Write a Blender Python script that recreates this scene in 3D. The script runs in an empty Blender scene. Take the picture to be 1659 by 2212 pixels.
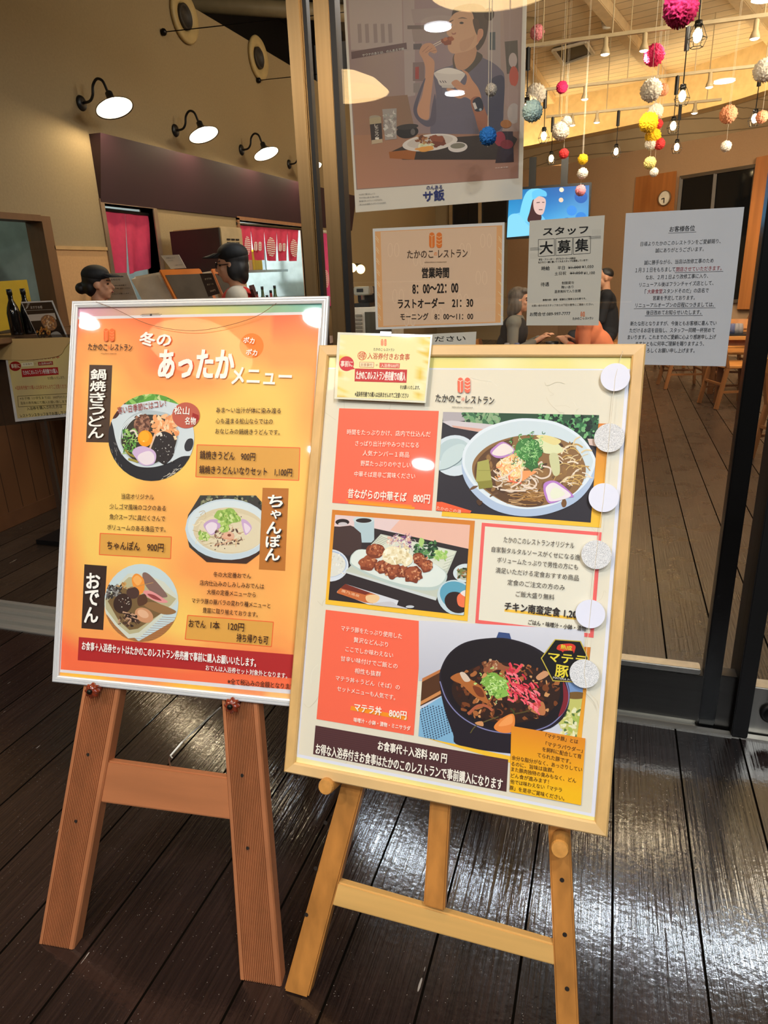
import bpy, bmesh, math, random
from math import sin, cos, pi, radians, hypot, atan2
from mathutils import Vector as V3, Matrix
from mathutils.geometry import intersect_line_plane

SC = bpy.context.scene
COL = SC.collection
rng = random.Random(7)

# ---------------------------------------------------------------- camera, world, exposure
FPX, PITCH, YAW, ROLL, CAM_H = 1495.0, radians(19.268), radians(18.337), radians(-2.2), 1.53
GLASS_Y = 2.26            # the glass front stands in the plane y = GLASS_Y
fw = V3((-sin(YAW)*cos(PITCH), cos(YAW)*cos(PITCH), -sin(PITCH)))
rt = V3((cos(YAW), sin(YAW), 0))
up = rt.cross(fw)
R_ = rt*cos(ROLL) + up*sin(ROLL)
U_ = -rt*sin(ROLL) + up*cos(ROLL)
CAM = V3((0, 0, CAM_H))
cd = bpy.data.cameras.new('camera')
cam = bpy.data.objects.new('camera', cd)
COL.objects.link(cam)
cam.matrix_world = Matrix(((R_.x, U_.x, -fw.x, CAM.x), (R_.y, U_.y, -fw.y, CAM.y), (R_.z, U_.z, -fw.z, CAM.z), (0, 0, 0, 1)))
cd.sensor_fit = 'HORIZONTAL'
cd.sensor_width = 36.0
cd.lens = 36.0*FPX/1659.0
cd.clip_start = 0.05
SC.camera = cam
SC.view_settings.view_transform = 'Standard'
SC.view_settings.look = 'None'
SC.view_settings.gamma = 1.0
SC.view_settings.exposure = 0.12
SC.view_settings.use_curve_mapping = False
SC.cycles.max_bounces = 6
SC.cycles.transparent_max_bounces = 16
SC.cycles.caustics_reflective = False
SC.cycles.caustics_refractive = False
SC.cycles.sample_clamp_indirect = 4.0
w = bpy.data.worlds.new('night'); SC.world = w; w.use_nodes = True
w.node_tree.nodes['Background'].inputs[0].default_value = (1.0, 0.86, 0.68, 1)
w.node_tree.nodes['Background'].inputs[1].default_value = 0.035

def lamp(kind, name, loc, power, col, size=0.1, aim=None, spot=None, blend=.5):
    l = bpy.data.lights.new(name, kind); l.energy = power; l.color = col
    if kind == 'AREA':
        l.shape = 'DISK'; l.size = size
    else:
        l.shadow_soft_size = size
    if kind == 'SPOT':
        l.spot_size = radians(spot); l.spot_blend = blend
    o = bpy.data.objects.new(name, l); COL.objects.link(o); o.location = loc
    if aim is not None:
        o.rotation_euler = (V3(aim)-V3(loc)).to_track_quat('-Z', 'Y').to_euler()
    return o
COOL = (0.93, 0.97, 1.0)
WARM = (1.0, 0.86, 0.64)
# covered terrace in front of the glass: ceiling downlights (cool) and two wide dome pendants (warm)
DOWN_OUT = [(-1.20, -0.58, 3.0), (-1.48, -2.4, 3.0), (0.79, -3.08, 3.0), (0.75, -0.9, 3.0), (1.6, -1.6, 3.0), (-2.74, -0.72, 3.0), (0.5, -0.1, 3.0)]
for i, p in enumerate(DOWN_OUT):
    lamp('AREA', 'terrace_downlight_lamp', (p[0], p[1], 2.985), (24, 24, 32, 33, 40, 18, 20)[i], COOL, .17, (p[0], p[1], 0))
DOME_OUT = [(-1.83, -0.5, 2.66), (-0.63, 0.70, 2.74)]
# hall: cool entrance downlights just inside, warm fill lights added without fixtures
DOWN_IN = [(-1.45, 4.4, 3.2), (0.18, 4.2, 3.2), (1.32, 4.2, 3.2), (0.55, 5.4, 3.5)]
for i, p in enumerate(DOWN_IN):
    lamp('AREA', 'entrance_downlight_lamp', (p[0], p[1], p[2]-.03), (15, 17, 17, 7)[i], ((.78, .89, 1), (.80, .90, 1), (.80, .90, 1), (1, .8, .5))[i], .22, (p[0], p[1], 0))
lamp('AREA', 'hall_fill', (2.6, 6.2, 4.2), 150, WARM, 1.6, (0.2, 9.5, 0.4))
lamp('AREA', 'hall_fill', (-1.6, 5.2, 4.3), 8, WARM, 1.2, (-2.0, 8.5, 0.6))
lamp('AREA', 'hall_fill', (2.4, 7.8, 2.9), 60, WARM, 1.0, (1.6, 10.5, 4.6))
lamp('AREA', 'hall_fill', (1.3, 3.3, 3.3), 45, (1, .92, .8), .5, (1.2, 9, 2.6))

# ---------------------------------------------------------------- planes seen through a pixel of the photograph
def ray(x, y):
    return R_*((x-829.5)/FPX) - U_*((y-1106)/FPX) + fw
def at_z(x, y, z=0.0):
    d = ray(x, y); return CAM + d*((z-CAM_H)/d.z)
def at_y(x, y, Y):
    d = ray(x, y); return CAM + d*(Y/d.y)
def at_x(x, y, X):
    d = ray(x, y); return CAM + d*(X/d.x)
class Plane:
    def __init__(s, o, u, v):
        s.o, s.u, s.v = V3(o), V3(u).normalized(), V3(v).normalized()
        s.n = s.u.cross(s.v).normalized()
    def hit(s, x, y):
        d = ray(x, y); return CAM + d*((s.o-CAM).dot(s.n)/d.dot(s.n))
    def uv(s, x, y):
        q = s.hit(x, y)-s.o; return (q.dot(s.u), q.dot(s.v))
    def w(s, a, b, c=0.0):
        return s.o + s.u*a + s.v*b + s.n*c
    def off(s, c):
        return Plane(s.o+s.n*c, s.u, s.v)
def leaning(foot, yaw, tilt):
    u = V3((cos(yaw), sin(yaw), 0)); b = V3((-sin(yaw), cos(yaw), 0))
    return Plane(foot, u, V3((0, 0, 1))*cos(tilt)+b*sin(tilt))

# ---------------------------------------------------------------- materials
def lin(c):
    return tuple(((x/255)/12.92 if x/255 <= .04045 else ((x/255+.055)/1.055)**2.4) for x in c[:3])
MATS = {}
def mat(name, rgb, rough=.5, metal=0.0, var=.10, scale=9.0, stretch=(1, 1, 1), bump=0.0, coat=0.0, emit=None, es=0.0, alpha=1.0, trans=0.0, sss=0):
    """rgb is an sRGB 0..255 colour; a stretched noise varies it."""
    if name in MATS: return MATS[name]
    m = bpy.data.materials.new(name); m.use_nodes = True
    nt = m.node_tree; b = nt.nodes['Principled BSDF']
    c = lin(rgb)
    tc = nt.nodes.new('ShaderNodeTexCoord'); mp = nt.nodes.new('ShaderNodeMapping')
    mp.inputs['Scale'].default_value = stretch
    nz = nt.nodes.new('ShaderNodeTexNoise'); nz.inputs['Scale'].default_value = scale; nz.inputs['Detail'].default_value = 5
    rp = nt.nodes.new('ShaderNodeValToRGB')
    rp.color_ramp.elements[0].position = .3; rp.color_ramp.elements[1].position = .7
    rp.color_ramp.elements[0].color = (*[x*(1-var) for x in c], 1)
    rp.color_ramp.elements[1].color = (*[min(1, x*(1+var)) for x in c], 1)
    nt.links.new(tc.outputs['Object'], mp.inputs['Vector']); nt.links.new(mp.outputs[0], nz.inputs['Vector'])
    nt.links.new(nz.outputs[0], rp.inputs[0]); nt.links.new(rp.outputs[0], b.inputs['Base Color'])
    b.inputs['Roughness'].default_value = rough; b.inputs['Metallic'].default_value = metal
    b.inputs['Coat Weight'].default_value = coat; b.inputs['Coat Roughness'].default_value = .04
    b.inputs['Alpha'].default_value = alpha; b.inputs['Transmission Weight'].default_value = trans
    if bump:
        bp = nt.nodes.new('ShaderNodeBump'); bp.inputs['Strength'].default_value = bump; bp.inputs['Distance'].default_value = .01
        nt.links.new(nz.outputs[0], bp.inputs['Height']); nt.links.new(bp.outputs[0], b.inputs['Normal'])
    if emit:
        b.inputs['Emission Color'].default_value = (*lin(emit), 1); b.inputs['Emission Strength'].default_value = es
    MATS[name] = m
    return m
def print_mat(name, rough=.4, coat=0.0, es=0.0, coat_rough=.03):
    """printed paper: colour comes from the print itself"""
    if name in MATS: return MATS[name]
    m = bpy.data.materials.new(name); m.use_nodes = True
    nt = m.node_tree; b = nt.nodes['Principled BSDF']
    at = nt.nodes.new('ShaderNodeAttribute'); at.attribute_name = 'Col'
    nt.links.new(at.outputs['Color'], b.inputs['Base Color'])
    b.inputs['Roughness'].default_value = rough; b.inputs['Coat Weight'].default_value = coat; b.inputs['Coat Roughness'].default_value = coat_rough
    b.inputs['Specular IOR Level'].default_value = .3
    if es:
        nt.links.new(at.outputs['Color'], b.inputs['Emission Color']); b.inputs['Emission Strength'].default_value = es
        b.inputs['Base Color'].default_value = (0, 0, 0, 1)
        for l in list(b.inputs['Base Color'].links): nt.links.remove(l)
    MATS[name] = m
    return m
def glass_mat(name, tint=(1, 1, 1), ior=1.45):
    if name in MATS: return MATS[name]
    m = bpy.data.materials.new(name); m.use_nodes = True
    nt = m.node_tree; nt.nodes.remove(nt.nodes['Principled BSDF']); out = nt.nodes['Material Output']
    t = nt.nodes.new('ShaderNodeBsdfTransparent'); t.inputs[0].default_value = (*tint, 1)
    g = nt.nodes.new('ShaderNodeBsdfGlossy'); g.inputs['Roughness'].default_value = .0
    ge = nt.nodes.new('ShaderNodeNewGeometry'); dt = nt.nodes.new('ShaderNodeVectorMath'); dt.operation = 'DOT_PRODUCT'
    nt.links.new(ge.outputs['Normal'], dt.inputs[0]); nt.links.new(ge.outputs['Incoming'], dt.inputs[1])
    def mt(op, a, b=None):
        n = nt.nodes.new('ShaderNodeMath'); n.operation = op
        for i, q in enumerate((a, b)):
            if q is None: continue
            if isinstance(q, (int, float)): n.inputs[i].default_value = q
            else: nt.links.new(q, n.inputs[i])
        return n
    f = mt('ADD', mt('MULTIPLY', mt('POWER', mt('SUBTRACT', 1.0, mt('ABSOLUTE', dt.outputs['Value']).outputs[0]).outputs[0], 5.0).outputs[0], .96).outputs[0], .04)
    mx = nt.nodes.new('ShaderNodeMixShader')
    nt.links.new(f.outputs[0], mx.inputs[0]); nt.links.new(t.outputs[0], mx.inputs[1]); nt.links.new(g.outputs[0], mx.inputs[2])
    nt.links.new(mx.outputs[0], out.inputs[0])
    MATS[name] = m
    return m
def plank_mat(name, dark, light, width, x0, rough, gloss_bump, scratch, angle=0.0, seam=.003, seamcol=.12, scr_col=(.35, .28, .2), coat=0.0):
    """boards running along y, seams every `width`, worn grain"""
    m = bpy.data.materials.new(name); m.use_nodes = True
    nt = m.node_tree; b = nt.nodes['Principled BSDF']; N = nt.nodes.new; L = nt.links.new
    tc = N('ShaderNodeTexCoord'); mp = N('ShaderNodeMapping'); mp.inputs['Rotation'].default_value = (0, 0, angle); mp.inputs['Location'].default_value = (-x0, 0, 0)
    L(tc.outputs['Object'], mp.inputs[0])
    sx = N('ShaderNodeSeparateXYZ'); L(mp.outputs[0], sx.inputs[0])
    def math_(op, a, bb=None):
        n = N('ShaderNodeMath'); n.operation = op
        for i, q in enumerate((a, bb)):
            if q is None: continue
            if isinstance(q, (int, float)): n.inputs[i].default_value = q
            else: L(q, n.inputs[i])
        return n.outputs[0]
    q = math_('DIVIDE', sx.outputs[0], width)
    idx = math_('FLOOR', q); fr = math_('FRACT', q)
    edge = math_('MINIMUM', fr, math_('SUBTRACT', 1.0, fr))
    sm = math_('LESS_THAN', edge, seam/width)
    wn = N('ShaderNodeTexWhiteNoise'); wn.noise_dimensions = '1D'; L(idx, wn.inputs['W'])
    # grain: noise stretched along the boards, shifted for each board
    cb = N('ShaderNodeCombineXYZ'); L(math_('MULTIPLY', sx.outputs[0], 1.0), cb.inputs[0]); L(math_('ADD', math_('MULTIPLY', sx.outputs[1], .03), math_('MULTIPLY', wn.outputs[0], 7.0)), cb.inputs[1])
    g = N('ShaderNodeTexNoise'); g.inputs['Scale'].default_value = 120; g.inputs['Detail'].default_value = 6; g.inputs['Distortion'].default_value = .6; L(cb.outputs[0], g.inputs['Vector'])
    cl = N('ShaderNodeTexNoise'); cl.inputs['Scale'].default_value = 5; cl.inputs['Detail'].default_value = 4; L(mp.outputs[0], cl.inputs['Vector'])
    rp = N('ShaderNodeValToRGB'); rp.color_ramp.elements[0].color = (*lin(dark), 1); rp.color_ramp.elements[1].color = (*lin(light), 1)
    rp.color_ramp.elements[0].position = .32; rp.color_ramp.elements[1].position = .72
    L(math_('ADD', math_('MULTIPLY', g.outputs[0], .6), math_('ADD', math_('MULTIPLY', wn.outputs[0], .2), math_('MULTIPLY', cl.outputs[0], .2))), rp.inputs[0])
    # worn streaks
    cs = N('ShaderNodeCombineXYZ'); L(sx.outputs[0], cs.inputs[0]); L(math_('MULTIPLY', sx.outputs[1], .16), cs.inputs[1])
    s = N('ShaderNodeTexNoise'); s.inputs['Scale'].default_value = 42; s.inputs['Detail'].default_value = 3; L(cs.outputs[0], s.inputs['Vector'])
    big = N('ShaderNodeTexNoise'); big.inputs['Scale'].default_value = 2.2; L(mp.outputs[0], big.inputs['Vector'])
    sc_ = math_('GREATER_THAN', math_('ADD', s.outputs[0], math_('MULTIPLY', big.outputs[0], .25)), scratch)
    sp = N('ShaderNodeTexVoronoi'); sp.inputs['Scale'].default_value = 75; L(mp.outputs[0], sp.inputs['Vector'])
    dots = math_('LESS_THAN', sp.outputs['Distance'], .075)
    mx = N('ShaderNodeMixRGB'); L(math_('MULTIPLY', math_('MAXIMUM', sc_, math_('MULTIPLY', dots, .6)), .75), mx.inputs[0]); L(rp.outputs[0], mx.inputs[1]); mx.inputs[2].default_value = (*scr_col, 1)
    m2 = N('ShaderNodeMixRGB'); L(sm, m2.inputs[0]); L(mx.outputs[0], m2.inputs[1]); m2.inputs[2].default_value = (.004, .003, .002, 1)
    L(m2.outputs[0], b.inputs['Base Color'])
    rr = N('ShaderNodeMapRange'); rr.inputs['To Min'].default_value = rough*.7; rr.inputs['To Max'].default_value = rough*1.5; L(cl.outputs[0], rr.inputs[0])
    L(rr.outputs[0], b.inputs['Roughness'])
    fine = N('ShaderNodeTexNoise'); fine.inputs['Scale'].default_value = 60; fine.inputs['Detail'].default_value = 3; L(mp.outputs[0], fine.inputs['Vector'])
    hgt = math_('SUBTRACT', math_('ADD', math_('MULTIPLY', g.outputs[0], 1.0), math_('MULTIPLY', fine.outputs[0], .35)), math_('MULTIPLY', sm, 1.5))
    bp = N('ShaderNodeBump'); bp.inputs['Strength'].default_value = gloss_bump; bp.inputs['Distance'].default_value = .004
    L(hgt, bp.inputs['Height']); L(bp.outputs[0], b.inputs['Normal'])
    inv = math_('SUBTRACT', 1.0, sm); L(math_('MULTIPLY', inv, coat), b.inputs['Coat Weight']); L(math_('MULTIPLY', inv, .5), b.inputs['Specular IOR Level']); b.inputs['Coat Roughness'].default_value = .07; L(bp.outputs[0], b.inputs['Coat Normal'])
    MATS[name] = m
    return m
def line_mat(name, rgb, width, angle, axis=0, rough=.6, depth=.35, linew=.012, var=.06):
    """boarding: dark joints every `width` across the direction `angle`"""
    m = mat(name, rgb, rough, var=var, scale=3)
    nt = m.node_tree; N = nt.nodes.new; L = nt.links.new; b = nt.nodes['Principled BSDF']
    tc = [n for n in nt.nodes if n.type == 'TEX_COORD'][0]
    mp = N('ShaderNodeMapping'); mp.inputs['Rotation'].default_value = (0, 0, angle); L(tc.outputs['Object'], mp.inputs[0])
    sx = N('ShaderNodeSeparateXYZ'); L(mp.outputs[0], sx.inputs[0])
    d = N('ShaderNodeMath'); d.operation = 'DIVIDE'; L(sx.outputs[axis], d.inputs[0]); d.inputs[1].default_value = width
    f = N('ShaderNodeMath'); f.operation = 'FRACT'; L(d.outputs[0], f.inputs[0])
    t = N('ShaderNodeMath'); t.operation = 'LESS_THAN'; L(f.outputs[0], t.inputs[0]); t.inputs[1].default_value = linew/width
    old = b.inputs['Base Color'].links[0].from_socket
    mx = N('ShaderNodeMixRGB'); L(t.outputs[0], mx.inputs[0]); L(old, mx.inputs[1]); mx.inputs[2].default_value = (*[x*depth for x in lin(rgb)], 1)
    L(mx.outputs[0], b.inputs['Base Color'])
    return m

# ---------------------------------------------------------------- objects
def tag(o, label=None, cat=None, group=None, kind=None):
    if label: o['label'] = label
    if cat: o['category'] = cat
    if group: o['group'] = group
    if kind: o['kind'] = kind
    return o
def thing(name, loc, label, cat, group=None):
    o = bpy.data.objects.new(name, None); COL.objects.link(o); o.location = loc; o.empty_display_size = .05
    return tag(o, label, cat, group)
def wloc(o):
    p = V3((0, 0, 0))
    while o is not None:
        p += o.location; o = o.parent
    return p
def obj(name, verts, faces, m, parent=None, smooth=False, base=None):
    """one mesh object; verts in world coordinates"""
    if parent is not None: o0 = wloc(parent)
    elif base is not None: o0 = V3(base)
    else:
        o0 = V3((sum(v[0] for v in verts)/len(verts), sum(v[1] for v in verts)/len(verts), min(v[2] for v in verts)))
    me = bpy.data.meshes.new(name)
    me.from_pydata([V3(v)-o0 for v in verts], [], faces)
    me.validate(); me.update()
    if m: me.materials.append(m)
    if smooth: me.polygons.foreach_set('use_smooth', [True]*len(me.polygons))
    o = bpy.data.objects.new(name, me); COL.objects.link(o)
    if parent is not None: o.parent = parent
    else: o.location = o0
    return o
class MB:
    """collects shapes, builds ONE mesh object"""
    def __init__(s): s.v, s.f = [], []
    def add(s, v, f):
        k = len(s.v); s.v += [V3(a) for a in v]; s.f += [[i+k for i in a] for a in f]; return s
    def box(s, lo, hi):
        x0, y0, z0 = lo; x1, y1, z1 = hi
        return s.hexa([(x0, y0, z0), (x1, y0, z0), (x1, y1, z0), (x0, y1, z0)], [(x0, y0, z1), (x1, y0, z1), (x1, y1, z1), (x0, y1, z1)])
    def hexa(s, a, b):
        n = len(a)
        return s.add(list(a)+list(b), [list(range(n))[::-1], list(range(n, 2*n))]+[[i, (i+1) % n, n+(i+1) % n, n+i] for i in range(n)])
    def slab(s, pts, d):
        d = V3(d); return s.hexa([V3(p) for p in pts], [V3(p)+d for p in pts])
    def beam(s, a, b, w, h, side=None):
        a, b = V3(a), V3(b); t = (b-a).normalized()
        sd = V3(side) if side is not None else (V3((0, 0, 1)).cross(t) if abs(t.z) < .95 else V3((1, 0, 0)))
        sd = (sd-t*sd.dot(t)).normalized(); q = t.cross(sd)
        c = [(-1, -1), (1, -1), (1, 1), (-1, 1)]
        return s.hexa([a+sd*(x*w/2)+q*(y*h/2) for x, y in c], [b+sd*(x*w/2)+q*(y*h/2) for x, y in c])
    def tube(s, pts, r, n=8, caps=True):
        pts = [V3(p) for p in pts]; m = len(pts)
        rs = r if isinstance(r, (list, tuple)) else [r]*m
        k = len(s.v); prev = None
        for i, p in enumerate(pts):
            t = (pts[min(i+1, m-1)]-pts[max(i-1, 0)])
            t = t.normalized() if t.length > 1e-9 else V3((0, 0, 1))
            if prev is None:
                a = t.orthogonal().normalized()
            else:
                a = prev-t*prev.dot(t); a = a.normalized() if a.length > 1e-6 else t.orthogonal().normalized()
            prev = a; b = t.cross(a)
            for j in range(n):
                an = 2*pi*j/n; s.v.append(p+(a*cos(an)+b*sin(an))*rs[i])
        for i in range(m-1):
            for j in range(n):
                s.f.append([k+i*n+j, k+i*n+(j+1) % n, k+(i+1)*n+(j+1) % n, k+(i+1)*n+j])
        if caps:
            s.f.append([k+j for j in range(n)][::-1]); s.f.append([k+(m-1)*n+j for j in range(n)])
        return s
    def lathe(s, prof, n=20, o=(0, 0, 0), axis=(0, 0, 1), flat=1.0, cap=True):
        """prof: (radius, height) pairs turned about axis through o"""
        ax = V3(axis).normalized(); a = ax.orthogonal().normalized(); b = ax.cross(a); o = V3(o); k = len(s.v)
        for r, h in prof:
            for j in range(n):
                an = 2*pi*j/n; s.v.append(o+ax*h+(a*cos(an)+b*sin(an)*flat)*max(r, 1e-5))
        for i in range(len(prof)-1):
            for j in range(n):
                s.f.append([k+i*n+j, k+i*n+(j+1) % n, k+(i+1)*n+(j+1) % n, k+(i+1)*n+j])
        if cap and prof[0][0] > 1e-4: s.f.append([k+j for j in range(n)][::-1])
        if cap and prof[-1][0] > 1e-4: s.f.append([k+(len(prof)-1)*n+j for j in range(n)])
        return s
    def ball(s, c, r, n=14, m=9):
        c = V3(c); r = r if isinstance(r, (tuple, list)) else (r, r, r)
        k = len(s.v)
        for i in range(m+1):
            ph = -pi/2+pi*i/m
            for j in range(n):
                th = 2*pi*j/n; s.v.append(c+V3((r[0]*cos(ph)*cos(th), r[1]*cos(ph)*sin(th), r[2]*sin(ph))))
        for i in range(m):
            for j in range(n): s.f.append([k+i*n+j, k+i*n+(j+1) % n, k+(i+1)*n+(j+1) % n, k+(i+1)*n+j])
        return s
    def build(s, name, m, parent=None, smooth=False, bevel=0, base=None):
        o = obj(name, s.v, s.f, m, parent, smooth, base)
        if bevel:
            bm = bmesh.new(); bm.from_mesh(o.data)
            bmesh.ops.remove_doubles(bm, verts=bm.verts, dist=1e-6)
            es = [e for e in bm.edges if len(e.link_faces) == 2 and e.calc_face_angle(0) > .5]
            bmesh.ops.bevel(bm, geom=es, offset=bevel, segments=2, affect='EDGES', clamp_overlap=True)
            bm.to_mesh(o.data); bm.free()
        return o
def structure(o, label=None):
    o['kind'] = 'structure'
    if label: o['label'] = label
    return o
def dup(root, loc=None, label=None, group=None, parent=None):
    r = root.copy(); COL.objects.link(r)
    if parent is not None: r.parent = parent
    if loc is not None: r.location = loc
    if label: r['label'] = label
    if group: r['group'] = group
    for ch in list(root.children): dup(ch, parent=r)
    return r

# ---------------------------------------------------------------- printing on flat sheets
def clip_poly(pts, clip):
    out = list(pts); n = len(clip)
    area = sum(clip[i][0]*clip[(i+1) % n][1]-clip[(i+1) % n][0]*clip[i][1] for i in range(n))
    sg = 1 if area > 0 else -1
    for i in range(n):
        a, b = clip[i], clip[(i+1) % n]
        f = lambda p: sg*((b[0]-a[0])*(p[1]-a[1])-(b[1]-a[1])*(p[0]-a[0]))
        src, out = out, []
        if not src: break
        for j in range(len(src)):
            p, q = src[j], src[(j+1) % len(src)]; fp, fq = f(p), f(q)
            if fp >= 0: out.append(p)
            if (fp >= 0) != (fq >= 0):
                t = fp/(fp-fq); out.append((p[0]+(q[0]-p[0])*t, p[1]+(q[1]-p[1])*t))
    return out
def smooth_path(pts, k=5, closed=False):
    n = len(pts); out = []
    rngi = range(n if closed else n-1)
    for i in rngi:
        p0, p1, p2, p3 = (pts[(i+j) % n] if closed else pts[min(max(i+j, 0), n-1)] for j in (-1, 0, 1, 2))
        for t in range(k):
            t /= k
            out.append(tuple(.5*(2*p1[c]+(p2[c]-p0[c])*t+(2*p0[c]-5*p1[c]+4*p2[c]-p3[c])*t*t+(3*p1[c]-p0[c]-3*p2[c]+p3[c])*t**3) for c in range(len(p1))))
    if not closed: out.append(tuple(pts[-1]))
    return out
TEXT_CACHE = {}
def glyphs(s, bold=0):
    if (s, bold) in TEXT_CACHE: return TEXT_CACHE[(s, bold)]
    cu = bpy.data.curves.new('t', 'FONT'); cu.body = s; cu.resolution_u = 2; cu.size = 1
    o = bpy.data.objects.new('t', cu); COL.objects.link(o)
    dg = bpy.context.evaluated_depsgraph_get(); dg.update()
    me = bpy.data.meshes.new_from_object(o.evaluated_get(dg))
    v = [(q.co.x, q.co.y) for q in me.vertices]; f = [list(p.vertices) for p in me.polygons]
    bpy.data.meshes.remove(me); bpy.data.objects.remove(o); bpy.data.curves.remove(cu)
    TEXT_CACHE[(s, bold)] = (v, f)
    return v, f
class Ink:
    """a layer of flat shapes lying on a plane, every next shape a hair above the last; points are read off the photograph"""
    def __init__(s, plane, z0=.0002, step=1.0e-5, gain=1.0, clip=None):
        s.p, s.z, s.step, s.gain, s.clip = plane, z0, step, gain, clip
        s.v, s.f, s.c = [], [], []
        s.r = random.Random(11)
    def _c(s, c): return tuple(min(.93, x*s.gain) for x in lin(c))+(1,)
    def _put(s, uvs, cols, faces=None):
        k = len(s.v)
        s.v += [s.p.w(a, b, s.z) for a, b in uvs]; s.c += cols
        s.f += [[i+k for i in f] for f in (faces or [list(range(len(uvs)))])]
        s.z += s.step
    def poly(s, pts, col, clip=True):
        if clip and s.clip: pts = clip_poly(pts, s.clip)
        if len(pts) < 3: return
        s._put([s.p.uv(*q) for q in pts], [s._c(col)]*len(pts))
    def curve(s, pts, col, k=5): s.poly(smooth_path(pts, k, True), col)
    def ell(s, c, rx, ry, col, rot=0.0, n=30):
        s.poly([(c[0]+rx*cos(t)*cos(rot)-ry*sin(t)*sin(rot), c[1]+rx*cos(t)*sin(rot)+ry*sin(t)*cos(rot)) for t in (2*pi*i/n for i in range(n))], col)
    def blob(s, c, rx, ry, col, rough=.18, rot=0.0, n=16):
        pts = []
        for i in range(n):
            t = 2*pi*i/n; k = 1+s.r.uniform(-rough, rough)
            pts.append((c[0]+k*(rx*cos(t)*cos(rot)-ry*sin(t)*sin(rot)), c[1]+k*(rx*cos(t)*sin(rot)+ry*sin(t)*cos(rot))))
        s.poly(smooth_path(pts, 2, True), col)
    def strand(s, pts, wd, col, k=5, taper=False):
        q = smooth_path(pts, k); L, Rr = [], []
        for i, p in enumerate(q):
            a, b = q[max(i-1, 0)], q[min(i+1, len(q)-1)]; dx, dy = b[0]-a[0], b[1]-a[1]; h = hypot(dx, dy) or 1
            ww = wd/2*(1 if not taper else max(.15, 1-abs(2*i/(len(q)-1)-1)**2))
            L.append((p[0]-dy/h*ww, p[1]+dx/h*ww)); Rr.append((p[0]+dy/h*ww, p[1]-dx/h*ww))
        s.poly(L+Rr[::-1], col)
    def line(s, a, b, wd, col): s.strand([a, b], wd, col, 1)
    def frame(s, q, wd, col):
        for i in range(4): s.line(q[i], q[(i+1) % 4], wd, col)
    def grad(s, q, fn, nx=8, ny=8):
        """q = TL, TR, BR, BL; fn(s, t) -> colour"""
        uv, cs, fs = [], [], []
        for j in range(ny+1):
            for i in range(nx+1):
                a, b = i/nx, j/ny
                x = (1-b)*((1-a)*q[0][0]+a*q[1][0])+b*((1-a)*q[3][0]+a*q[2][0]); y = (1-b)*((1-a)*q[0][1]+a*q[1][1])+b*((1-a)*q[3][1]+a*q[2][1])
                uv.append(s.p.uv(x, y)); cs.append(s._c(fn(a, b)))
        for j in range(ny):
            for i in range(nx):
                k = j*(nx+1)+i; fs.append([k, k+nx+1, k+nx+2, k+1])
        s._put(uv, cs, fs)
    def speckle(s, n, box, cols, r0, r1, flat=.6):
        for _ in range(n):
            s.blob((s.r.uniform(box[0], box[2]), s.r.uniform(box[1], box[3])), s.r.uniform(r0, r1), s.r.uniform(r0, r1)*flat, s.r.choice(cols), .35, s.r.uniform(0, 3), 8)
    def text(s, t, a, b, h, col, bold=0.0, keep=True):
        """letters fitted between the photo points a (left middle) and b (right middle), h pixels tall"""
        v, f = glyphs(t)
        x0, x1 = min(q[0] for q in v), max(q[0] for q in v); y0, y1 = min(q[1] for q in v), max(q[1] for q in v)
        A, B = V3((*s.p.uv(*a), 0)), V3((*s.p.uv(*b), 0))
        mx, my = (a[0]+b[0])/2, (a[1]+b[1])/2
        top, bot = s.p.uv(mx, my-h/2), s.p.uv(mx, my+h/2); H = hypot(top[0]-bot[0], top[1]-bot[1])
        d = B-A; e = V3((-d.y, d.x, 0)).normalized()
        b_ = bold*.62
        for sx, sy in ([(0, 0)] if b_ < .003 else [(-b_, -b_), (b_, -b_), (b_, b_), (-b_, b_)]):
            uv = []
            for x, y in v:
                q = A+d*((x-x0)/(x1-x0))+d.normalized()*(sx*H)+e*(H*((y-y0)/max(y1-y0, 1e-6)-.5+sy)); uv.append((q.x, q.y))
            s._put(uv, [s._c(col)]*len(uv), f)
    def vtext(s, t, a, b, wd, col, bold=0.0, dx=0, dy=0):
        n = len(t)
        for i, ch in enumerate(t):
            k = (i+.5)/n; x = a[0]+(b[0]-a[0])*k+dx; y = a[1]+(b[1]-a[1])*k+dy; hh = (b[1]-a[1])/n*.88; w2 = wd
            if ch in 'ゃょっ': hh *= .7; w2 *= .72; x += wd*.08
            s.text(ch, (x-w2/2, y), (x+w2/2, y), hh, col, bold)
    def build(s, name, m, parent, label=None):
        o = obj(name, s.v, s.f, m, parent)
        at = o.data.attributes.new('Col', 'FLOAT_COLOR', 'POINT')
        at.data.foreach_set('color', [x for c in s.c for x in c])
        if label: o['label'] = label
        return o
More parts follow.
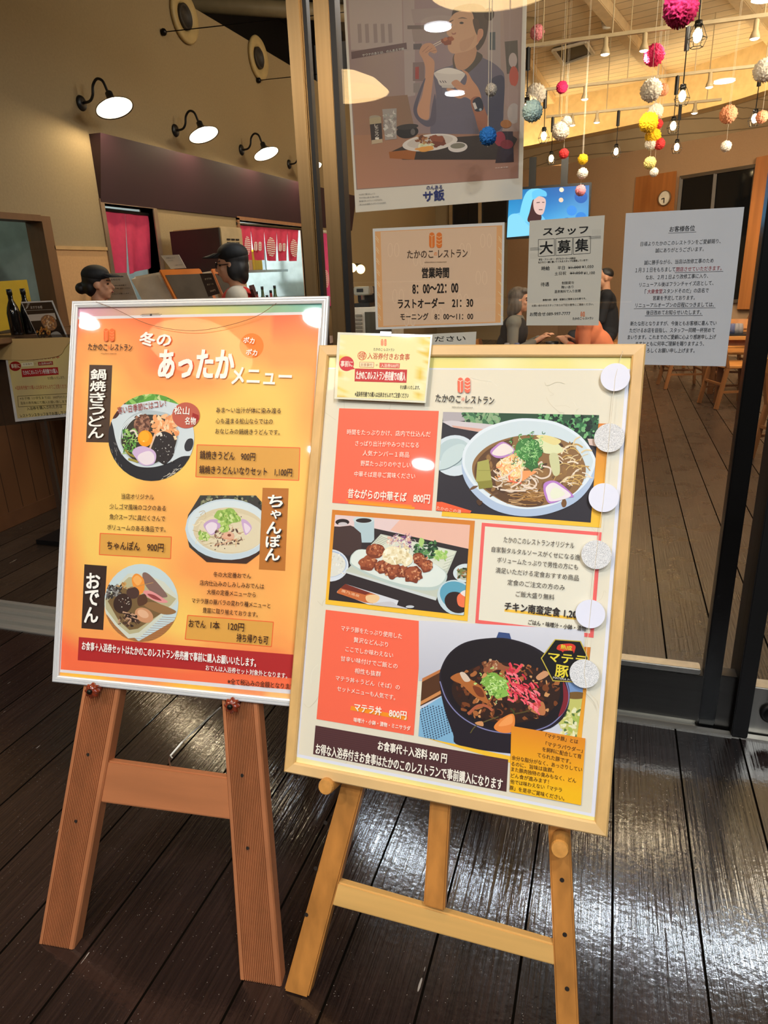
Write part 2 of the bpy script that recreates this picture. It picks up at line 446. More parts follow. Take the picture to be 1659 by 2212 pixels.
def shop_mark(k, c, h, col, tcol, tl=None, tr=None, th=0, line=(255, 255, 255), dot=None):
    """the restaurant's mark: two upright capsules with chevrons, then its name"""
    x, y = c; wq = h*.36; s_ = h/2
    for sd in (-1, 1):
        cx = x+sd*h*.23
        pts = [(cx-wq/2, y+s_-wq/2), (cx-wq/2, y-s_+wq/2)]+[(cx-wq/2*cos(t), y-s_+wq/2-wq/2*sin(t)) for t in (pi*i/6 for i in range(1, 6))]
        pts += [(cx+wq/2, y-s_+wq/2), (cx+wq/2, y+s_-wq/2)]+[(cx+wq/2*cos(t), y+s_-wq/2+wq/2*sin(t)) for t in (pi*i/6 for i in range(1, 6))]
        k.poly(pts, col)
        lw = h*.035
        if sd < 0:
            k.line((cx, y-s_*.55), (cx, y+s_), lw, line); k.line((cx-wq/2, y-s_*.7), (cx, y-s_*.5), lw, line); k.line((cx+wq/2, y-s_*.7), (cx, y-s_*.5), lw, line)
        else:
            for q in (-.55, -.1, .35):
                k.line((cx-wq/2, y+s_*q), (cx, y+s_*(q+.2)), lw, line); k.line((cx+wq/2, y+s_*q), (cx, y+s_*(q+.2)), lw, line)
    if tl:
        f = lambda a: (tl[0]+(tr[0]-tl[0])*a, tl[1]+(tr[1]-tl[1])*a)
        k.text('たかのこ', f(0), f(.43), th, tcol, .02)
        k.text('の', f(.445), f(.495), th*.42, dot or col, .02)
        k.text('レストラン', f(.515), f(1), th, tcol, .02)
# ================================================================ the setting
WX = -3.753               # left wall of the hall
WHITE = mat('white_paint', (225, 220, 205), .6)
DARK = mat('dark_metal', (24, 22, 22), .35, .6)
BLACK = mat('black_plastic', (16, 16, 17), .4)
STEEL = mat('brushed_steel', (175, 172, 165), .28, 1.0, scale=40, stretch=(1, 1, .02))
BRASS = mat('warm_brushed_steel', (166, 139, 100), .33, 1.0, scale=60, stretch=(1, 1, .01))
BEIGE = mat('beige_plaster', (162, 141, 104), .85, var=.05, scale=60, bump=.08)
PEACH = mat('peach_plaster', (214, 165, 110), .85, var=.05, scale=60, bump=.08)
BROWNW = mat('brown_plaster', (176, 140, 104), .85, var=.05, scale=60, bump=.08)
PURPLE = mat('aubergine_panel', (52, 27, 37), .55, var=.08, scale=2)
DECK = plank_mat('deck_planks', (24, 17, 15), (54, 39, 34), .2015, .097, .13, .30, .87, scr_col=(.42, .37, .32), coat=.7)
HALLF = plank_mat('hall_planks', (44, 35, 28), (76, 60, 46), .2015, .097, .26, .5, .88, coat=.2, seam=.0035)

structure(obj('floor', [(-6, -3.5, 0), (4, -3.5, 0), (4, 2.2, 0), (-6, 2.2, 0), (-6, -3.5, -.05), (4, -3.5, -.05), (4, 2.2, -.05), (-6, 2.2, -.05)],
              [[0, 1, 2, 3], [4, 7, 6, 5], [0, 4, 5, 1], [1, 5, 6, 2], [2, 6, 7, 3], [3, 7, 4, 0]], DECK, base=(0, 0, 0)), 'dark brown glossy deck boards in front of the shop')
structure(obj('floor', [(-6.5, 2.44, 0), (8, 2.44, 0), (8, 16, 0), (-6.5, 16, 0), (-6.5, 2.44, -.05), (8, 2.44, -.05), (8, 16, -.05), (-6.5, 16, -.05)],
              [[0, 1, 2, 3], [4, 7, 6, 5], [0, 4, 5, 1], [1, 5, 6, 2], [2, 6, 7, 3], [3, 7, 4, 0]], HALLF, base=(0, 0, 0)), 'worn brown plank floor inside the restaurant')
# threshold with its three rails
RAILM = mat('rail_steel', (186, 182, 172), .3, .55, scale=60, stretch=(.02, 1, 1))
m = MB(); m.box((-6, 2.2, -.05), (4, 2.44, -.012))
for y0, y1, z1 in ((2.2, 2.225, .006), (2.272, 2.31, .004), (2.35, 2.38, .004), (2.415, 2.44, .006)): m.box((-6, y0, -.02), (4, y1, z1))
structure(m.build('trim_1', RAILM), 'steel threshold with sliding door rails')
# terrace ceiling overhead (seen only in reflections)
structure(MB().box((-6, -3.5, 3.02), (4, 2.2, 3.1)).build('ceiling_terrace', mat('dark_soffit', (58, 46, 38), .7)))
structure(MB().box((-6, 2.2, 3.25), (4, 2.3, 3.6)).build('trim_2', BRASS))

# glass front: two steel stiles, the fixed pane, the sliding door stile and rails
GL = glass_mat('shop_glass')
structure(MB().box((-.865, 2.256, .02), (.372, 2.264, 3.25)).build('window_1', GL), 'large shop window with notices on it')
m = MB(); m.box((-.990, 2.242, 0), (-.945, 2.275, 3.25)); m.box((-.945, 2.25, 0), (-.938, 2.275, 3.25))
structure(m.build('trim_3', BRASS, bevel=.003), 'brushed steel door stile')
structure(MB().box((-.938, 2.246, 0), (-.926, 2.272, 3.25)).build('trim_25', BLACK))
m = MB(); m.box((-.903, 2.242, 0), (-.852, 2.275, 3.25))
structure(m.build('trim_4', BRASS, bevel=.003), 'brushed steel window stile')
structure(MB().box((-.852, 2.240, 0), (-.834, 2.285, 3.25)).build('trim_5', BLACK))
structure(MB().box((-.826, 2.25, 0.02), (.372, 2.27, .045)).build('trim_6', BLACK))
m = MB(); m.box((-.83, 2.232, .022), (.372, 2.29, .20)); 
structure(m.build('trim_7', mat('dark_rail', (62, 60, 58), .32, .9, scale=50, stretch=(.02, 1, 1)), bevel=.003), 'dark metal bottom rail of the window')
structure(MB().box((-.83, 2.238, .20), (.36, 2.284, .222)).build('trim_8', STEEL, bevel=.003))
m = MB(); m.box((.371, 2.235, .0), (.425, 2.295, 3.25))
structure(m.build('trim_9', mat('black_stile', (20, 20, 20), .22, .3), bevel=.004), 'black window stile')
m = MB(); m.box((.472, 2.20, 0), (.522, 2.36, 3.25))
structure(m.build('trim_10', mat('black_post', (9, 8, 8), .5), bevel=.003), 'black door post')
structure(MB().box((.425, 2.262, .02), (.472, 2.268, 3.25)).build('window_2', GL))
structure(MB().box((.425, 2.238, .0), (.472, 2.29, .21)).build('trim_11', MATS['dark_rail']))
structure(MB().box((.522, 2.256, .02), (1.6, 2.264, 3.25)).build('window_3', GL))
m = MB(); m.box((.522, 2.232, .0), (1.6, 2.29, .185))
d3 = structure(m.build('door_1', STEEL, bevel=.003), 'steel bottom rail of the neighbouring glass door')
lk = at_y(1657, 1545, 2.23)
MB().lathe([(.001, 0), (.030, 0), (.034, .006), (.034, .012), (.022, .016), (.02, .008), (.001, .008)], 24, lk+V3((.01, .004, .01)), (0, -1, 0)).build('lock', BLACK, d3, True)

# ---------------------------------------------------------------- left wall (x = WX) with its openings
def wallbox(y0, y1, z0, z1, m=None, t=.12): return MB().box((WX-t, y0, z0), (WX, y1, z1))
DOORY0, DOORY1, DOORZ = 4.83, 5.45, 2.085
HT = at_x(500, 65.6, WX).z
m = MB()
for y0, y1, z0, z1 in ((2.0, 3.2, 1.755, HT), (3.2, 4.226, 1.93, HT), (4.226, DOORY0, 1.755, HT), (DOORY0, DOORY1, DOORZ, HT), (DOORY1, 6.92, 0, HT),
                       (6.92, 8.75, 2.07, HT), (6.92, 8.75, 0, .95), (8.75, 14.6, 0, HT)):
    m.box((WX-.12, y0, z0), (WX, y1, z1))
structure(m.build('wall_left', BEIGE, base=(WX, 2, 0)), 'beige wall with gooseneck lamps')
m = MB(); m.box((WX-.12, 2.0, 1.22), (WX, 3.2, 1.755)); m.box((WX-.12, 4.226, 0), (WX, DOORY0, 1.755)); 
structure(m.build('wall_left_dado', PEACH, base=(WX, 2, 0)), 'peach lower wall')
structure(MB().box((WX-.12, 2.0, 0), (WX, 4.226, 1.22)).build('wall_left_panelling', line_mat('wood_panelling', (98, 62, 34), .125, 0, 1, .45, .3, .006), base=(WX, 2, 0)), 'brown wood panelling')
structure(MB().box((WX, 2.0, 0), (WX+.02, 4.3, .095)).build('baseboard_left', mat('brown_skirting', (96, 60, 34), .45)))
structure(MB().box((WX, 4.226, 1.748), (WX+.012, DOORY0-.04, 1.772)).build('trim_12', mat('pale_rail', (205, 165, 110), .5)))
m = MB(); WOODJ = mat('brown_jamb', (120, 84, 52), .45, scale=20, stretch=(1, 1, .05))
m.box((WX-.13, 4.15, 1.22), (WX+.012, 4.235, 1.96)); m.box((WX-.13, 2.6, 1.925), (WX+.012, 4.15, 1.965)); m.box((WX-.2, 2.6, 1.205), (WX+.06, 4.25, 1.235))
structure(m.build('trim_13', WOODJ, base=(WX, 3.4, 1.2)), 'brown wooden frame of the serving hatch')
m = MB(); mm = mat('door_casing', (150, 128, 105), .35, .4)
m.box((WX-.13, DOORY0-.045, 0), (WX+.012, DOORY0, DOORZ)); m.box((WX-.13, DOORY1, 0), (WX+.012, DOORY1+.05, DOORZ)); m.box((WX-.13, DOORY0-.045, DOORZ), (WX+.012, DOORY1+.05, DOORZ+.03))
structure(m.build('trim_14', mm, base=(WX, 5, 0)), 'metal casing of the kitchen doorway')
m = MB(); m.box((WX-.13, 6.87, .95), (WX+.015, 6.92, 2.09)); m.box((WX-.13, 8.75, .95), (WX+.015, 8.83, 2.09)); m.box((WX-.13, 6.87, 2.07), (WX+.015, 8.83, 2.11)); m.box((WX-.3, 6.87, .92), (WX+.1, 8.83, .95))
structure(m.build('trim_15', mat('hatch_wood', (150, 105, 70), .45, scale=20, stretch=(1, 1, .05)), base=(WX, 7.8, 1)), 'wooden frame of the kitchen counter opening')
# the aubergine fascia over the counter
SY0 = at_x(192, 290, WX).y; SX = at_y(217, 287, SY0).x
m = MB(); m.hexa([(WX, SY0, 2.09), (SX-.09, SY0, 2.09), (SX-.09, 10.3, 2.09), (WX, 10.3, 2.09)], [(WX, SY0, 2.548), (SX, SY0, 2.548), (SX, 10.3, 2.548), (WX, 10.3, 2.548)])
structure(m.build('trim_16', PURPLE, base=(WX, 7.5, 2.1)), 'dark aubergine fascia over the kitchen counter')
# dark roof void above the left wall with a pale duct
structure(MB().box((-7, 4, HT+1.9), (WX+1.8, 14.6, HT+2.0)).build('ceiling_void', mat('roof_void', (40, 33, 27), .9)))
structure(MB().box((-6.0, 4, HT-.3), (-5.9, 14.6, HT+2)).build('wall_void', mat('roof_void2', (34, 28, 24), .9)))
PIPEM = mat('cream_duct', (150, 132, 98), .5)
a, b = at_z(420, 8, 4.35), at_z(640, 22, 4.35)
d_ = (b-a).normalized()
structure(MB().tube([a-d_*2, b+d_*3], .085, 14).build('trim_17', PIPEM, smooth=True), 'pale duct under the dark roof')
# round air outlets and wire eyelets on the wall
for i, (px, py) in enumerate(((395, 37), (555, 126))):
    c = at_x(px, py, WX)
    t = thing('air_outlet', c, ('round cream air outlet high on the beige wall, the larger near one', 'round cream air outlet on the beige wall, further back beside the steel stile')[i], 'air outlet')
    MB().lathe([(.105, 0), (.20, 0), (.205, .02), (.19, .035), (.115, .02), (.10, .0)], 30, c+V3((.003, 0, 0)), (1, 0, 0), 1, False).build('ring', mat('cream_ring', (190, 165, 112), .5), t, True)
    MB().lathe([(.001, .004), (.10, .004), (.10, .03), (.085, .04), (.08, .012), (.001, .012)], 26, c+V3((.003, 0, 0)), (1, 0, 0)).build('nozzle', mat('dark_nozzle', (50, 42, 33), .6), t, True)
for i, (px, py, qx, qy) in enumerate(((349, 70, 640, 24), (555, 174, 640, 166))):
    a = at_x(px, py, WX)+V3((.02, 0, 0)); 
    t = thing('wire_anchor', a, ('upper thin tie wire hooked on the beige wall, near the larger air outlet', 'thin tie wire with a hook on the beige wall, below the smaller air outlet')[i], 'tie wire')
    MB().ball(a, .028, 10, 6).build('hook', DARK, t, True)
    MB().tube([a, a+V3((2.2, .6, .1))], .004, 5).build('wire', DARK, t)

# kitchen behind the openings
KW = mat('kitchen_tile', (190, 200, 195), .4)
m = MB(); m.box((-6.4, 2.0, 0), (-6.3, 14.6, 3)); m.box((-6.3, 4.40, 0), (WX-.12, 4.44, 2.9)); m.box((-6.3, 6.2, 0), (WX-.12, 6.24, 2.9)); m.box((-6.3, 9.4, 0), (WX-.12, 9.44, 2.9)); m.box((-6.3, 2.0, 0), (WX-.12, 2.04, 2.9))
structure(m.build('wall_kitchen', KW, base=(-5, 7, 0)))
structure(MB().box((-6.3, 2.0, 2.9), (WX-.12, 14.6, 2.95)).build('ceiling_kitchen', KW))
lamp('POINT', 'kitchen_lamp', (-5.2, 7.9, 2.6), 170, (.85, .93, 1), .2)
lamp('POINT', 'kitchen_lamp', (-5.0, 5.3, 2.6), 22, (.9, .95, 1), .2)
lamp('POINT', 'kitchen_lamp', (-5.2, 3.3, 2.6), 7, (.85, 1, .85), .2)

# ---------------------------------------------------------------- back of the hall
def poly3(pxs, z): return [at_z(x, y, z) for x, y in pxs]
Ac = poly3(smooth_path([(900, 250), (1100, 228), (1191, 212), (1329, 189), (1471, 152), (1580, 115), (1659, 84), (1760, 38)], 4), 4.5)
Cc = poly3(smooth_path([(900, 352), (1100, 322), (1194, 304), (1380, 266), (1551, 227), (1659, 194), (1760, 160)], 4), 3.66)
Dp = [(940, 388), (1100, 371), (1221, 354), (1440, 313), (1659, 273), (1800, 247), (1960, 214)]
Dc = poly3(Dp, 3.3)
def strip(name, P, za, Q, zb, m, label=None, smooth=True):
    n = len(P); v = [(p.x, p.y, za) for p in P]+[(q.x, q.y, zb) for q in Q]
    return structure(obj(name, v, [[i, i+1, n+i+1, n+i] for i in range(n-1)], m, None, smooth, base=(0, 10, 0)), label)
strip('wall_back_upper', Ac, 4.5, Ac, 3.3, mat('cream_band', (215, 190, 140), .8), 'cream band of wall above the cove light')
SOF = line_mat('soffit_boards', (200, 176, 138), .16, radians(34), 1, .6, .45, .014)
# soffit: lip on top, sloping boarded underside
n = len(Cc)
Dl = []
for i, c in enumerate(Cc):      # foot of the soffit on the wall, same bearing
    best = None
    for j in range(len(Dc)-1):
        p, q = Dc[j], Dc[j+1]; den = c.x*(q.y-p.y)-c.y*(q.x-p.x)
        if abs(den) < 1e-9: continue
        s_ = (p.x*(q.y-p.y)-p.y*(q.x-p.x))/den; u_ = ((c.x*s_-p.x)/(q.x-p.x))
        if -.02 <= u_ <= 1.02: best = s_; break
    Dl.append(V3((c.x*best, c.y*best, 3.3)) if best else V3((c.x*1.05, c.y*1.05, 3.3)))
strip('ceiling_soffit', Cc, 3.62, Dl, 3.3, SOF, 'boarded soffit around the hall')
m = MB()
for i in range(n-1):
    o1, o2 = V3((Cc[i].x, Cc[i].y, 0)).normalized()*.05, V3((Cc[i+1].x, Cc[i+1].y, 0)).normalized()*.05
    A_, B_ = Cc[i], Cc[i+1]
    m.hexa([(A_.x, A_.y, 3.60), (B_.x, B_.y, 3.60), (B_.x+o2.x, B_.y+o2.y, 3.60), (A_.x+o1.x, A_.y+o1.y, 3.60)], [(A_.x, A_.y, 3.66), (B_.x, B_.y, 3.66), (B_.x+o2.x, B_.y+o2.y, 3.66), (A_.x+o1.x, A_.y+o1.y, 3.66)])
structure(m.build('trim_18', mat('soffit_lip', (150, 120, 80), .6)))
# cove light: a strip lamp lying behind the lip
m = MB()
for i in range(2, n-1):
    o1, o2 = V3((Cc[i].x, Cc[i].y, 0)).normalized(), V3((Cc[i+1].x, Cc[i+1].y, 0)).normalized()
    A1, A2, B1, B2 = Cc[i]+o1*.10, Cc[i]+o1*.16, Cc[i+1]+o2*.10, Cc[i+1]+o2*.16
    m.hexa([(A1.x, A1.y, 3.60), (B1.x, B1.y, 3.60), (B2.x, B2.y, 3.60), (A2.x, A2.y, 3.60)], [(A1.x, A1.y, 3.625), (B1.x, B1.y, 3.625), (B2.x, B2.y, 3.625), (A2.x, A2.y, 3.625)])
tag(m.build('cove_light', mat('cove_glow', (255, 225, 150), .5, emit=(255, 232, 184), es=30)), 'warm strip light hidden along the curved cove under the ceiling', 'strip light')
# brown wall; the stretch at far left stays beige
strip('wall_back', Dc[1:], 3.32, Dc[1:], 0, BROWNW, 'brown back wall of the dining hall', False)
strip('wall_back_left', [V3((WX, 14.3, 0))]+Dc[:2], 3.8, [V3((WX, 14.3, 0))]+Dc[:2], 0, BEIGE, 'beige back wall beside the coffee corner', False)
# boarded ceiling
edge = [(p.x, p.y, 4.5) for p in Ac]
E0 = at_z(1060, 40, 4.5); 
cv = [(-2.6, 4.2, 4.5)]+[(-2.6, 13.2, 4.5)]+edge+[(6.5, 4.2, 4.5)]
CEIL = line_mat('ceiling_boards', (232, 212, 176), .25, radians(19.5), 1, .6, .4, .018)
me_ = cv+[(x, y, 4.56) for x, y, z in cv]; k = len(cv)
structure(obj('ceiling', me_, [list(range(k)), list(range(k, 2*k))[::-1]]+[[i, (i+1) % k, k+(i+1) % k, k+i] for i in range(k)], CEIL, base=(0, 8, 4.5)), 'cream boarded ceiling of the dining hall')
for i, (a, b) in enumerate((((1270, -24), (1432, 172)), ((1100, 85), (1190, 216)), ((1586, -20), (1680, 96)))):
    A_, B_ = at_z(*a, 4.43), at_z(*b, 4.43)
    structure(MB().beam(A_-(B_-A_)*.6, B_, .16, .14).build('trim_%d' % (19+i), mat('beam_cream', (225, 200, 158), .5), bevel=.01), 'cream ceiling beam')
q = [at_z(x, y, 4.49) for x, y in ((1195, 104), (1265, 86), (1282, 111), (1217, 135))]
t = thing('ceiling_grille', (q[0]+q[1]+q[2]+q[3])/4, 'square dark ventilation grille set in the cream ceiling boards', 'ceiling grille')
MB().slab(q, (0, 0, -.02)).build('grille', mat('grille_dark', (62, 55, 44), .7, scale=80), t)
m = MB()
for i in range(4): m.beam(q[i]-V3((0, 0, .03)), q[(i+1) % 4]-V3((0, 0, .03)), .05, .03)
m.build('frame', WHITE, t)
c = at_z(1311, 45, 4.44)
t = thing('smoke_detector', c, 'small round smoke detector on the ceiling beside a beam', 'smoke detector')
MB().lathe([(.001, -.09), (.05, -.085), (.062, -.05), (.062, -.02)], 18, c).build('sensor', WHITE, t, True)
MB().lathe([(.07, -.02), (.075, 0), (.075, .06)], 18, c).build('base', WHITE, t, True)

# windows and wood panels in the back wall
def back_plane(px, py, z=2.0):
    """the wall segment seen at a pixel"""
    for j in range(len(Dc)-1):
        if Dp[j][0] <= px <= Dp[j+1][0]:
            a, b = Dc[j], Dc[j+1]; return Plane(V3((a.x, a.y, 0)), V3((b.x-a.x, b.y-a.y, 0)), (0, 0, 1))
bp = back_plane(1550, 400)
WOODP = mat('orange_wood', (176, 108, 52), .4, var=.16, scale=14, stretch=(1, 1, .06), coat=.2)
NIGHT = mat('night_glass', (12, 12, 13), .06)
def wallquad(pl, pxs, c0, c1): return MB().hexa([pl.off(c0).hit(*q) for q in pxs], [pl.off(c1).hit(*q) for q in pxs])
structure(wallquad(bp, [(1476, 388), (1628, 361), (1596, 650), (1450, 655)], .0, .03).build('window_4', NIGHT), 'dark night window at the right of the dining hall')
m = MB()
for a, b in (((1470, 384), (1634, 358)), ((1545, 375), (1520, 655)), ((1472, 384), (1446, 655)), ((1446, 655), (1600, 650))): m.beam(bp.off(.04).hit(*a), bp.off(.04).hit(*b), .05, .05)
structure(m.build('trim_22', mat('window_bar', (80, 66, 50), .5)))
structure(wallquad(bp, [(1634, 340), (1664, 334), (1626, 668), (1592, 668)], .0, .10).build('trim_23', WOODP), 'orange wood column beside the night window')
bq = back_plane(1420, 400)
structure(wallquad(bq, [(1374, 383), (1462, 369), (1440, 660), (1352, 660)], .0, .03).build('door_2', WOODP), 'orange wood panel under the wall clock')
bl = back_plane(1050, 440)
structure(wallquad(bl, [(976, 424), (1100, 410), (1100, 480), (976, 486)], .0, .04).build('window_5', NIGHT), 'dark night windows behind the hours notice')
m = MB()
for a, b in (((972, 424), (1104, 409)), ((1037, 417), (1037, 483)), ((974, 424), (974, 486))): m.beam(bl.off(.06).hit(*a), bl.off(.06).hit(*b), .07, .06)
structure(m.build('trim_24', mat('window_bar2', (150, 125, 85), .5)))
# ================================================================ lamps
SHADE_IN = mat('white_enamel', (250, 245, 230), .3, var=.02)
GLOW = mat('bulb_glow', (255, 236, 200), .5, emit=(255, 226, 170), es=60)
GLOWG = mat('gooseneck_bulb_glow', (255, 240, 210), .5, emit=(255, 232, 190), es=300)
names = ['largest gooseneck wall lamp, nearest one on the beige wall', 'second gooseneck wall lamp from the near end, above the fascia', 'third gooseneck wall lamp on the beige wall, close to the stiles', 'gooseneck wall lamp half hidden behind the steel stile']
for i, (mx, my) in enumerate(((175, 223), (378, 282), (521, 324), (624, 355))):
    mp = at_x(mx, my, WX); k = (5.45/(mp.y+.7)) if False else 1.0
    t = thing('gooseneck_lamp', mp, names[i], 'wall lamp', 'gooseneck lamps along the beige wall')
    W_ = lambda dx, dz: mp+V3((dx, 0, dz))
    MB().lathe([(.001, .022), (.028, .022), (.048, .012), (.052, .002)], 20, mp, (1, 0, 0)).build('wall_plate', BLACK, t, True)
    pts = smooth_path([tuple(W_(*q)) for q in ((.0, 0), (.075, .005), (.11, .04), (.125, .10), (.165, .135), (.21, .118), (.235, .06), (.245, .035))], 5)
    MB().tube(pts, .0095, 8).build('arm', BLACK, t, True)
    ax = V3((.36, -.12, -.92)).normalized(); nk = W_(.247, .04)
    MB().lathe([(.018, -.01), (.026, .0), (.026, .03), (.034, .042), (.075, .075), (.132, .105), (.134, .112), (.128, .106), (.072, .080), (.03, .05), (.001, .05)], 28, nk, ax).build('shade', SHADE_IN if False else mat('dark_enamel', (34, 32, 30), .35), t, True)
    MB().lathe([(.127, .108), (.071, .0835), (.03, .055), (.001, .054)], 28, nk, ax, 1, False).build('shade_lining', SHADE_IN, t, True)
    bc = nk+ax*.085
    MB().ball(bc, (.034, .034, .034), 12, 8).build('bulb', GLOWG, t, True)

# tracks, cage pendants and spotlights over the dining hall
TRK = mat('track_paint', (196, 176, 138), .5)
tracks = []
for i, (a, b, lab) in enumerate((((1130, 99), (1700, 29), 'pale lighting track nearest the glass, running below the ceiling grille'), ((1180, 194), (1700, 134), 'middle pale lighting track across the dining hall'), ((1180, 254), (1560, 213), 'far pale lighting track in front of the cove light'))):
    A_, B_ = at_z(*a, 3.5), at_z(*b, 3.5); Yt = (A_.y+B_.y)/2; A_.y = B_.y = Yt
    t = thing('lighting_track', (A_+B_)/2, lab, 'lighting track', 'lighting tracks over the dining hall')
    MB().beam(A_, B_, .035, .03).build('rail', TRK, t)
    for k in range(4):
        p = A_+(B_-A_)*(.08+.28*k)
        MB().tube([p, (p.x, p.y, 4.5)], .006, 6).build('hanger', TRK, t)
    tracks.append(Yt)
NEAR = tracks[0]-1.4
A_, B_ = V3((-1.0, NEAR, 3.5)), V3((2.6, NEAR, 3.5))
t = thing('lighting_track', (A_+B_)/2, 'pale lighting track above the first pendant, over the top of the view', 'lighting track', 'lighting tracks over the dining hall'); MB().beam(A_, B_, .035, .03).build('rail', TRK, t)
BULBGLASS = mat('bulb_core', (255, 232, 190), .4, emit=(255, 220, 160), es=110)
def pendant(px, py, Y, lab, first=[None]):
    c = at_y(px, py, Y)
    if first[0] is None:
        t = thing('cage_pendant', c, lab, 'pendant lamp', 'wire cage pendants over the dining hall')
        o = c
        MB().ball(o+V3((0, 0, -.015)), (.032, .032, .045), 12, 8).build('bulb', BULBGLASS, t, True)
        MB().lathe([(.010, .085), (.026, .08), (.028, .05), (.022, .03), (.001, .03)], 14, o).build('socket', DARK, t, True)
        m = MB(); R1, R2, R3 = .03, .068, .045
        ring = lambda r, z: [tuple(o+V3((r*cos(pi*k/3), r*sin(pi*k/3), z))) for k in range(7)]
        for k in range(6):
            a = pi*k/3; m.tube([o+V3((R1*cos(a), R1*sin(a), .055)), o+V3((R2*cos(a), R2*sin(a), -.035)), o+V3((R3*cos(a), R3*sin(a), -.09))], .0028, 4)
        for r, z in ((R1, .055), (R2, -.035), (R3, -.09)): m.tube(ring(r, z), .0028, 4)
        m.build('cage', DARK, t)
        first[0] = t
    else:
        t = first[0].copy(); COL.objects.link(t); t.location = c; t['label'] = lab
        for ch in first[0].children:
            if ch.name.split('.')[0] in ('cord', 'connector'): continue
            d = ch.copy(); COL.objects.link(d); d.parent = t
    MB().tube([(c.x, c.y, c.z+.08), (c.x, c.y, 3.5)], .005, 6).build('cord', DARK, t)
    MB().tube([(c.x, c.y, 3.30), (c.x, c.y, 3.49)], .022, 8).build('connector', BLACK, t)
pendant(1507, 72, NEAR, 'wire cage pendant with the largest bulb, right of the big crimson pompom')
pendant(1138, 231, tracks[0], 'wire cage pendant at the right edge of the large poster, beside the teal pompom standing in for a reflection')
pendant(1474, 204, tracks[0], 'wire cage pendant below and left of the ellipse of light, right of the white pompom')
pendant(1454.5, 269, tracks[1], 'wire cage pendant just right of the yellow pompoms, the upper one')
pendant(1175, 291, tracks[1], 'wire cage pendant left of the pale grey pompom pair')
pendant(1630.6, 253, tracks[1], 'wire cage pendant beside the small peach pompom at the far right')
pendant(1462, 315, tracks[2], 'wire cage pendant right of the yellow pompoms, the lower one')
pendant(1331, 325, tracks[2], 'wire cage pendant alone in the middle, under the cove light')
pendant(1191, 340, tracks[2], 'lowest wire cage pendant, left of the small red pompom')
LENS = mat('spot_lens', (255, 250, 235), .4, emit=(255, 242, 214), es=22)
def spot(px, py, Y, lab, first=[None]):
    c = at_y(px, py, Y)
    if first[0] is None:
        t = thing('track_spotlight', c, lab, 'spotlight', 'track spotlights over the dining hall')
        MB().lathe([(.014, .15), (.022, .14), (.022, .07), (.034, .04), (.046, .0), (.041, .0), (.032, .035), (.001, .04)], 16, c).build('housing', TRK, t, True)
        MB().ball(c+V3((0, 0, .005)), (.038, .038, .016), 14, 8).build('lens', LENS, t, True)
        first[0] = t
    else:
        t = first[0].copy(); COL.objects.link(t); t.location = c; t['label'] = lab
        for ch in first[0].children:
            if ch.name.startswith('stem'): continue
            d = ch.copy(); COL.objects.link(d); d.parent = t
    MB().tube([(c.x, c.y, c.z+.14), (c.x, c.y, 3.5)], .008, 6).build('stem', TRK, t)
for px, py, i, lab in ((1307, 118, 0, 'white track spotlight between the ceiling grille and the crimson pompom'), (1391, 110, 0, 'white track spotlight touching the upper left of the medium crimson pompom'), (1630, 84, 0, 'white track spotlight at the far right of the nearest track'),
                       (1263, 215, 1, 'white track spotlight right of the small crimson pompom'), (1532, 189, 1, 'white track spotlight right of the second pendant row, left of the peach pompom'), (1236, 271, 2, 'white track spotlight close to the pale grey pompoms'),
                       (1289, 265, 2, 'small unlit-looking track spotlight left of the lone middle pendant'), (1500, 245, 2, 'white track spotlight on the far track, right of the upper yellow pompom')):
    spot(px, py, tracks[i], lab)
for px, py, i, aim in ((1307, 118, 0, (-1.2, 11, 1.6)), (1391, 110, 0, (.6, 9, .6)), (1263, 215, 1, (-.3, 12.3, 1.9)), (1532, 189, 1, (1.9, 10.6, 1.8)), (1500, 245, 2, (1.2, 11.5, 2.2)), (1630, 84, 0, (1.5, 8.2, .6)), (1480, 40, 0, (-.1, 7.3, .95))):  # last entry has no spotlight, an added fill on the diners
    c = at_y(px, py, tracks[i]); lamp('SPOT', 'track_spot_and_fill', c+V3((0, 0, -.012)), 150, (1, .88, .68), .03, aim, 100, .8)

# ================================================================ tissue pompoms on threads
from mathutils import noise
def pom_mesh(col, name):
    bm = bmesh.new(); bmesh.ops.create_icosphere(bm, subdivisions=5, radius=1)
    for v in bm.verts:
        d = v.co.normalized()
        q = noise.noise(d*4.2)*.10+abs(noise.noise(d*7.5+V3((3, 1, 2))))*.30+abs(noise.noise(d*15+V3((9, 1, 5))))*.14
        v.co = d*(.82+q)
    me = bpy.data.meshes.new('pompom'); bm.to_mesh(me); bm.free()
    me.materials.append(mat(name, col, .8, var=.1, scale=5))
    me.polygons.foreach_set('use_smooth', [True]*len(me.polygons))
    return me
PC = {'pink': (240, 150, 160), 'crimson': (190, 18, 78), 'white': (238, 228, 212), 'teal': (205, 232, 222), 'yellow': (245, 196, 20), 'red': (215, 50, 50), 'pale yellow': (235, 215, 130), 'peach': (240, 165, 125), 'blue': (40, 120, 200), 'grey': (205, 195, 180)}
PM = {}
THREAD = mat('white_thread', (225, 215, 195), .7)
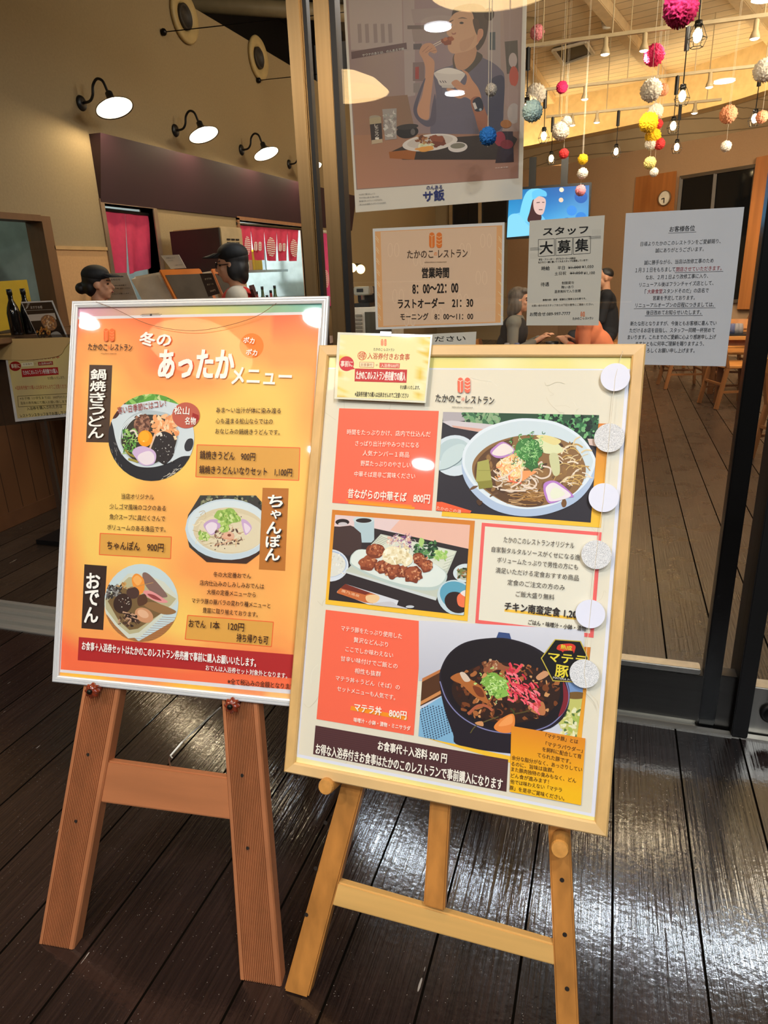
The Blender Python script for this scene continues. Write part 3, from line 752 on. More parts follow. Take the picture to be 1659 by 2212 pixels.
def pom(px, py, r, col, lab, Y=None, top=4.48):
    Y = Y or max(3.9, min(8.6, .118*FPX/r*.98)); c = at_y(px, py, Y)
    dist = (c-CAM).dot(fw); R = r*dist/FPX
    if col not in PM: PM[col] = pom_mesh(PC[col], 'tissue_'+col.replace(' ', '_'))
    t = thing('paper_pompom', c, lab, 'pompom', 'tissue pompoms hanging over the dining hall')
    o = bpy.data.objects.new('tissue_ball', PM[col]); COL.objects.link(o); o.parent = t; o.scale = (R, R, R); o.rotation_euler = (rng.uniform(0, 3), rng.uniform(0, 3), rng.uniform(0, 3))
    MB().tube([(c.x, c.y, c.z-R*1.1), (c.x, c.y, max(top, c.z+.2))], .0010, 5).build('thread', THREAD, t)
for a in ((1160.6, 70, 15.5, 'pink', 'pink tissue pompom beside the top right edge of the large poster'),
          (1470.6, 18, 37, 'crimson', 'largest crimson tissue pompom at the top of the view'),
          (1413, 119, 22, 'crimson', 'medium crimson tissue pompom under the nearest track'),
          (1214, 188.7, 12.5, 'crimson', 'small crimson tissue pompom left of the middle track'),
          (1157, 204, 22, 'white', 'white tissue pompom beside the right edge of the large poster, above the teal one standing in for a reflection'),
          (1406.6, 195, 23, 'white', 'white tissue pompom below the medium crimson one'),
          (1432, 194, 12.5, 'peach', 'peach tissue pompom half hidden behind a white one'),
          (1211, 283, 19, 'grey', 'pale grey tissue pompom, the larger of a touching pair'),
          (1224, 263, 11.5, 'grey', 'pale grey tissue pompom, the smaller of a touching pair'),
          (1416, 241, 16.5, 'white', 'white tissue pompom just above the yellow ones'),
          (1401, 264.5, 20.5, 'yellow', 'upper and larger of two touching yellow tissue pompoms'),
          (1422, 268, 10, 'red', 'red tissue pompom peeking out beside the upper yellow one'),
          (1410.6, 294, 16.5, 'yellow', 'lower of two touching yellow tissue pompoms'),
          (1406.6, 311, 13, 'white', 'white tissue pompom under the lower yellow one'),
          (1424.5, 311, 12, 'red', 'red tissue pompom right of the lower yellow one'),
          (1218, 332, 10.5, 'red', 'small red tissue pompom above the television, by the lowest pendants'),
          (1259, 344, 11, 'yellow', 'small bright yellow tissue pompom over the television'),
          (1258.4, 374.6, 11.5, 'white', 'small white tissue pompom directly above the television'),
          (1254, 411.7, 11.5, 'pink', 'small pink tissue pompom in front of the television screen'),
          (1404, 352, 13, 'pale yellow', 'pale yellow tissue pompom above the wall clock'),
          (1412.7, 372, 9.5, 'white', 'smallest white tissue pompom just under the pale yellow one'),
          (1573.4, 247, 18.5, 'peach', 'larger peach tissue pompom on the right'),
          (1645.8, 252.7, 13, 'peach', 'smaller peach tissue pompom at the right edge of the view'),
          (1568.3, 316, 11.5, 'white', 'small white tissue pompom hanging under the larger peach one'),
          (1652.6, 151.6, 24, 'white', 'large white tissue pompom at the right edge of the view')):
    pom(*a)
pom(1150, 240, 22, 'teal', 'pale teal tissue pompom standing in for a reflection at the right edge of the large poster', 2.12, 3.02)  # this and the next two stand in for reflections in the window
pom(1061, 194, 13, 'grey', 'small grey tissue pompom standing in for a reflection in the glass over the large poster', 2.10, 3.02)
pom(1054, 294, 19, 'blue', 'blue tissue pompom standing in for a reflection in the glass over the large poster', 2.08, 3.02)

# ================================================================ television and clock
TVY = 11.3
tvp = Plane(V3((0, TVY, 0)), (1, 0, 0), (0, 0, 1))
q = [(1098, 409), (1275, 397), (1272, 500), (1092, 516)]
t = thing('television', tvp.hit(1185, 455), 'flat television showing a person in a pale blue hood, hung from the ceiling', 'television')
P4 = [tvp.hit(*p) for p in q]; x0 = P4[0].x; x1 = P4[1].x; z1 = (P4[0].z+P4[1].z)/2; z0 = (P4[2].z+P4[3].z)/2
MB().box((x0-.02, TVY, z0-.03), (x1+.02, TVY+.07, z1+.02)).build('bezel', BLACK, t, bevel=.008)
m = MB()
for px in (1150, 1219):
    xx = at_y(px, 380, TVY+.1).x; m.beam((xx, TVY+.12, z0+.1), (xx, TVY+.12, at_y(px, 340, TVY+.12).z), .10, .05, (1, 0, 0))
m.build('ceiling_mount', BLACK, t)
k = Ink(tvp.off(.004), 0, 2e-4)
def tvbg(a, b):
    s_ = .5+.5*sin(a*7+b*4)
    return (int(30+50*b+30*s_*a), int(95+75*b+20*s_), int(165+60*b+10*s_))
k.grad([(1100, 411), (1273, 400), (1270, 498), (1095, 513)], tvbg, 10, 6)
k.clip = [(1100, 411), (1273, 400), (1270, 498), (1095, 513)]
for x, y, r, c in ((1213, 410, 5, (250, 220, 190)), (1212, 432, 5, (240, 200, 170)), (1235, 455, 11, (60, 140, 220)), (1255, 470, 12, (50, 130, 210)), (1225, 480, 10, (40, 110, 190)), (1255, 425, 14, (30, 95, 175))): k.ell((x, y), r, r, c)
k.curve([(1098, 472), (1120, 460), (1150, 455), (1175, 470), (1185, 505), (1140, 520), (1090, 520)], (110, 190, 235))
k.curve([(1122, 470), (1132, 425), (1148, 408), (1172, 410), (1180, 425), (1172, 420), (1160, 432), (1152, 455), (1150, 480), (1135, 478)], (120, 205, 240))
k.curve([(1144, 458), (1152, 430), (1162, 440), (1170, 470), (1160, 482), (1140, 478)], (70, 40, 40))
k.curve([(1153, 432), (1164, 424), (1178, 430), (1178, 447), (1172, 463), (1160, 462), (1153, 450)], (215, 180, 170))
k.curve([(1150, 415), (1165, 409), (1179, 414), (1180, 424), (1164, 424), (1152, 431)], (100, 190, 230))
for a in (((1159, 438), (1166, 437)), ((1171, 437), (1176, 437)), ((1164, 453), (1172, 453))): k.line(*a, 1.6, (60, 40, 45))
k.curve([(1098, 470), (1118, 462), (1135, 480), (1150, 500), (1120, 515), (1095, 514)], (130, 205, 240))
k.build('screen', print_mat('tv_screen', .3, es=1.25), t)
c = bq.off(.035).hit(1437, 428); rr = 15.5*(c-CAM).dot(fw)/FPX
t = thing('wall_clock', c, 'round white wall clock on the orange wood panel', 'clock')
MB().lathe([(.001, .0), (rr*.9, .0), (rr, .01), (rr, .03), (rr*.9, .035), (rr*.88, .02), (.001, .02)], 32, c, bq.n).build('case', mat('clock_case', (120, 92, 60), .4), t, True)
MB().lathe([(.001, .024), (rr*.88, .024), (rr*.88, .02), (.001, .02)], 32, c, bq.n).build('dial', mat('clock_dial', (235, 225, 205), .5), t)
for ang, ln in ((-.05, .62), (1.35, .45)):
    d = bq.u*sin(ang)*-1+bq.v*-cos(ang); MB().beam(c+bq.n*.03, c+bq.n*.03+d*rr*ln, .014, .004, bq.u).build('hand', BLACK, t)

# ================================================================ noren curtains
NR = mat('noren_cloth', (212, 60, 96), .8, var=.08, scale=20)
NR2 = mat('noren_cloth_pink', (222, 70, 140), .8, var=.08, scale=20)
def cloth(pl, tl, tr, br, bl, m, name, parent, amp=.012, n=14):
    v, f = [], []
    for side in (0, 1):
        for j in range(7):
            for i in range(n+1):
                a, b = i/n, j/6
                x = (1-b)*((1-a)*tl[0]+a*tr[0])+b*((1-a)*bl[0]+a*br[0]); y = (1-b)*((1-a)*tl[1]+a*tr[1])+b*((1-a)*bl[1]+a*br[1])
                v.append(pl.hit(x, y)+pl.n*(amp*sin(a*9+j*.15)*(b*.9+.1)-side*.003))
    k = 7*(n+1)
    for j in range(6):
        for i in range(n):
            q = j*(n+1)+i; f += [[q, q+n+1, q+n+2, q+1], [q+k, q+k+1, q+k+n+2, q+k+n+1]]
    return obj(name, v, f, m, parent, True)
WP = Plane((WX, 0, 0), (0, 1, 0), (0, 0, 1))
pl = WP.off(-.05)
t = thing('noren_curtain', pl.hit(275, 590), 'plain crimson two-panel door curtain in the kitchen doorway', 'door curtain')
cloth(pl, (222, 452), (270, 457.5), (276, 592), (234, 600), NR, 'cloth_panel', t, .02)
cloth(pl, (271, 457.5), (321, 463), (328, 578), (277, 592), NR, 'cloth_panel', t, .02)
MB().tube([pl.hit(216, 452), pl.hit(328, 464.5)], .014, 8).build('rod', BLACK, t)
pl = WP.off(.0)
t = thing('noren_curtain', pl.hit(580, 560), 'crimson five-panel half curtain with white striped ovals over the kitchen counter', 'door curtain')
tops = [(514, 484), (541, 487), (570, 489.5), (598, 492), (621, 493.5), (645, 495)]; bots = [(522, 561), (547, 562), (574, 563), (598.5, 564), (621, 564), (643, 564)]
for i in range(5):
    a, b = tops[i], tops[i+1]; c, d = bots[i+1], bots[i]
    cloth(pl, a, (b[0]-.3, b[1]), (c[0]-1.6, c[1]-(i % 2)), (d[0]+1.0, d[1]), NR, 'cloth_panel', t, .02)
MB().tube([pl.hit(510, 483), pl.hit(650, 495)], .016, 8).build('rod', BLACK, t)
k = Ink(WP.off(.035), 0, 2e-4)
def oval(cx, cy, rx, ry, n=9, col=(238, 225, 220)):
    for i in range(n):
        y0 = cy-ry+2*ry*(i+.12)/n; y1 = cy-ry+2*ry*(i+.68)/n
        h0 = rx*math.sqrt(max(0, 1-((y0-cy)/ry)**2)); h1 = rx*math.sqrt(max(0, 1-((y1-cy)/ry)**2)); st = (y1-y0)*.5
        k.poly([(cx-h0, y0), (cx, y0), (cx-.2, y1), (cx-h1, y1)], col); k.poly([(cx+.2, y0+st), (cx+h0, y0+st), (cx+h1, y1+st), (cx, y1+st)], col)
NP = print_mat('noren_print', .8)
for a_ in ((534.5, 530, 6.5, 20), (585.5, 533, 9.5, 21), (635, 535.5, 8, 19)):
    k = Ink(WP.off(.035), 0, 2e-4); oval(*a_); k.build('striped_oval', NP, t)
for a_ in (((557, 532), 20), ((609.5, 534), 18)):
    k = Ink(WP.off(.035), 0, 2e-4); shop_mark(k, *a_, (235, 215, 215), (0, 0, 0), line=(200, 24, 62)); k.build('white_motif', NP, t)
t = thing('noren_curtain', WP.hit(705, 640), 'bright pink long curtain with a white striped oval seen between the steel stiles', 'door curtain')
cloth(WP.off(.03), (684, 502), (722, 505), (734, 660), (696, 662), NR2, 'cloth_panel', t, .0)
MB().tube([WP.off(.03).hit(680, 499), WP.off(.03).hit(726, 503)], .02, 8).build('rod', WHITE, t)
k = Ink(WP.off(.036), 0, 2e-4); oval(705, 602, 5.5, 19); k.build('white_motif', MATS['noren_print'], t)
# ================================================================ kitchen things behind the counter opening
SHELF = mat('shelf_steel', (170, 180, 185), .35, .7)
YX = WX-.55
p = at_x(560, 583, YX); e = at_x(655, 586, YX)
t = thing('kitchen_shelf', p, 'steel kitchen shelf seen under the half curtain, carrying yellow boxes', 'shelf')
MB().box((YX-.35, 6.6, p.z-.03), (YX, 9.2, p.z)).build('board', SHELF, t)
m = MB(); m.box((YX-.33, 6.7, p.z), (YX-.29, 6.74, 2.9)); m.box((YX-.33, 9.1, p.z), (YX-.29, 9.14, 2.9)); m.build('hanger', SHELF, t)
YB = mat('yellow_card', (225, 225, 30), .5); zs = p.z
for i, (px, w_) in enumerate(((546, .10), (553, .10), (560, .12), (567, .12))):
    y = at_x(px, 575, YX).y
    o = MB().box((YX-.2, y-.055, zs), (YX-.02, y+.045, zs+.24-.02*(i % 2))).build('carton', YB if i else mat('pale_carton', (215, 220, 190), .5), None, bevel=.004)
    tag(o, ('pale carton at the left end of the yellow boxes on the kitchen shelf', 'first yellow carton from the left on the kitchen shelf', 'second yellow carton from the left on the kitchen shelf', 'third yellow carton from the left on the kitchen shelf')[i], 'box', 'cartons on the kitchen shelf')
CT = thing('kitchen_counter', (WX-.7, 7.8, 0), 'steel kitchen worktop behind the counter opening', 'counter')
MB().box((WX-.95, 6.5, 0), (WX-.32, 9.2, .93)).build('body', SHELF, CT); MB().box((WX-.98, 6.5, .93), (WX-.31, 9.2, .96)).build('top', STEEL, CT)
BOT = [mat('bottle_dark', (40, 26, 20), .2), mat('bottle_red', (150, 40, 30), .3), mat('bottle_green', (60, 90, 50), .25)]
lb = ['dark bottle', 'amber bottle', 'green bottle', 'dark tall bottle', 'red bottle', 'brown bottle']
for i, px in enumerate((541, 552, 565, 574, 583, 592)):
    P_ = at_x(px, 610, WX-.42); s_ = .9+.15*(i % 3)
    t = thing('sauce_bottle', (P_.x, P_.y, .96), '%s in the row on the kitchen worktop, %s' % (lb[i], ('first', 'second', 'third', 'fourth', 'fifth', 'sixth')[i]+' from the near end'), 'bottle', 'bottles on the kitchen worktop')
    o = V3((P_.x, P_.y, .96))
    MB().lathe([(.001, 0), (.045, 0), (.045, .2*s_), (.02, .27*s_), (.016, .33*s_), (.001, .33*s_)], 14, o).build('glass_body', BOT[i % 3], t, True)
    MB().lathe([(.018, .33*s_), (.018, .36*s_), (.001, .36*s_)], 12, o).build('cap', BLACK, t, True)
o = at_x(636, 640, WX-.36)
t = thing('clear_tub', o, 'translucent grey plastic tub on the kitchen worktop near the steel stile', 'container')
MB().box((WX-.66, o.y-.42, .96), (WX-.34, o.y+.34, 1.22)).build('body', mat('clear_plastic', (170, 178, 185), .2, alpha=.55), t, bevel=.02)
MB().box((WX-.68, o.y-.44, 1.22), (WX-.33, o.y+.36, 1.24)).build('lid', MATS['clear_plastic'], t)
o = at_x(620, 600, WX-1.6)
t = thing('kitchen_unit', (o.x, o.y, 0), 'white kitchen refrigerator with papers on it, under the half curtain', 'refrigerator')
MB().box((o.x-.3, o.y-.5, 0), (o.x+.1, o.y+.7, 1.75)).build('body', mat('white_enamel2', (205, 215, 222), .3), t, bevel=.02)
MB().box((o.x+.1, o.y-.2, 1.0), (o.x+.13, o.y+.25, 1.38)).build('control_panel', BLACK, t)
MB().box((o.x+.1, o.y-.15, 1.46), (o.x+.108, o.y+.2, 1.7)).build('paper_note', WHITE, t)

# hatch on the left: shelves, pot, hanging yellow sheet
XK = WX-.75
for i, (a, b, lab) in enumerate((((2, 549), (80, 545), 'upper wooden kitchen shelf behind the hatch'), ((20, 598), (92, 592), 'lower wooden kitchen shelf behind the hatch'))):
    A_, B_ = at_x(*a, XK), at_x(*b, XK)
    o = MB().box((XK-.3, A_.y-.8, A_.z-.03), (XK, min(B_.y+.1, 4.38), A_.z)).build('wall_shelf', mat('hatch_shelf', (120, 92, 62), .5)); tag(o, lab, 'shelf')
o = at_x(14, 597, XK-.12); zz = at_x(*(20, 598), XK).z
t = thing('stock_pot', (o.x, o.y, zz), 'steel stock pot standing on the lower shelf in the hatch', 'pot')
MB().lathe([(.001, 0), (.10, 0), (.105, .12), (.11, .125), (.10, .13), (.001, .135)], 20, (o.x, o.y, zz)).build('body', STEEL, t, True)
MB().lathe([(.012, .135), (.02, .155), (.001, .165)], 12, (o.x, o.y, zz)).build('lid_knob', BLACK, t, True)
o = at_x(45, 592, XK-.1)
t = thing('plastic_bag', (o.x, o.y, zz), 'crumpled clear plastic bag with dark print beside the stock pot', 'bag')
m = MB()
for i in range(7): m.ball((o.x+rng.uniform(-.05, .05), o.y+rng.uniform(-.10, .10), zz+.06+rng.uniform(-.02, .05)), (.05, .07, .06), 9, 6)
m.build('film', mat('bag_film', (165, 175, 160), .25, alpha=.7), t, True)
MB().box((o.x+.02, o.y-.03, zz+.02), (o.x+.10, o.y+.06, zz+.11)).build('dark_print', BLACK, t)
hp = WP.off(.014)
o = thing('yellow_sheet', hp.hit(35, 700), 'yellow sheet of paper hanging over the hatch', 'paper sheet')
cloth(hp, (-40, 610), (58, 604), (77, 700), (-30, 722), mat('yellow_paper', (196, 160, 26), .6, var=.06), 'sheet', o, .0)
# shelf along the wall with bottles and the recommendation card
LZ = 1.235
o = MB().box((WX+.013, 2.7, LZ-.03), (WX+.40, 4.1, LZ)).build('wall_ledge', WOODJ, None, bevel=.004); tag(o, 'brown wooden ledge under the hatch behind the bottles', 'shelf')
m_ = MB(); 
for i, (px, py) in enumerate(((34, 700), (63, 700))):
    b_ = at_y(px, py, 3.46+.08*i); b_.x = max(b_.x, WX+.1)
    t = thing('sake_bottle', (b_.x, b_.y, LZ), ('dark glass bottle in front of the yellow sheet', 'dark glass bottle half hidden by the curled recommendation card')[i], 'bottle', 'dark bottles by the hatch')
    MB().lathe([(.001, 0), (.036, 0), (.038, .01), (.038, .13), (.03, .165), (.014, .205), (.013, .255), (.001, .255)], 18, (b_.x, b_.y, LZ)).build('glass_body', mat('black_glass', (14, 11, 10), .08), t, True)
    MB().lathe([(.0155, .235), (.0155, .268), (.001, .268)], 14, (b_.x, b_.y, LZ)).build('cap', BLACK, t, True)
cp = Plane((0, 3.42, 0), (1, 0, 0), (0, 0, 1))
t = thing('recommendation_card', cp.hit(110, 737), 'curled dark menu card with food photos beside the dark bottles', 'menu card')
q = [(45, 652), (113, 649), (150, 738), (88, 742)]
cloth(cp, *q, mat('card_white', (225, 222, 215), .4), 'card', t, .0)
k = Ink(cp.off(.004), 0, 2e-5); k.clip = [(48, 655), (111, 652), (147, 738), (88, 741)]
k.poly([(48, 655), (111, 652), (147, 738), (88, 741)], (30, 26, 25))
k.text('おすすめ頃', (66, 664.5), (91, 663.5), 6, (215, 205, 190)); k.line((55, 671), (114, 668.5), .6, (190, 185, 170))
k.poly([(58, 680), (118, 676), (122, 690), (62, 694)], (200, 190, 175))
for i in range(5): k.line((55+i, 668-3*i), (60+i, 664-2*i), .8, (220, 215, 200))
k.curve([(88, 690), (100, 680), (117, 686), (123, 704), (113, 714), (97, 708)], (150, 110, 80)); k.speckle(40, (93, 684, 118, 708), [(205, 150, 90), (180, 110, 60), (225, 190, 150)], 1.5, 4)
k.speckle(36, (78, 708, 108, 732), [(190, 130, 60), (160, 95, 45), (210, 165, 90)], 1.5, 4); k.curve([(110, 722), (124, 716), (136, 728), (124, 738)], (170, 165, 155))
k.build('print', print_mat('card_print', .25, .4), t)

# ================================================================ ticket notice on a floor stand, left inside the door
SY = 3.325
b0 = at_z(151, 1140); sp = Plane((0, SY, 0), (1, 0, 0), (0, 0, 1))
t = thing('notice_stand', (b0.x, SY, 0), 'floor stand with a cream ticket notice behind clear acrylic, left inside the door', 'sign stand')
bq0, bq1 = at_z(78, 1176), at_z(90, 1132)
MB().box((bq0.x, bq0.y, 0), (b0.x+.30, max(bq1.y, SY+.12), .03)).build('base_plate', BLACK, t, bevel=.004)
pt = sp.off(-.05).hit(100, 905)
MB().beam((b0.x, SY+.06, .03), (b0.x, SY+.06, 1.15), .035, .02, (1, 0, 0)).build('pole', STEEL, t)
MB().slab([sp.off(-.01).hit(*p) for p in ((-8, 724), (158, 722), (150, 905), (-8, 921))], (0, -.004, 0)).build('acrylic_panel', mat('smoky_acrylic', (70, 58, 46), .06, alpha=.55), t)
PQ = [(8, 745), (153, 738), (152, 899), (34, 911)]
MB().slab([sp.off(.008).hit(*p) for p in PQ], (0, -.003, 0)).build('sheet', mat('card_white', (225, 222, 215)), t)
k = Ink(sp.off(.0125), 0, 1e-5, gain=1.25)
k.grad([(12, 749), (151, 742), (151, 892), (38, 904)], lambda a, b: (int(205+8*sin(a*9+b*5)), int(185+8*sin(a*9+b*5)), 125), 8, 8)
shop_mark(k, (62, 758), 12, (205, 120, 70), (120, 90, 60), (54, 760), (98, 757), 5)
k.ell((48, 772), 8, 6.5, (190, 105, 55)); k.text('得', (44, 772), (52, 772), 8, (235, 225, 190), .01); k.text('入浴券付きお食事', (58, 774), (128, 769), 10, (165, 60, 40), .01)
k.ell((33, 791), 12.5, 10.5, (150, 35, 30)); k.text('事前に', (24, 791), (43, 790), 9, (235, 220, 190), .01)
k.poly([(46, 784), (72, 782), (73, 790), (47, 792)], (230, 215, 180)); k.text('お食事代', (50, 787), (70, 786), 4, (110, 60, 40)); k.text('＋', (74, 786), (78, 786), 3, (110, 60, 40))
k.poly([(82, 782), (114, 780), (115, 788), (83, 790)], (150, 40, 35)); k.text('入浴券500円', (84, 786), (112, 784), 5, (240, 220, 200))
k.poly([(46, 797), (125, 793), (127, 809), (48, 815)], (165, 38, 38)); k.text('たかのこのレストラン券売機での購入', (50, 805), (124, 801), 10, (245, 230, 215), .01)
k.text('をお願いいたします。', (103, 817), (140, 815), 6, (60, 45, 30)); k.text('※温泉券売機での購入は出来ませんのでご注意ください', (33, 838), (148, 834), 9, (165, 50, 35))
k.frame([(38, 856), (148, 850), (150, 873), (40, 879)], 1, (90, 70, 40))
k.text('※お子様（小学生までは）300円のため', (43, 861), (148, 857), 6, (70, 55, 35)); k.text('温泉の券売機にて購入お願い致します。', (44, 871), (148, 867), 6, (70, 55, 35))
k.text('入浴券を購入された方は', (58, 883), (134, 877.5), 7, (40, 32, 24), .012); k.text('レストランスタッフまでお渡し下さい', (44, 898), (150, 891), 7, (40, 32, 24), .012)
k.build('lettering', print_mat('card_print'), t)
k = Ink(sp.off(.019), 0, 1e-5)  # lampshade reflection on the acrylic, painted as a flat cream shape
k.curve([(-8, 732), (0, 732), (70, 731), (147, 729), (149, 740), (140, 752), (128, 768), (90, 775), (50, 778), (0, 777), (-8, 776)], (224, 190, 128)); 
k.build('painted_reflection', MATS['card_print'], t)

# ================================================================ order counter with two tablet terminals
CO = thing('order_counter', (-2.5, 4.6, 0), 'wooden order counter carrying the tablet terminals, behind the orange menu board', 'counter')
MB().box((-3.25, 4.50, 0), (-1.9, 5.15, 1.03)).build('body', mat('counter_wood', (110, 70, 40), .45, stretch=(1, 1, .05)), CO); MB().box((-3.28, 4.47, 1.03), (-1.87, 5.18, 1.06)).build('top', mat('counter_top', (60, 42, 30), .35), CO)
TW, TO = mat('terminal_white', (205, 190, 165), .35), mat('terminal_orange', (205, 112, 35), .35)
def terminal(q, base, lab):
    pl = leaning(base, radians(38), radians(30))
    P = [pl.hit(*p) for p in q]
    for a_, b_ in ((0, 3), (1, 2)):                      # carry the lower edge down to the counter top
        d = P[b_]-P[a_]; P[b_] = P[a_]+d*((1.064-P[a_].z)/d.z)
    c = (P[2]+P[3])/2
    t = thing('tablet_terminal', (c.x, c.y, 1.06), lab, 'order terminal')
    MB().hexa(P[::-1], [p-pl.n*.03 for p in P][::-1]).build('screen_frame', TO, t, bevel=.006)
    m_ = sum(P, V3((0, 0, 0)))/4; I = [m_+(p-m_)*.84+pl.n*.001 for p in P]
    MB().hexa(I[::-1], [p+pl.n*.003 for p in I][::-1]).build('screen', mat('tablet_glass', (92, 80, 66), .12), t)
    B0 = [p-pl.n*.03 for p in P]; B1 = [p+V3((-pl.n.x, -pl.n.y, 0)).normalized()*.18-pl.u*.22 for p in B0]
    for i in (0, 1): B1[i] = V3((B1[i].x, B1[i].y, B0[i].z-.03))
    MB().hexa(B0[::-1], B1[::-1]).build('housing', TW, t, bevel=.02)
terminal([(343, 582), (432, 579), (466, 641), (376, 646)], at_y(420, 644, 4.62), 'larger tablet terminal with an orange framed screen on the order counter')
terminal([(455, 580), (505, 577), (532, 639), (482, 643)], at_y(505, 641, 4.90), 'second tablet terminal half hidden behind the staff member in red')
PP = mat('notice_paper', (205, 195, 175), .6, var=.03)
def desk_card(q, Y, lab, m, lines, col=(60, 50, 45)):
    pl = Plane((0, Y, 0), (1, 0, 0), (0, 0, 1)); t = thing('desk_notice', pl.hit((q[2][0]+q[3][0])/2, q[3][1]), lab, 'paper notice')
    MB().slab([pl.hit(*p) for p in q], (0, .004, 0)).build('card', m, t)
    k = Ink(pl.off(.002), 0, 2e-5)
    f = lambda a, b: ((1-b)*((1-a)*q[0][0]+a*q[1][0])+b*((1-a)*q[3][0]+a*q[2][0]), (1-b)*((1-a)*q[0][1]+a*q[1][1])+b*((1-a)*q[3][1]+a*q[2][1]))
    for s_, a0, a1, b, h in lines: k.text(s_, f(a0, b), f(a1, b), h, col)
    k.build('lettering', print_mat('card_print'), t)
desk_card([(347, 552), (386, 550), (402, 579), (369, 581)], 4.74, 'small cream notice standing on top of the larger tablet terminal', PP, [('お会計について', .2, .7, .2, 3), ('こちらで', .2, .5, .4, 2), ('ご注文ください', .4, .9, .75, 2.4)])
desk_card([(219, 591), (274, 589), (299, 652), (234, 655)], 4.50, 'larger white notice leaning left of the tablet terminal', PP, [('お知らせ', .3, .65, .22, 4), ('ご注文の際は券売機で', .12, .8, .42, 2.6), ('食券をお買い求めください', .2, .9, .52, 2.6), ('よろしくお願いします', .2, .8, .7, 2.4)])
desk_card([(431, 591), (458, 590), (475, 634), (450, 641)], 4.56, 'dark menu card between the two tablet terminals', mat('dark_card', (60, 46, 36), .4), [('おすすめ', .25, .8, .25, 4), ('生ビール', .25, .8, .5, 3), ('350円', .3, .75, .8, 4)], (225, 205, 170))
P1, P2, P3 = at_y(370, 498, 5.45), at_y(475, 492.5, 5.30), at_y(523, 496.5, 5.62)
P2.z = P3.z = P1.z; P4_ = P1+P3-P2
t = thing('ticket_machine', (P2.x, P2.y, 0), 'tall meal ticket machine with a dark front and beige vented side', 'ticket machine')
MB().hexa([(p.x, p.y, 0) for p in (P1, P2, P3, P4_)], [tuple(p) for p in (P1, P2, P3, P4_)]).build('cabinet', mat('machine_beige', (196, 170, 125), .5), t, bevel=.01)
u_ = (P2-P1).normalized(); nrm = V3((u_.y, -u_.x, 0))
MB().hexa([P1+nrm*.004+V3((0, 0, -.75)), P2+nrm*.004+V3((0, 0, -.75)), P2+nrm*.004+V3((0, 0, -.01)), P1+nrm*.004+V3((0, 0, -.01))], [P1+nrm*.02+V3((0, 0, -.75)), P2+nrm*.02+V3((0, 0, -.75)), P2+nrm*.02+V3((0, 0, -.01)), P1+nrm*.02+V3((0, 0, -.01))]).build('front_panel', mat('machine_front', (42, 38, 34), .4), t)
u2 = (P3-P2).normalized(); n2 = V3((u2.y, -u2.x, 0)); L_ = (P3-P2).length
m = MB()
for r in range(9):
    for c in range(3):
        a = P2+n2*.003+u2*L_*(.24+.2*c)+V3((0, 0, -.09-.026*r)); m.slab([a, a+u2*L_*.15, a+u2*L_*.15+V3((0, 0, -.013)), a+V3((0, 0, -.013))], n2*.003)
m.build('vent_grille', BLACK, t)

# ================================================================ coffee corner at the back
o = at_y(770, 664, 9.0)
t = thing('small_fridge', (o.x+.2, 9.0, 0), 'white glass-fronted small refrigerator under the coffee machine', 'refrigerator')
MB().box((o.x-.06, 9.0, 0), (o.x+.50, 9.5, o.z)).build('cabinet', mat('fridge_white', (205, 195, 178), .4), t, bevel=.01)
MB().box((o.x+.12, 8.975, .12), (o.x+.48, 9.0, o.z-.06)).build('glass_door', mat('fridge_glass', (70, 68, 60), .1), t)
m = MB(); 
for i in range(5): m.box((o.x-.02, 8.988, o.z-.12-.05*i), (o.x+.07, 9.0, o.z-.09-.05*i))
m.build('control_panel', mat('fridge_grey', (120, 112, 100), .5), t)
t = thing('coffee_machine', (o.x+.10, 9.2, o.z), 'silver and black coffee machine standing on the small refrigerator', 'coffee machine')
MB().box((o.x-.05, 9.02, o.z), (o.x+.18, 9.4, o.z+.05)).build('drip_tray', BLACK, t)
MB().box((o.x-.05, 9.20, o.z+.05), (o.x+.18, 9.4, o.z+.25)).build('body', BLACK, t, bevel=.01)
MB().box((o.x-.05, 9.04, o.z+.15), (o.x+.18, 9.22, o.z+.26)).build('brew_head', mat('machine_silver', (190, 182, 165), .3, .6), t, bevel=.015)
m = MB(); m.tube([(o.x+.06, 9.1, o.z+.09), (o.x+.06, 9.1, o.z+.16)], .025, 10); m.build('spout', STEEL, t)
MB().box((o.x+.0, 9.035, o.z+.19), (o.x+.09, 9.04, o.z+.235)).build('display', BLACK, t)
c = at_y(770, 580, 9.6)
t = thing('wall_lamp', c, 'warm twin globe lamp glowing above the coffee machine', 'wall lamp')
for s_ in (-1, 1): MB().ball(c+V3((s_*.062, 0, -.012*s_)), .06, 14, 9).build('globe', mat('globe_glow', (255, 220, 150), .4, emit=(255, 205, 130), es=7), t, True)
MB().tube([c+V3((-.06, .02, .05)), c+V3((.06, .02, .05))], .012, 8).build('arm', DARK, t); MB().beam(c+V3((0, .03, .05)), c+V3((-.38, .3, .05)), .03, .03).build('bracket', DARK, t)
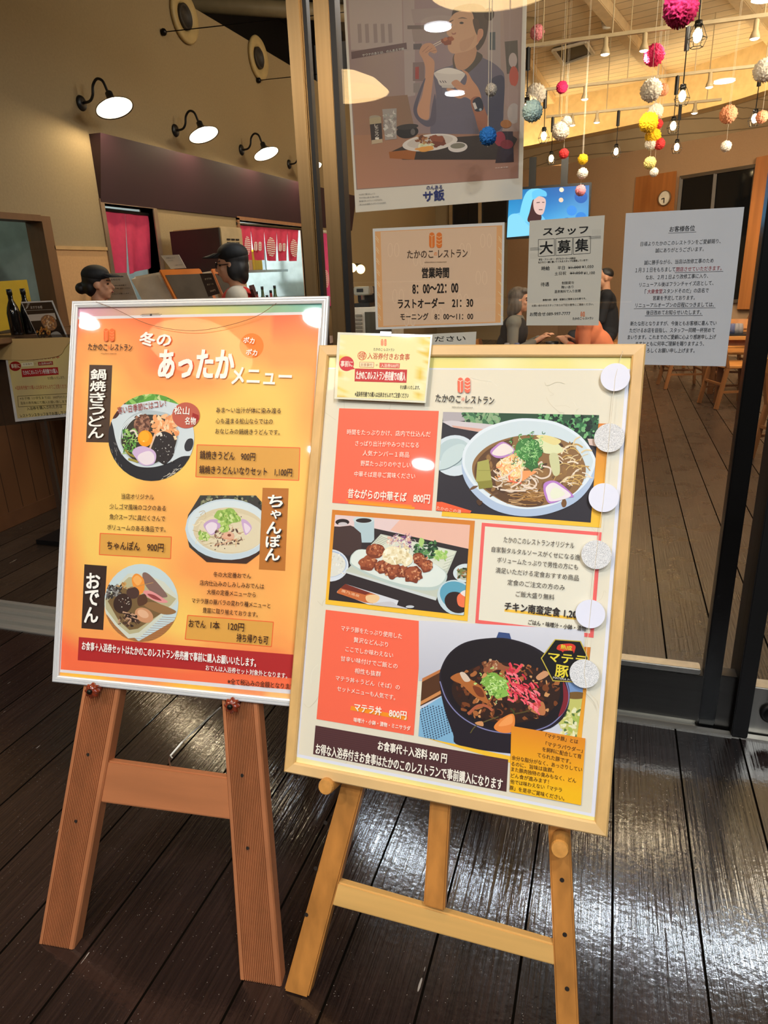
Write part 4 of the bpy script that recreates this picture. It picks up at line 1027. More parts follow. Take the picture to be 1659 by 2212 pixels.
# ================================================================ furniture of the dining hall
CHW = mat('chair_wood', (196, 128, 62), .4, var=.14, scale=18, stretch=(1, 1, .1), coat=.2)
CHL = mat('chair_leg_wood', (140, 88, 46), .42, var=.14, scale=18, stretch=(1, 1, .1))
TBW = mat('table_wood', (206, 140, 70), .35, var=.12, scale=10, stretch=(.1, 1, 1), coat=.3)
def tf(o, yaw, k=1.0):
    c, s = cos(yaw)*k, sin(yaw)*k
    return lambda x, y, z: V3((o[0]+x*c-y*s, o[1]+x*s+y*c, o[2]+z*k))
def chair(loc, yaw, lab, group, proto=[None]):
    if proto[0]:
        t = dup(proto[0], V3(loc), lab); t.rotation_euler = (0, 0, yaw); return t
    t = thing('dining_chair', (0, 0, 0), lab, 'chair', group); proto[0] = t
    # seat: rounded, slightly dished board
    v, f = [], []; n = 28
    for z, k in ((.425, .94), (.43, 1), (.452, 1), (.457, .96)):
        for j in range(n):
            a = 2*pi*j/n; x = (abs(cos(a))**.55)*(1 if cos(a) >= 0 else -1)*.215*k; y = (abs(sin(a))**.55)*(1 if sin(a) >= 0 else -1)*.205*k
            v.append((x, y, z))
    f = [[i*n+j, i*n+(j+1) % n, (i+1)*n+(j+1) % n, (i+1)*n+j] for i in range(3) for j in range(n)]+[list(range(n))[::-1], [3*n+j for j in range(n)]]
    obj('seat', v, f, CHW, t)
    for x, y in ((-1, 1), (1, 1)): MB().beam((x*.175, y*.165, .43), (x*.20, y*.20, 0), .036, .03).build('leg', CHL, t, bevel=.004)
    for x in (-1, 1):
        m = MB(); m.beam((x*.19, -.25, 0), (x*.185, -.175, .43), .034, .042); m.beam((x*.185, -.175, .43), (x*.18, -.27, .80), .034, .036); m.build('leg', CHL, t, bevel=.004)
    m = MB(); 
    for z, w_ in ((.69, .11),):
        P = smooth_path([(-.195, -.245), (-.10, -.275), (0, -.285), (.10, -.275), (.195, -.245)], 4)
        for i in range(len(P)-1):
            a, b = P[i], P[i+1]; m.hexa([(a[0], a[1], z), (b[0], b[1], z), (b[0], b[1]-.016, z), (a[0], a[1]-.016, z)], [(a[0], a[1]-.02, z+w_), (b[0], b[1]-.02, z+w_), (b[0], b[1]-.036, z+w_), (a[0], a[1]-.036, z+w_)])
    m.build('backrest', CHW, t)
    m = MB(); m.beam((-.19, .18, .22), (.19, .18, .22), .022, .022); m.beam((-.19, -.215, .26), (.19, -.215, .26), .022, .022); m.beam((-.188, -.20, .18), (-.19, .185, .18), .022, .022); m.beam((.188, -.20, .18), (.19, .185, .18), .022, .022); m.build('stretcher', CHL, t)
    t.location = loc; t.rotation_euler = (0, 0, yaw)
    return t
def table(x0, x1, y0, y1, lab, z=.72):
    t = thing('dining_table', ((x0+x1)/2, (y0+y1)/2, 0), lab, 'table')
    MB().box((x0, y0, z-.035), (x1, y1, z)).build('table_top', TBW, t, bevel=.006)
    MB().box((x0+.08, y0+.08, z-.10), (x1-.08, y1-.08, z-.035)).build('apron', CHL, t)
    for x in (x0+.07, x1-.07):
        for y in (y0+.07, y1-.07): MB().box((x-.03, y-.03, 0), (x+.03, y+.03, z-.035)).build('leg', CHL, t)
    return t
GC = 'wooden chairs of the dining hall'
f1 = at_z(1553, 890); s1 = at_z(1588, 785, .45)
TA = at_y(1200, 738, 6.9)
tx1 = at_y(1270, 738, 6.9).x
lh = at_y(1108, 648, 7.35)
table(lh.x-.12, tx1, 6.70, 7.2, 'wooden dining table where the grey haired diner sits, above the oak menu frame')
tr = at_y(1575, 705, 8.75)
table(tr.x-.15, tr.x+1.1, 8.35, 9.1, 'wooden dining table with water glasses on the right, behind the white letter')
table(1.55, 2.6, 6.2, 6.9, 'wooden dining table seen past the black stile on the right')
chair((s1.x, s1.y, 0), radians(-70), 'wooden chair with a round seat beside the lower right corner of the white letter', GC)
p = at_z(1500, 850); chair((p.x-.1, p.y+.5, 0), radians(-80), 'wooden chair whose legs show just under the white letter', GC)
p = at_z(1585, 760, .45); chair((p.x+.05, p.y+.75, 0), radians(100), 'wooden chair pushed under the right hand table with the glasses', GC)
p = at_z(1430, 800); chair((p.x, p.y+.2, 0), radians(60), 'wooden chair hidden for the most part behind the white letter', GC)
p = at_z(1632, 1000); chair((p.x+.30, p.y+.1, 0), radians(-60), 'wooden chair nearest the glass, cut by the black door post', GC)
p = at_y(1608, 625, 9.45); chair((p.x, 9.45, 0), radians(180), 'wooden chair back standing behind the table with the glasses', GC)
chair((lh.x-.10, 7.35, 0), radians(-90), 'wooden chair under the grey haired diner', GC)
chair((tx1+.22, 7.05, 0), radians(90), 'wooden chair under the person in the orange robe', GC)
# things on the tables
GLS = mat('water_glass', (176, 170, 168), .08, alpha=.5); GLB = mat('blue_glass', (110, 120, 160), .08, alpha=.55)
def tumbler(px, py, Y, z, m, lab, grp):
    c = at_y(px, py, Y)
    o = MB().lathe([(.036, 0), (.034, .05), (.027, .095), (.020, .105), (.001, .106), (.001, .10), (.024, .09), (.031, .05), (.033, 0)], 18, (c.x, Y, z)).build('water_glass', m, None, True); tag(o, lab, 'glass', grp)
tumbler(1095, 735, 6.85, .72, GLS, 'clear upside-down tumbler at the left end of the near diner table', 'upturned tumblers')
tumbler(1117, 735, 6.85, .72, GLB, 'blue upside-down tumbler at the left end of the near diner table', 'upturned tumblers')
for i, (px, m_, lab) in enumerate(((1587, GLB, 'blue tumbler on the right hand table, first from the white letter'), (1596, GLS, 'clear tumbler in the middle of the right hand table'), (1604, GLS, 'clear tumbler at the far end of the row on the right hand table'))):
    tumbler(px, 670, 8.6, .735, m_, lab, 'tumblers on the right hand table')
c = at_y(1595, 672, 8.6)
tag(MB().box((c.x-.10, 8.45, .72), (c.x+.18, 8.8, .735)).build('serving_tray', BLACK, None, bevel=.004), 'black tray under the tumblers on the right hand table', 'tray')
c = at_y(1215, 725, 7.05)
tag(MB().box((c.x-.20, 6.85, .72), (c.x+.14, 7.2, .734)).build('serving_tray', BLACK, None, bevel=.004), 'black tray with bowls between the two seated diners', 'tray')
for dx, dy, lab, m_ in ((-.10, .08, 'black soup bowl on the tray, left one', BLACK), (.04, .10, 'black soup bowl on the tray, right one', BLACK), (-.03, -.08, 'white plate on the tray between the diners', WHITE)):
    pr = [(.03, 0), (.035, .01), (.055, .03), (.065, .075), (.06, .075), (.05, .035), (.001, .02)] if m_ is BLACK else [(.04, 0), (.075, .015), (.078, .02), (.04, .008), (.001, .008)]
    tag(MB().lathe(pr, 20, (c.x+dx, 7.02+dy, .734)).build('soup_bowl' if m_ is BLACK else 'plate', m_, None, True), lab, 'bowl' if m_ is BLACK else 'plate')

# ================================================================ people
SKIN = mat('skin', (206, 150, 116), .6, var=.04)
HAIR = mat('black_hair', (22, 18, 18), .5, var=.3, scale=40, stretch=(1, 1, .2)); HAIRG = mat('grey_brown_hair', (104, 92, 80), .6, var=.4, scale=40, stretch=(1, 1, .2))
def fused(name, prims, voxel, m, parent, T):
    """ellipsoids and tapered limbs melted into one continuous skin"""
    mb = MB()
    for p in prims:
        if p[0] == 'e': mb.ball(p[1], p[2], 18, 12)
        else:
            a, b, r0, r1 = V3(p[1]), V3(p[2]), p[3], p[4]
            n = 6; mb.tube([a+(b-a)*i/n for i in range(n+1)], [r0+(r1-r0)*i/n for i in range(n+1)], 14); mb.ball(a, r0, 14, 10); mb.ball(b, r1, 14, 10)
    me = bpy.data.meshes.new('tmp'); me.from_pydata(mb.v, [], mb.f); o = bpy.data.objects.new('tmp', me); COL.objects.link(o)
    r = o.modifiers.new('r', 'REMESH'); r.mode = 'VOXEL'; r.voxel_size = voxel
    s_ = o.modifiers.new('s', 'SMOOTH'); s_.iterations = 3; s_.factor = .5
    dg = bpy.context.evaluated_depsgraph_get(); dg.update()
    m2 = bpy.data.meshes.new_from_object(o.evaluated_get(dg))
    v = [T(*q.co) for q in m2.vertices]; f = [list(q.vertices) for q in m2.polygons]
    bpy.data.objects.remove(o); bpy.data.meshes.remove(me); bpy.data.meshes.remove(m2)
    return obj(name, v, f, m, parent, True)
def hand(p, d, up_, side, r=1.0):
    """palm and five curled fingers continuing along d"""
    p, d, up_ = V3(p), V3(d).normalized(), V3(up_).normalized(); w_ = d.cross(up_).normalized()*side; up_ = w_.cross(d)*side
    out = [('c', p, p+d*.05, .026, .030), ('c', p+d*.045-w_*.022, p+d*.07-w_*.024, .015, .012), ('c', p+d*.045+w_*.022, p+d*.072+w_*.024, .015, .012)]
    for i, (o_, L) in enumerate(((-.030, .060), (-.010, .076), (.010, .072), (.029, .056))):
        a = p+d*.075+w_*o_; b = a+d*L*.5-up_*.006; c = b+d*L*.32-up_*L*.32
        out += [('c', a, b, .0105, .0095), ('c', b, c, .0095, .008)]
    a = p+d*.02-w_*.026; b = a+d*.035-w_*.026; out += [('c', a, b, .014, .011), ('c', b, b+d*.028-w_*.004-up_*.008, .011, .009)]
    return out
def person(lab, loc, yaw, seated, P, look=0.0, build=1.0, voxel=.010, size=1.0):
    """P: colours and hand targets in the person's own frame (x right, y ahead)"""
    t = thing('person', loc, lab, 'person'); T = tf(loc, yaw, size); b_ = build
    hz = .52 if seated else .88; sh = hz+.46; lean = P.get('lean', .0)
    neck = V3((0, lean, sh+.06)); hc = V3((0, lean+.03, sh+.205))
    shl = [V3((s_*.175*b_, lean*.9, sh)) for s_ in (-1, 1)]
    cl, sl = cos(look), sin(look)
    H = lambda x, y, z: (hc.x+x*cl-y*sl, hc.y+x*sl+y*cl, hc.z+z)
    torso = [('e', (0, 0, hz), (.155*b_, .115, .12)), ('c', (0, 0, hz+.05), (0, lean*.5, hz+.25), .125*b_, .125*b_), ('e', (0, lean*.8, sh-.10), (.165*b_, .115, .15)), ('c', shl[0], shl[1], .062, .062), ('c', (0, lean*.9, sh), neck, .075, .056)]
    head = [('c', neck, hc-V3((0, .02, .06)), .054, .052), ('e', H(0, -.012, .035), (.076, .094, .088)), ('e', H(0, .018, -.045), (.058, .066, .062)), ('e', H(0, .046, -.088), (.030, .026, .022)), ('c', H(0, .082, .012), H(0, .102, -.024), .011, .014), ('e', H(0, .072, .030), (.05, .018, .012)),
            ('e', H(-.076, -.004, -.004), (.012, .022, .032)), ('e', H(.076, -.004, -.004), (.012, .022, .032)), ('e', H(0, .082, -.056), (.024, .012, .010)), ('e', H(-.036, .058, -.02), (.022, .02, .02)), ('e', H(.036, .058, -.02), (.022, .02, .02))]
    arms, sleeves = [], []
    for i, s_ in enumerate((-1, 1)):
        hd = V3(P['hands'][i]); S = shl[i]; mid = (S+hd)/2; L = .30; gap = max(0, L*L-((hd-S).length/2)**2)**.5
        dn = V3((s_*.45, -.35, -.85)); ax = (hd-S).normalized(); dn = (dn-ax*dn.dot(ax)).normalized(); el = mid+dn*gap
        fd = (hd-el).normalized()
        arms += [('c', S, el, .046, .038), ('c', el, hd, .038, .025)]+hand(hd, fd, (0, 0, 1) if abs(fd.z) < .8 else (0, 1, 0), s_)
        cuff = el+(hd-el)*P.get('sleeve', .75); sleeves += [('c', S, el, .062, .052), ('c', el, cuff, .052, .042)]
    legs, pants = [], []
    for s_ in (-1, 1):
        hip = V3((s_*.09, 0, hz-.02)); kn = V3((s_*.10, .43, hz-.03)) if seated else V3((s_*.09, .02, .48)); an = V3((s_*.10, .40, .09)) if seated else V3((s_*.09, 0, .09))
        legs += [('c', hip, kn, .080, .055), ('c', kn, an, .054, .036), ('c', an-V3((0, .02, .04)), an+V3((0, .13, -.055)), .034, .028)]
        pants += [('c', hip, kn, .092, .066), ('c', kn, an+V3((0, 0, .02)), .064, .052)]
    fused('body', torso+head+arms+legs, voxel, SKIN, t, T)
    grow = lambda pr, g: [(q[0], q[1], tuple(x+g for x in q[2])) if q[0] == 'e' else (q[0], q[1], q[2], q[3]+g, q[4]+g) for q in pr]
    fused('shirt', grow(torso[:4], .014)+[('c', (0, lean*.9, sh), (0, lean, sh+.035), .082, .066)]+sleeves, .012, P['shirt'], t, T)
    fused('trousers', pants+[('e', (0, 0, hz-.02), (.165*b_, .125, .10))], .014, P.get('trousers', mat('dark_trousers', (34, 34, 40), .8)), t, T)
    hm = P.get('hair', HAIR)
    hr = [('e', H(0, -.028, .050), (.088, .098, .092)), ('e', H(0, -.06, -.01), (.080, .062, .080))]
    if P.get('style') == 'bob': hr += [('e', H(s_*.066, -.03, -.03), (.026, .06, .072)) for s_ in (-1, 1)]+[('e', H(0, -.065, -.06), (.076, .05, .07)), ('e', H(.0, .035, .092), (.07, .05, .03))]
    if P.get('style') == 'bun': hr += [('e', H(0, -.14, -.02), (.045, .045, .045)), ('e', H(.0, .03, .09), (.066, .05, .03))]
    if P.get('style') == 'long': hr += [('e', H(s_*.066, -.03, -.04), (.032, .062, .085)) for s_ in (-1, 1)]+[('e', H(0, -.07, -.09), (.085, .06, .10)), ('e', H(.0, .035, .095), (.076, .055, .034))]
    if P.get('style') == 'short': hr = [('e', H(0, -.022, .050), (.079, .091, .079))]
    fused('hair', hr, .010, hm, t, T)
    for s_ in (-1, 1):
        e = MB().ball(V3(H(s_*.032, .073, .006)), (.012, .008, .006), 10, 6); obj('eye', [T(*q) for q in e.v], e.f, mat('eye_dark', (26, 20, 18), .2), t, True)
        e = MB().beam(H(s_*.016, .083, .030), H(s_*.050, .070, .032), .008, .007); obj('eyebrow', [T(*q) for q in e.v], e.f, HAIR, t)
    e = MB().ball(V3(H(0, .094, -.054)), (.022, .006, .006), 10, 6); obj('mouth', [T(*q) for q in e.v], e.f, mat('lips', (160, 84, 76), .5), t, True)
    if P.get('cap'):
        pr = [('e', H(0, -.018, .078), (.097, .108, .074))]; fused('cap', pr, .010, P['cap'], t, T)
        m = MB(); n = 10; A_ = [V3(H(.088*cos(pi*i/n), .055+.055*sin(pi*i/n), .075)) for i in range(n+1)]; B_ = [V3(H(.078*cos(pi*i/n), .085+.105*sin(pi*i/n), .052)) for i in range(n+1)]
        for i in range(n): m.hexa([A_[i], A_[i+1], B_[i+1], B_[i]], [q+V3((0, 0, .007)) for q in (A_[i], A_[i+1], B_[i+1], B_[i])])
        obj('cap_brim', [T(*q) for q in m.v], m.f, P['cap'], t)
    if P.get('glasses'):
        m = MB()
        for s_ in (-1, 1): m.tube([H(s_*.034+.024*cos(a), .098, .004+.020*sin(a)) for a in (2*pi*i/12 for i in range(13))], .0025, 5); m.tube([H(s_*.058, .098, .008), H(s_*.080, .01, .010)], .0025, 5)
        m.tube([H(-.010, .10, .006), H(.010, .10, .006)], .0025, 5); obj('glasses', [T(*q) for q in m.v], m.f, BLACK, t)
    if P.get('vest'):
        fused('vest', grow(torso[1:3], .026)+[('e', (0, 0, hz+.02), (.178*b_, .135, .12))], .012, P['vest'], t, T)
    if P.get('apron'):
        fused('apron', grow([torso[1], torso[2]], .030)+[('e', (0, lean*.4, hz), (.185, .145, .14))], .012, P['apron'], t, T)
        m = MB(); yb = -.158+lean*.8
        m.beam((-.13, yb+.06, sh+.06), (.12, yb-.005, sh-.24), .045, .02, (1, 0, 0)); m.beam((.13, yb+.06, sh+.06), (-.12, yb-.005, sh-.24), .045, .02, (1, 0, 0)); m.beam((-.16, yb, sh-.25), (.16, yb, sh-.25), .02, .045, (0, 1, 0))
        obj('apron_strap', [T(*q) for q in m.v], m.f, mat('brown_strap', (70, 36, 28), .7), t)
    return t
CAPM = mat('black_cap', (14, 14, 16), .7)
# the figures stand where their heads appear in the photograph
def head_at(px, py, Y): return at_y(px, py, Y)
h = head_at(503, 574, 4.30)
person('staff member in a black cap, glasses and red apron bending over the tablet terminal', (h.x+.02, 4.30, h.z-(.88+.46+.205)*.95), radians(114), False, {'hands': [(-.16, .34, 1.02), (.18, .34, 1.02)], 'shirt': mat('cream_shirt', (205, 192, 170), .8), 'style': 'bob', 'cap': CAPM, 'glasses': True, 'apron': mat('red_apron', (200, 30, 24), .7), 'sleeve': .6}, .0, 1.0, .010, .95)
h = head_at(206, 616, 4.08)
person('staff member with a black bun and cap beside the white desk notice', (h.x, 4.08, h.z-(.88+.46+.205)*.86), radians(-64), False, {'hands': [(-.14, .30, .98), (.16, .30, .98)], 'shirt': mat('maroon_shirt', (110, 24, 34), .8), 'style': 'bun', 'cap': CAPM, 'sleeve': .3}, .0, .92, .010, .86)
h = head_at(1108, 648, 7.35)
person('grey haired diner in a dark vest and grey sweater seated at the table, facing right', (h.x-.06, 7.35, 0), radians(-90), True, {'hands': [(-.10, .36, .82), (.10, .33, .81)], 'shirt': mat('grey_sweater', (120, 116, 104), .9), 'vest': mat('dark_vest', (40, 34, 32), .9), 'style': 'long', 'hair': HAIRG, 'lean': .10, 'sleeve': .8}, .0, .95, .009)
h = head_at(1320, 601, 10.6)
person('man in dark clothes sitting further back, looking down, next to the white letter', (h.x, 10.6, 0), radians(95), True, {'hands': [(-.10, .34, .80), (.10, .34, .80)], 'shirt': mat('black_jacket', (22, 22, 28), .85), 'style': 'short', 'lean': .05}, .2, 1.05, .010, h.z/1.185)
chair((h.x+.04, 10.6, 0), radians(95), 'wooden chair under the man in dark clothes', GC)
h = at_y(1302, 700, 7.05)
person('diner in an orange bathhouse robe across the table, head hidden by a notice', (tx1+.16, 7.05, 0), radians(86), True, {'hands': [(-.10, .36, .82), (.12, .34, .82)], 'shirt': mat('orange_robe', (214, 120, 78), .9, var=.15, scale=6), 'trousers': mat('orange_robe'[:0]+'robe_skirt', (206, 112, 72), .9), 'style': 'short', 'lean': .20}, 0, 1.22)
# ================================================================ notices behind the shop window
GP = Plane((0, GLASS_Y+.006, 0), (1, 0, 0), (0, 0, 1))      # inner face of the glass
LAM = mat('laminate_white', (225, 226, 224), .35, var=.02)
PRT = print_mat('poster_print', .35)
def notice(name, q, label, cat_, m=LAM, depth=.0015):
    c = GP.hit((q[2][0]+q[3][0])/2, (q[2][1]+q[3][1])/2)
    t = thing(name, c, label, cat_)
    MB().slab([GP.off(-.002).hit(*p) for p in q], (0, depth, 0)).build('sheet', m, t)
    return t
IK = GP.off(-.0018)
# --- large poster
t = notice('poster', [(741, -12), (1139, -30), (1128, 430), (768, 459)], 'large poster of a person eating fried food and rice from a bowl', 'poster', mat('poster_white', (232, 226, 210), .4, var=.02))
k = Ink(IK, .0001, 6e-6, gain=1.35)
CL = [(752, -14), (1124, -32), (1115.5, 374), (1111, 377), (779, 404), (774, 400)]
k.clip = CL
k.grad([(745, -40), (1130, -45), (1120, 385), (770, 410)], lambda a, b: (int(150-12*b+6*sin(a*9)), int(130-14*b+6*sin(a*9)), int(125-16*b)), 8, 8)
for x0, y0, x1, y1, c in ((752, 0, 868, 108, (164, 150, 142)), (870, -10, 895, 210, (158, 143, 136)), (888, 20, 985, 50, (150, 134, 128)), (888, 55, 975, 90, (140, 124, 116)), (1050, -10, 1080, 200, (150, 136, 130)), (1090, 90, 1118, 160, (84, 78, 70)), (1085, -10, 1124, 90, (146, 126, 118))):
    k.poly([(x0, y0), (x1, y0-4), (x1+2, y1-4), (x0+5, y1)], c)
for x in (772, 788, 806, 822, 838): k.poly([(x, 52), (x+8, 51), (x+10, 92), (x+2, 93)], (138, 124, 118))
k.poly([(758, 112), (878, 92), (879, 106), (759, 128)], (96, 74, 72))
for x, y, w_, h_, c in ((893, 95, 18, 12, (92, 82, 80)), (892, 135, 25, 40, (120, 100, 96)), (897, 145, 8, 26, (150, 60, 50)), (1058, 70, 12, 38, (70, 80, 84)), (893, 180, 14, 20, (130, 118, 112)), (880, 55, 60, 8, (104, 90, 84))): k.poly([(x, y), (x+w_, y-1), (x+w_, y+h_), (x, y+h_)], c)
for x, y, rx, ry, c in ((1108, 130, 9, 16, (168, 152, 144)), (1110, 165, 10, 22, (170, 80, 64)), (1105, 210, 16, 26, (150, 128, 120)), (1110, 245, 14, 22, (160, 150, 144))): k.ell((x, y), rx, ry, c)
k.grad([(760, 215), (880, 205), (900, 300), (768, 300)], lambda a, b: (int(150-20*a), int(112-10*a), int(90-10*a)), 4, 4)
k.grad([(764, 292), (1120, 284), (1118, 385), (772, 408)], lambda a, b: (int(158-24*a+14*b), int(116-16*a+10*b), int(88-6*a+14*b)), 6, 4)
E8 = lambda *p: [(880+x/6.146, y/6.146) for x, y in p]
# the person: sweater, neck, face, hair, arms
k.curve(E8((350, 960), (480, 900), (600, 860), (640, 760), (900, 700), (1010, 770), (1130, 830), (1240, 920), (1290, 1020), (1280, 1300), (1250, 1560), (1230, 1760), (800, 1780), (420, 1775), (310, 1770), (320, 1600), (380, 1300), (360, 1100)), (98, 92, 104))
k.curve(E8((1100, 1110), (1180, 1010), (1285, 1040), (1280, 1400), (1250, 1700), (1100, 1730), (1060, 1500)), (62, 62, 78))
k.curve(E8((880, 680), (1000, 740), (930, 860), (800, 970), (770, 920), (860, 800)), (74, 66, 56))
k.curve(E8((600, 790), (630, 720), (640, 900), (620, 930)), (84, 70, 58))
k.curve(E8((640, 700), (900, 560), (905, 760), (800, 900), (700, 930), (640, 880)), (176, 132, 100))
k.curve(E8((620, 110), (760, 60), (900, 50), (1010, 90), (1070, 200), (1075, 330), (1050, 480), (1000, 600), (920, 660), (880, 400), (700, 200), (640, 180), (590, 230)), (70, 58, 50))
k.ell(E8((1085, 190))[0], 11, 14, (58, 46, 40)); k.curve(E8((600, 240), (640, 110), (780, 60), (930, 90), (900, 190), (800, 160), (690, 190)), (64, 52, 45))
k.curve(E8((640, 170), (760, 140), (860, 170), (900, 330), (950, 420), (950, 560), (840, 660), (700, 700), (600, 710), (545, 660), (540, 590), (600, 520), (540, 470), (520, 430), (550, 370), (545, 300), (580, 230)), (190, 148, 114))
k.curve(E8((870, 260), (940, 260), (960, 380), (930, 470), (890, 380)), (80, 64, 52))
k.curve(E8((940, 400), (1000, 390), (1005, 470), (960, 540), (925, 560)), (186, 134, 104))
k.curve(E8((550, 290), (610, 262), (605, 275), (560, 305)), (96, 74, 60)); k.curve(E8((670, 250), (730, 228), (795, 250), (730, 245)), (96, 74, 60))
k.ell(E8((578, 330))[0], 3.4, 2.4, (60, 46, 42)); k.ell(E8((720, 305))[0], 4.6, 2.6, (74, 60, 54)); k.ell(E8((720, 303))[0], 2.4, 1.6, (30, 24, 22))
k.curve(E8((585, 430), (610, 445), (645, 430), (640, 455), (600, 460)), (150, 96, 76))
k.curve(E8((700, 560), (840, 500), (900, 470), (830, 620), (720, 680)), (183, 140, 108))
k.line(E8((160, 690))[0], E8((470, 530))[0], 1.6, (206, 190, 170)); k.line(E8((330, 630))[0], E8((470, 560))[0], 1.4, (206, 190, 170))
k.blob(E8((520, 545))[0], 11, 9, (128, 64, 36), .25); k.blob(E8((575, 515))[0], 6, 5, (150, 80, 44), .25); k.blob(E8((505, 520))[0], 5, 4, (170, 100, 60), .25)
k.curve(E8((160, 700), (200, 600), (290, 570), (350, 600), (395, 680), (360, 710), (300, 690), (280, 730), (350, 800), (360, 900), (330, 1150), (300, 1400), (280, 1580), (170, 1560), (130, 1450), (200, 1250), (240, 950), (210, 800)), (184, 136, 104))
for a in (((200, 690), (285, 610)), ((240, 700), (330, 640)), ((290, 690), (385, 668))): k.line(*E8(*a), 1, (140, 96, 74))
k.curve(E8((130, 1270), (200, 1100), (240, 1050), (150, 1350), (130, 1480), (180, 1570), (290, 1590), (330, 1400), (370, 1250), (380, 1600), (300, 1680), (210, 1660), (110, 1560), (80, 1440)), (86, 80, 92))
# rice bowl and hand
k.curve(E8((360, 960), (560, 940), (760, 970), (720, 1060), (640, 1140), (450, 1140), (400, 1060)), (196, 188, 178)); k.curve(E8((380, 960), (460, 915), (560, 900), (680, 930), (740, 970), (560, 985)), (212, 204, 192))
k.poly(E8((450, 1130), (640, 1130), (620, 1170), (460, 1165)), (184, 176, 166))
for x in (430, 465, 495): k.line(*E8((x, 1070), (x+22, 1100)), 1.5, (60, 50, 60))
k.curve(E8((590, 1090), (660, 1060), (760, 1130), (790, 1010), (720, 930), (800, 960), (860, 1060), (940, 1170), (980, 1310), (900, 1400), (830, 1320), (760, 1290), (700, 1310), (620, 1280), (520, 1190), (560, 1170), (680, 1210), (600, 1130)), (186, 134, 100))
k.curve(E8((840, 1330), (960, 1290), (1040, 1480), (1080, 1600), (1060, 1760), (960, 1750), (900, 1560)), (150, 96, 72))
k.curve(E8((870, 1340), (960, 1290), (1010, 1400), (990, 1470), (900, 1470)), (34, 40, 54)); k.poly(E8((865, 1370), (900, 1360), (930, 1440), (895, 1455)), (200, 194, 186)); k.ell(E8((970, 1455))[0], 3, 3, (140, 160, 168))
# tray, plates, drinks
k.poly([(840, 330), (900, 302), (1100, 288), (1118, 300), (1095, 345), (870, 345)], (52, 42, 36)); k.poly([(840, 328), (900, 322), (895, 345), (842, 342)], (150, 88, 40))
k.ell((880, 285), 24, 14, (30, 26, 26), -.1); k.ell((880, 274), 24, 6, (52, 46, 44), -.1); k.ell((892, 285), 5, 7, (90, 86, 82))
k.ell((929, 308), 60, 18, (206, 198, 188), -.12); k.ell((929, 306), 50, 13, (190, 180, 168), -.12)
k.speckle(60, (900, 294, 945, 312), [(120, 70, 40), (160, 100, 60), (96, 54, 32), (176, 130, 80)], 2, 5)
for x, y in ((938, 298), (946, 304), (955, 308), (941, 312), (950, 300)): k.blob((x, y), 9, 7, rng.choice([(110, 54, 34), (134, 72, 44), (90, 42, 28)]), .2)
k.speckle(40, (905, 312, 935, 322), [(206, 206, 170), (190, 196, 150), (220, 214, 186)], 2, 6); k.blob((918, 322), 20, 6, (214, 150, 70), .2, -.05)
k.ell((989, 318), 21, 11, (202, 194, 186), -.08); k.ell((989, 315), 16, 6, (120, 116, 100), -.08)
k.poly([(798, 255), (823, 251), (827, 308), (803, 312)], (52, 44, 42)); k.ell((810.5, 254), 12.5, 5, (150, 140, 120)); k.poly([(798, 256), (823, 252), (824, 266), (799, 269)], (160, 146, 116)); k.poly([(803, 303), (826, 300), (827, 308), (803, 312)], (180, 160, 130))
k.vtext('レモンサワー', (813, 268), (815, 302), 8, (214, 206, 190), .01)
k.poly([(826, 236), (857, 234), (857, 300), (832, 303)], (150, 142, 134)); k.speckle(40, (830, 240, 854, 298), [(176, 170, 160), (130, 122, 116), (190, 186, 176), (150, 150, 140)], 2, 6)
k.ell((1093, 268), 12, 9, (150, 96, 48)); k.poly([(1082, 284), (1108, 284), (1110, 350), (1070, 352)], (46, 32, 38)); k.ell((1080, 300), 12, 16, (140, 48, 60)); k.ell((1095, 312), 14, 10, (120, 40, 46))
k.text('サウナのあとは、のんあるサ飯。', (783, 120), (876, 105), 6, (226, 216, 204))
k.clip = None
k.build('photo', PRT, t)
k = Ink(IK, .0030, 6e-6, gain=1.2)
NV = (42, 52, 112)
k.text('のんある', (921.7, 405.6), (955.6, 404.2), 9, NV, .025); k.text('サ飯', (914.7, 425), (960, 420.4), 23, NV, .04)
for i, s_ in enumerate(('のんあるで整うおしょくじ', 'サウナのあとに食べるご飯ってなぜ', '湯の後でゆったりとくつろぎながら、', 'ご飯とのんある居酒レモンサワーでいただきます。')):
    k.text(s_, (776, 420.5+7.2*i), (811+8*i, 418+6.6*i), 3.6, (60, 60, 70))
k.text('example'[:0] or 'のんある飯', (1070, 363), (1098, 361), 2.5, (220, 210, 200))
k.build('lettering', PRT, t)

# --- opening hours
t = notice('hours_notice', [(805, 494), (1090, 480), (1086.5, 702), (812, 712)], 'peach landscape notice with the opening hours, on the window', 'notice')
k = Ink(IK, .0001, 6e-6, gain=2.0)
k.poly([(810, 500), (1085, 486.5), (1081.5, 697), (817, 707)], (176, 132, 88))
k.poly([(822, 501), (1073, 489), (1070, 695), (828, 704)], (172, 148, 124))
for x in (812, 1077):
    for i in range(8):
        y = 510+24*i; k.line((x+i*.7*(1 if x < 900 else -.2), y), (x+6+i*.7, y+9), .8, (205, 175, 140)); k.line((x+i*.7, y+5), (x+6+i*.7, y+14), .8, (205, 175, 140))
for x, y in ((850, 540), (905, 560), (1005, 540), (1040, 600), (1000, 650), (860, 640), (945, 680), (885, 690), (1050, 520)):
    for dx in (-7, 7): k.ell((x+dx, y), 5.5, 15, (180, 158, 134)); k.ell((x+dx, y), 4.4, 13.6, (172, 148, 124))
k.build('print', PRT, t)
k = Ink(IK, .0012, 6e-6, gain=1.7)
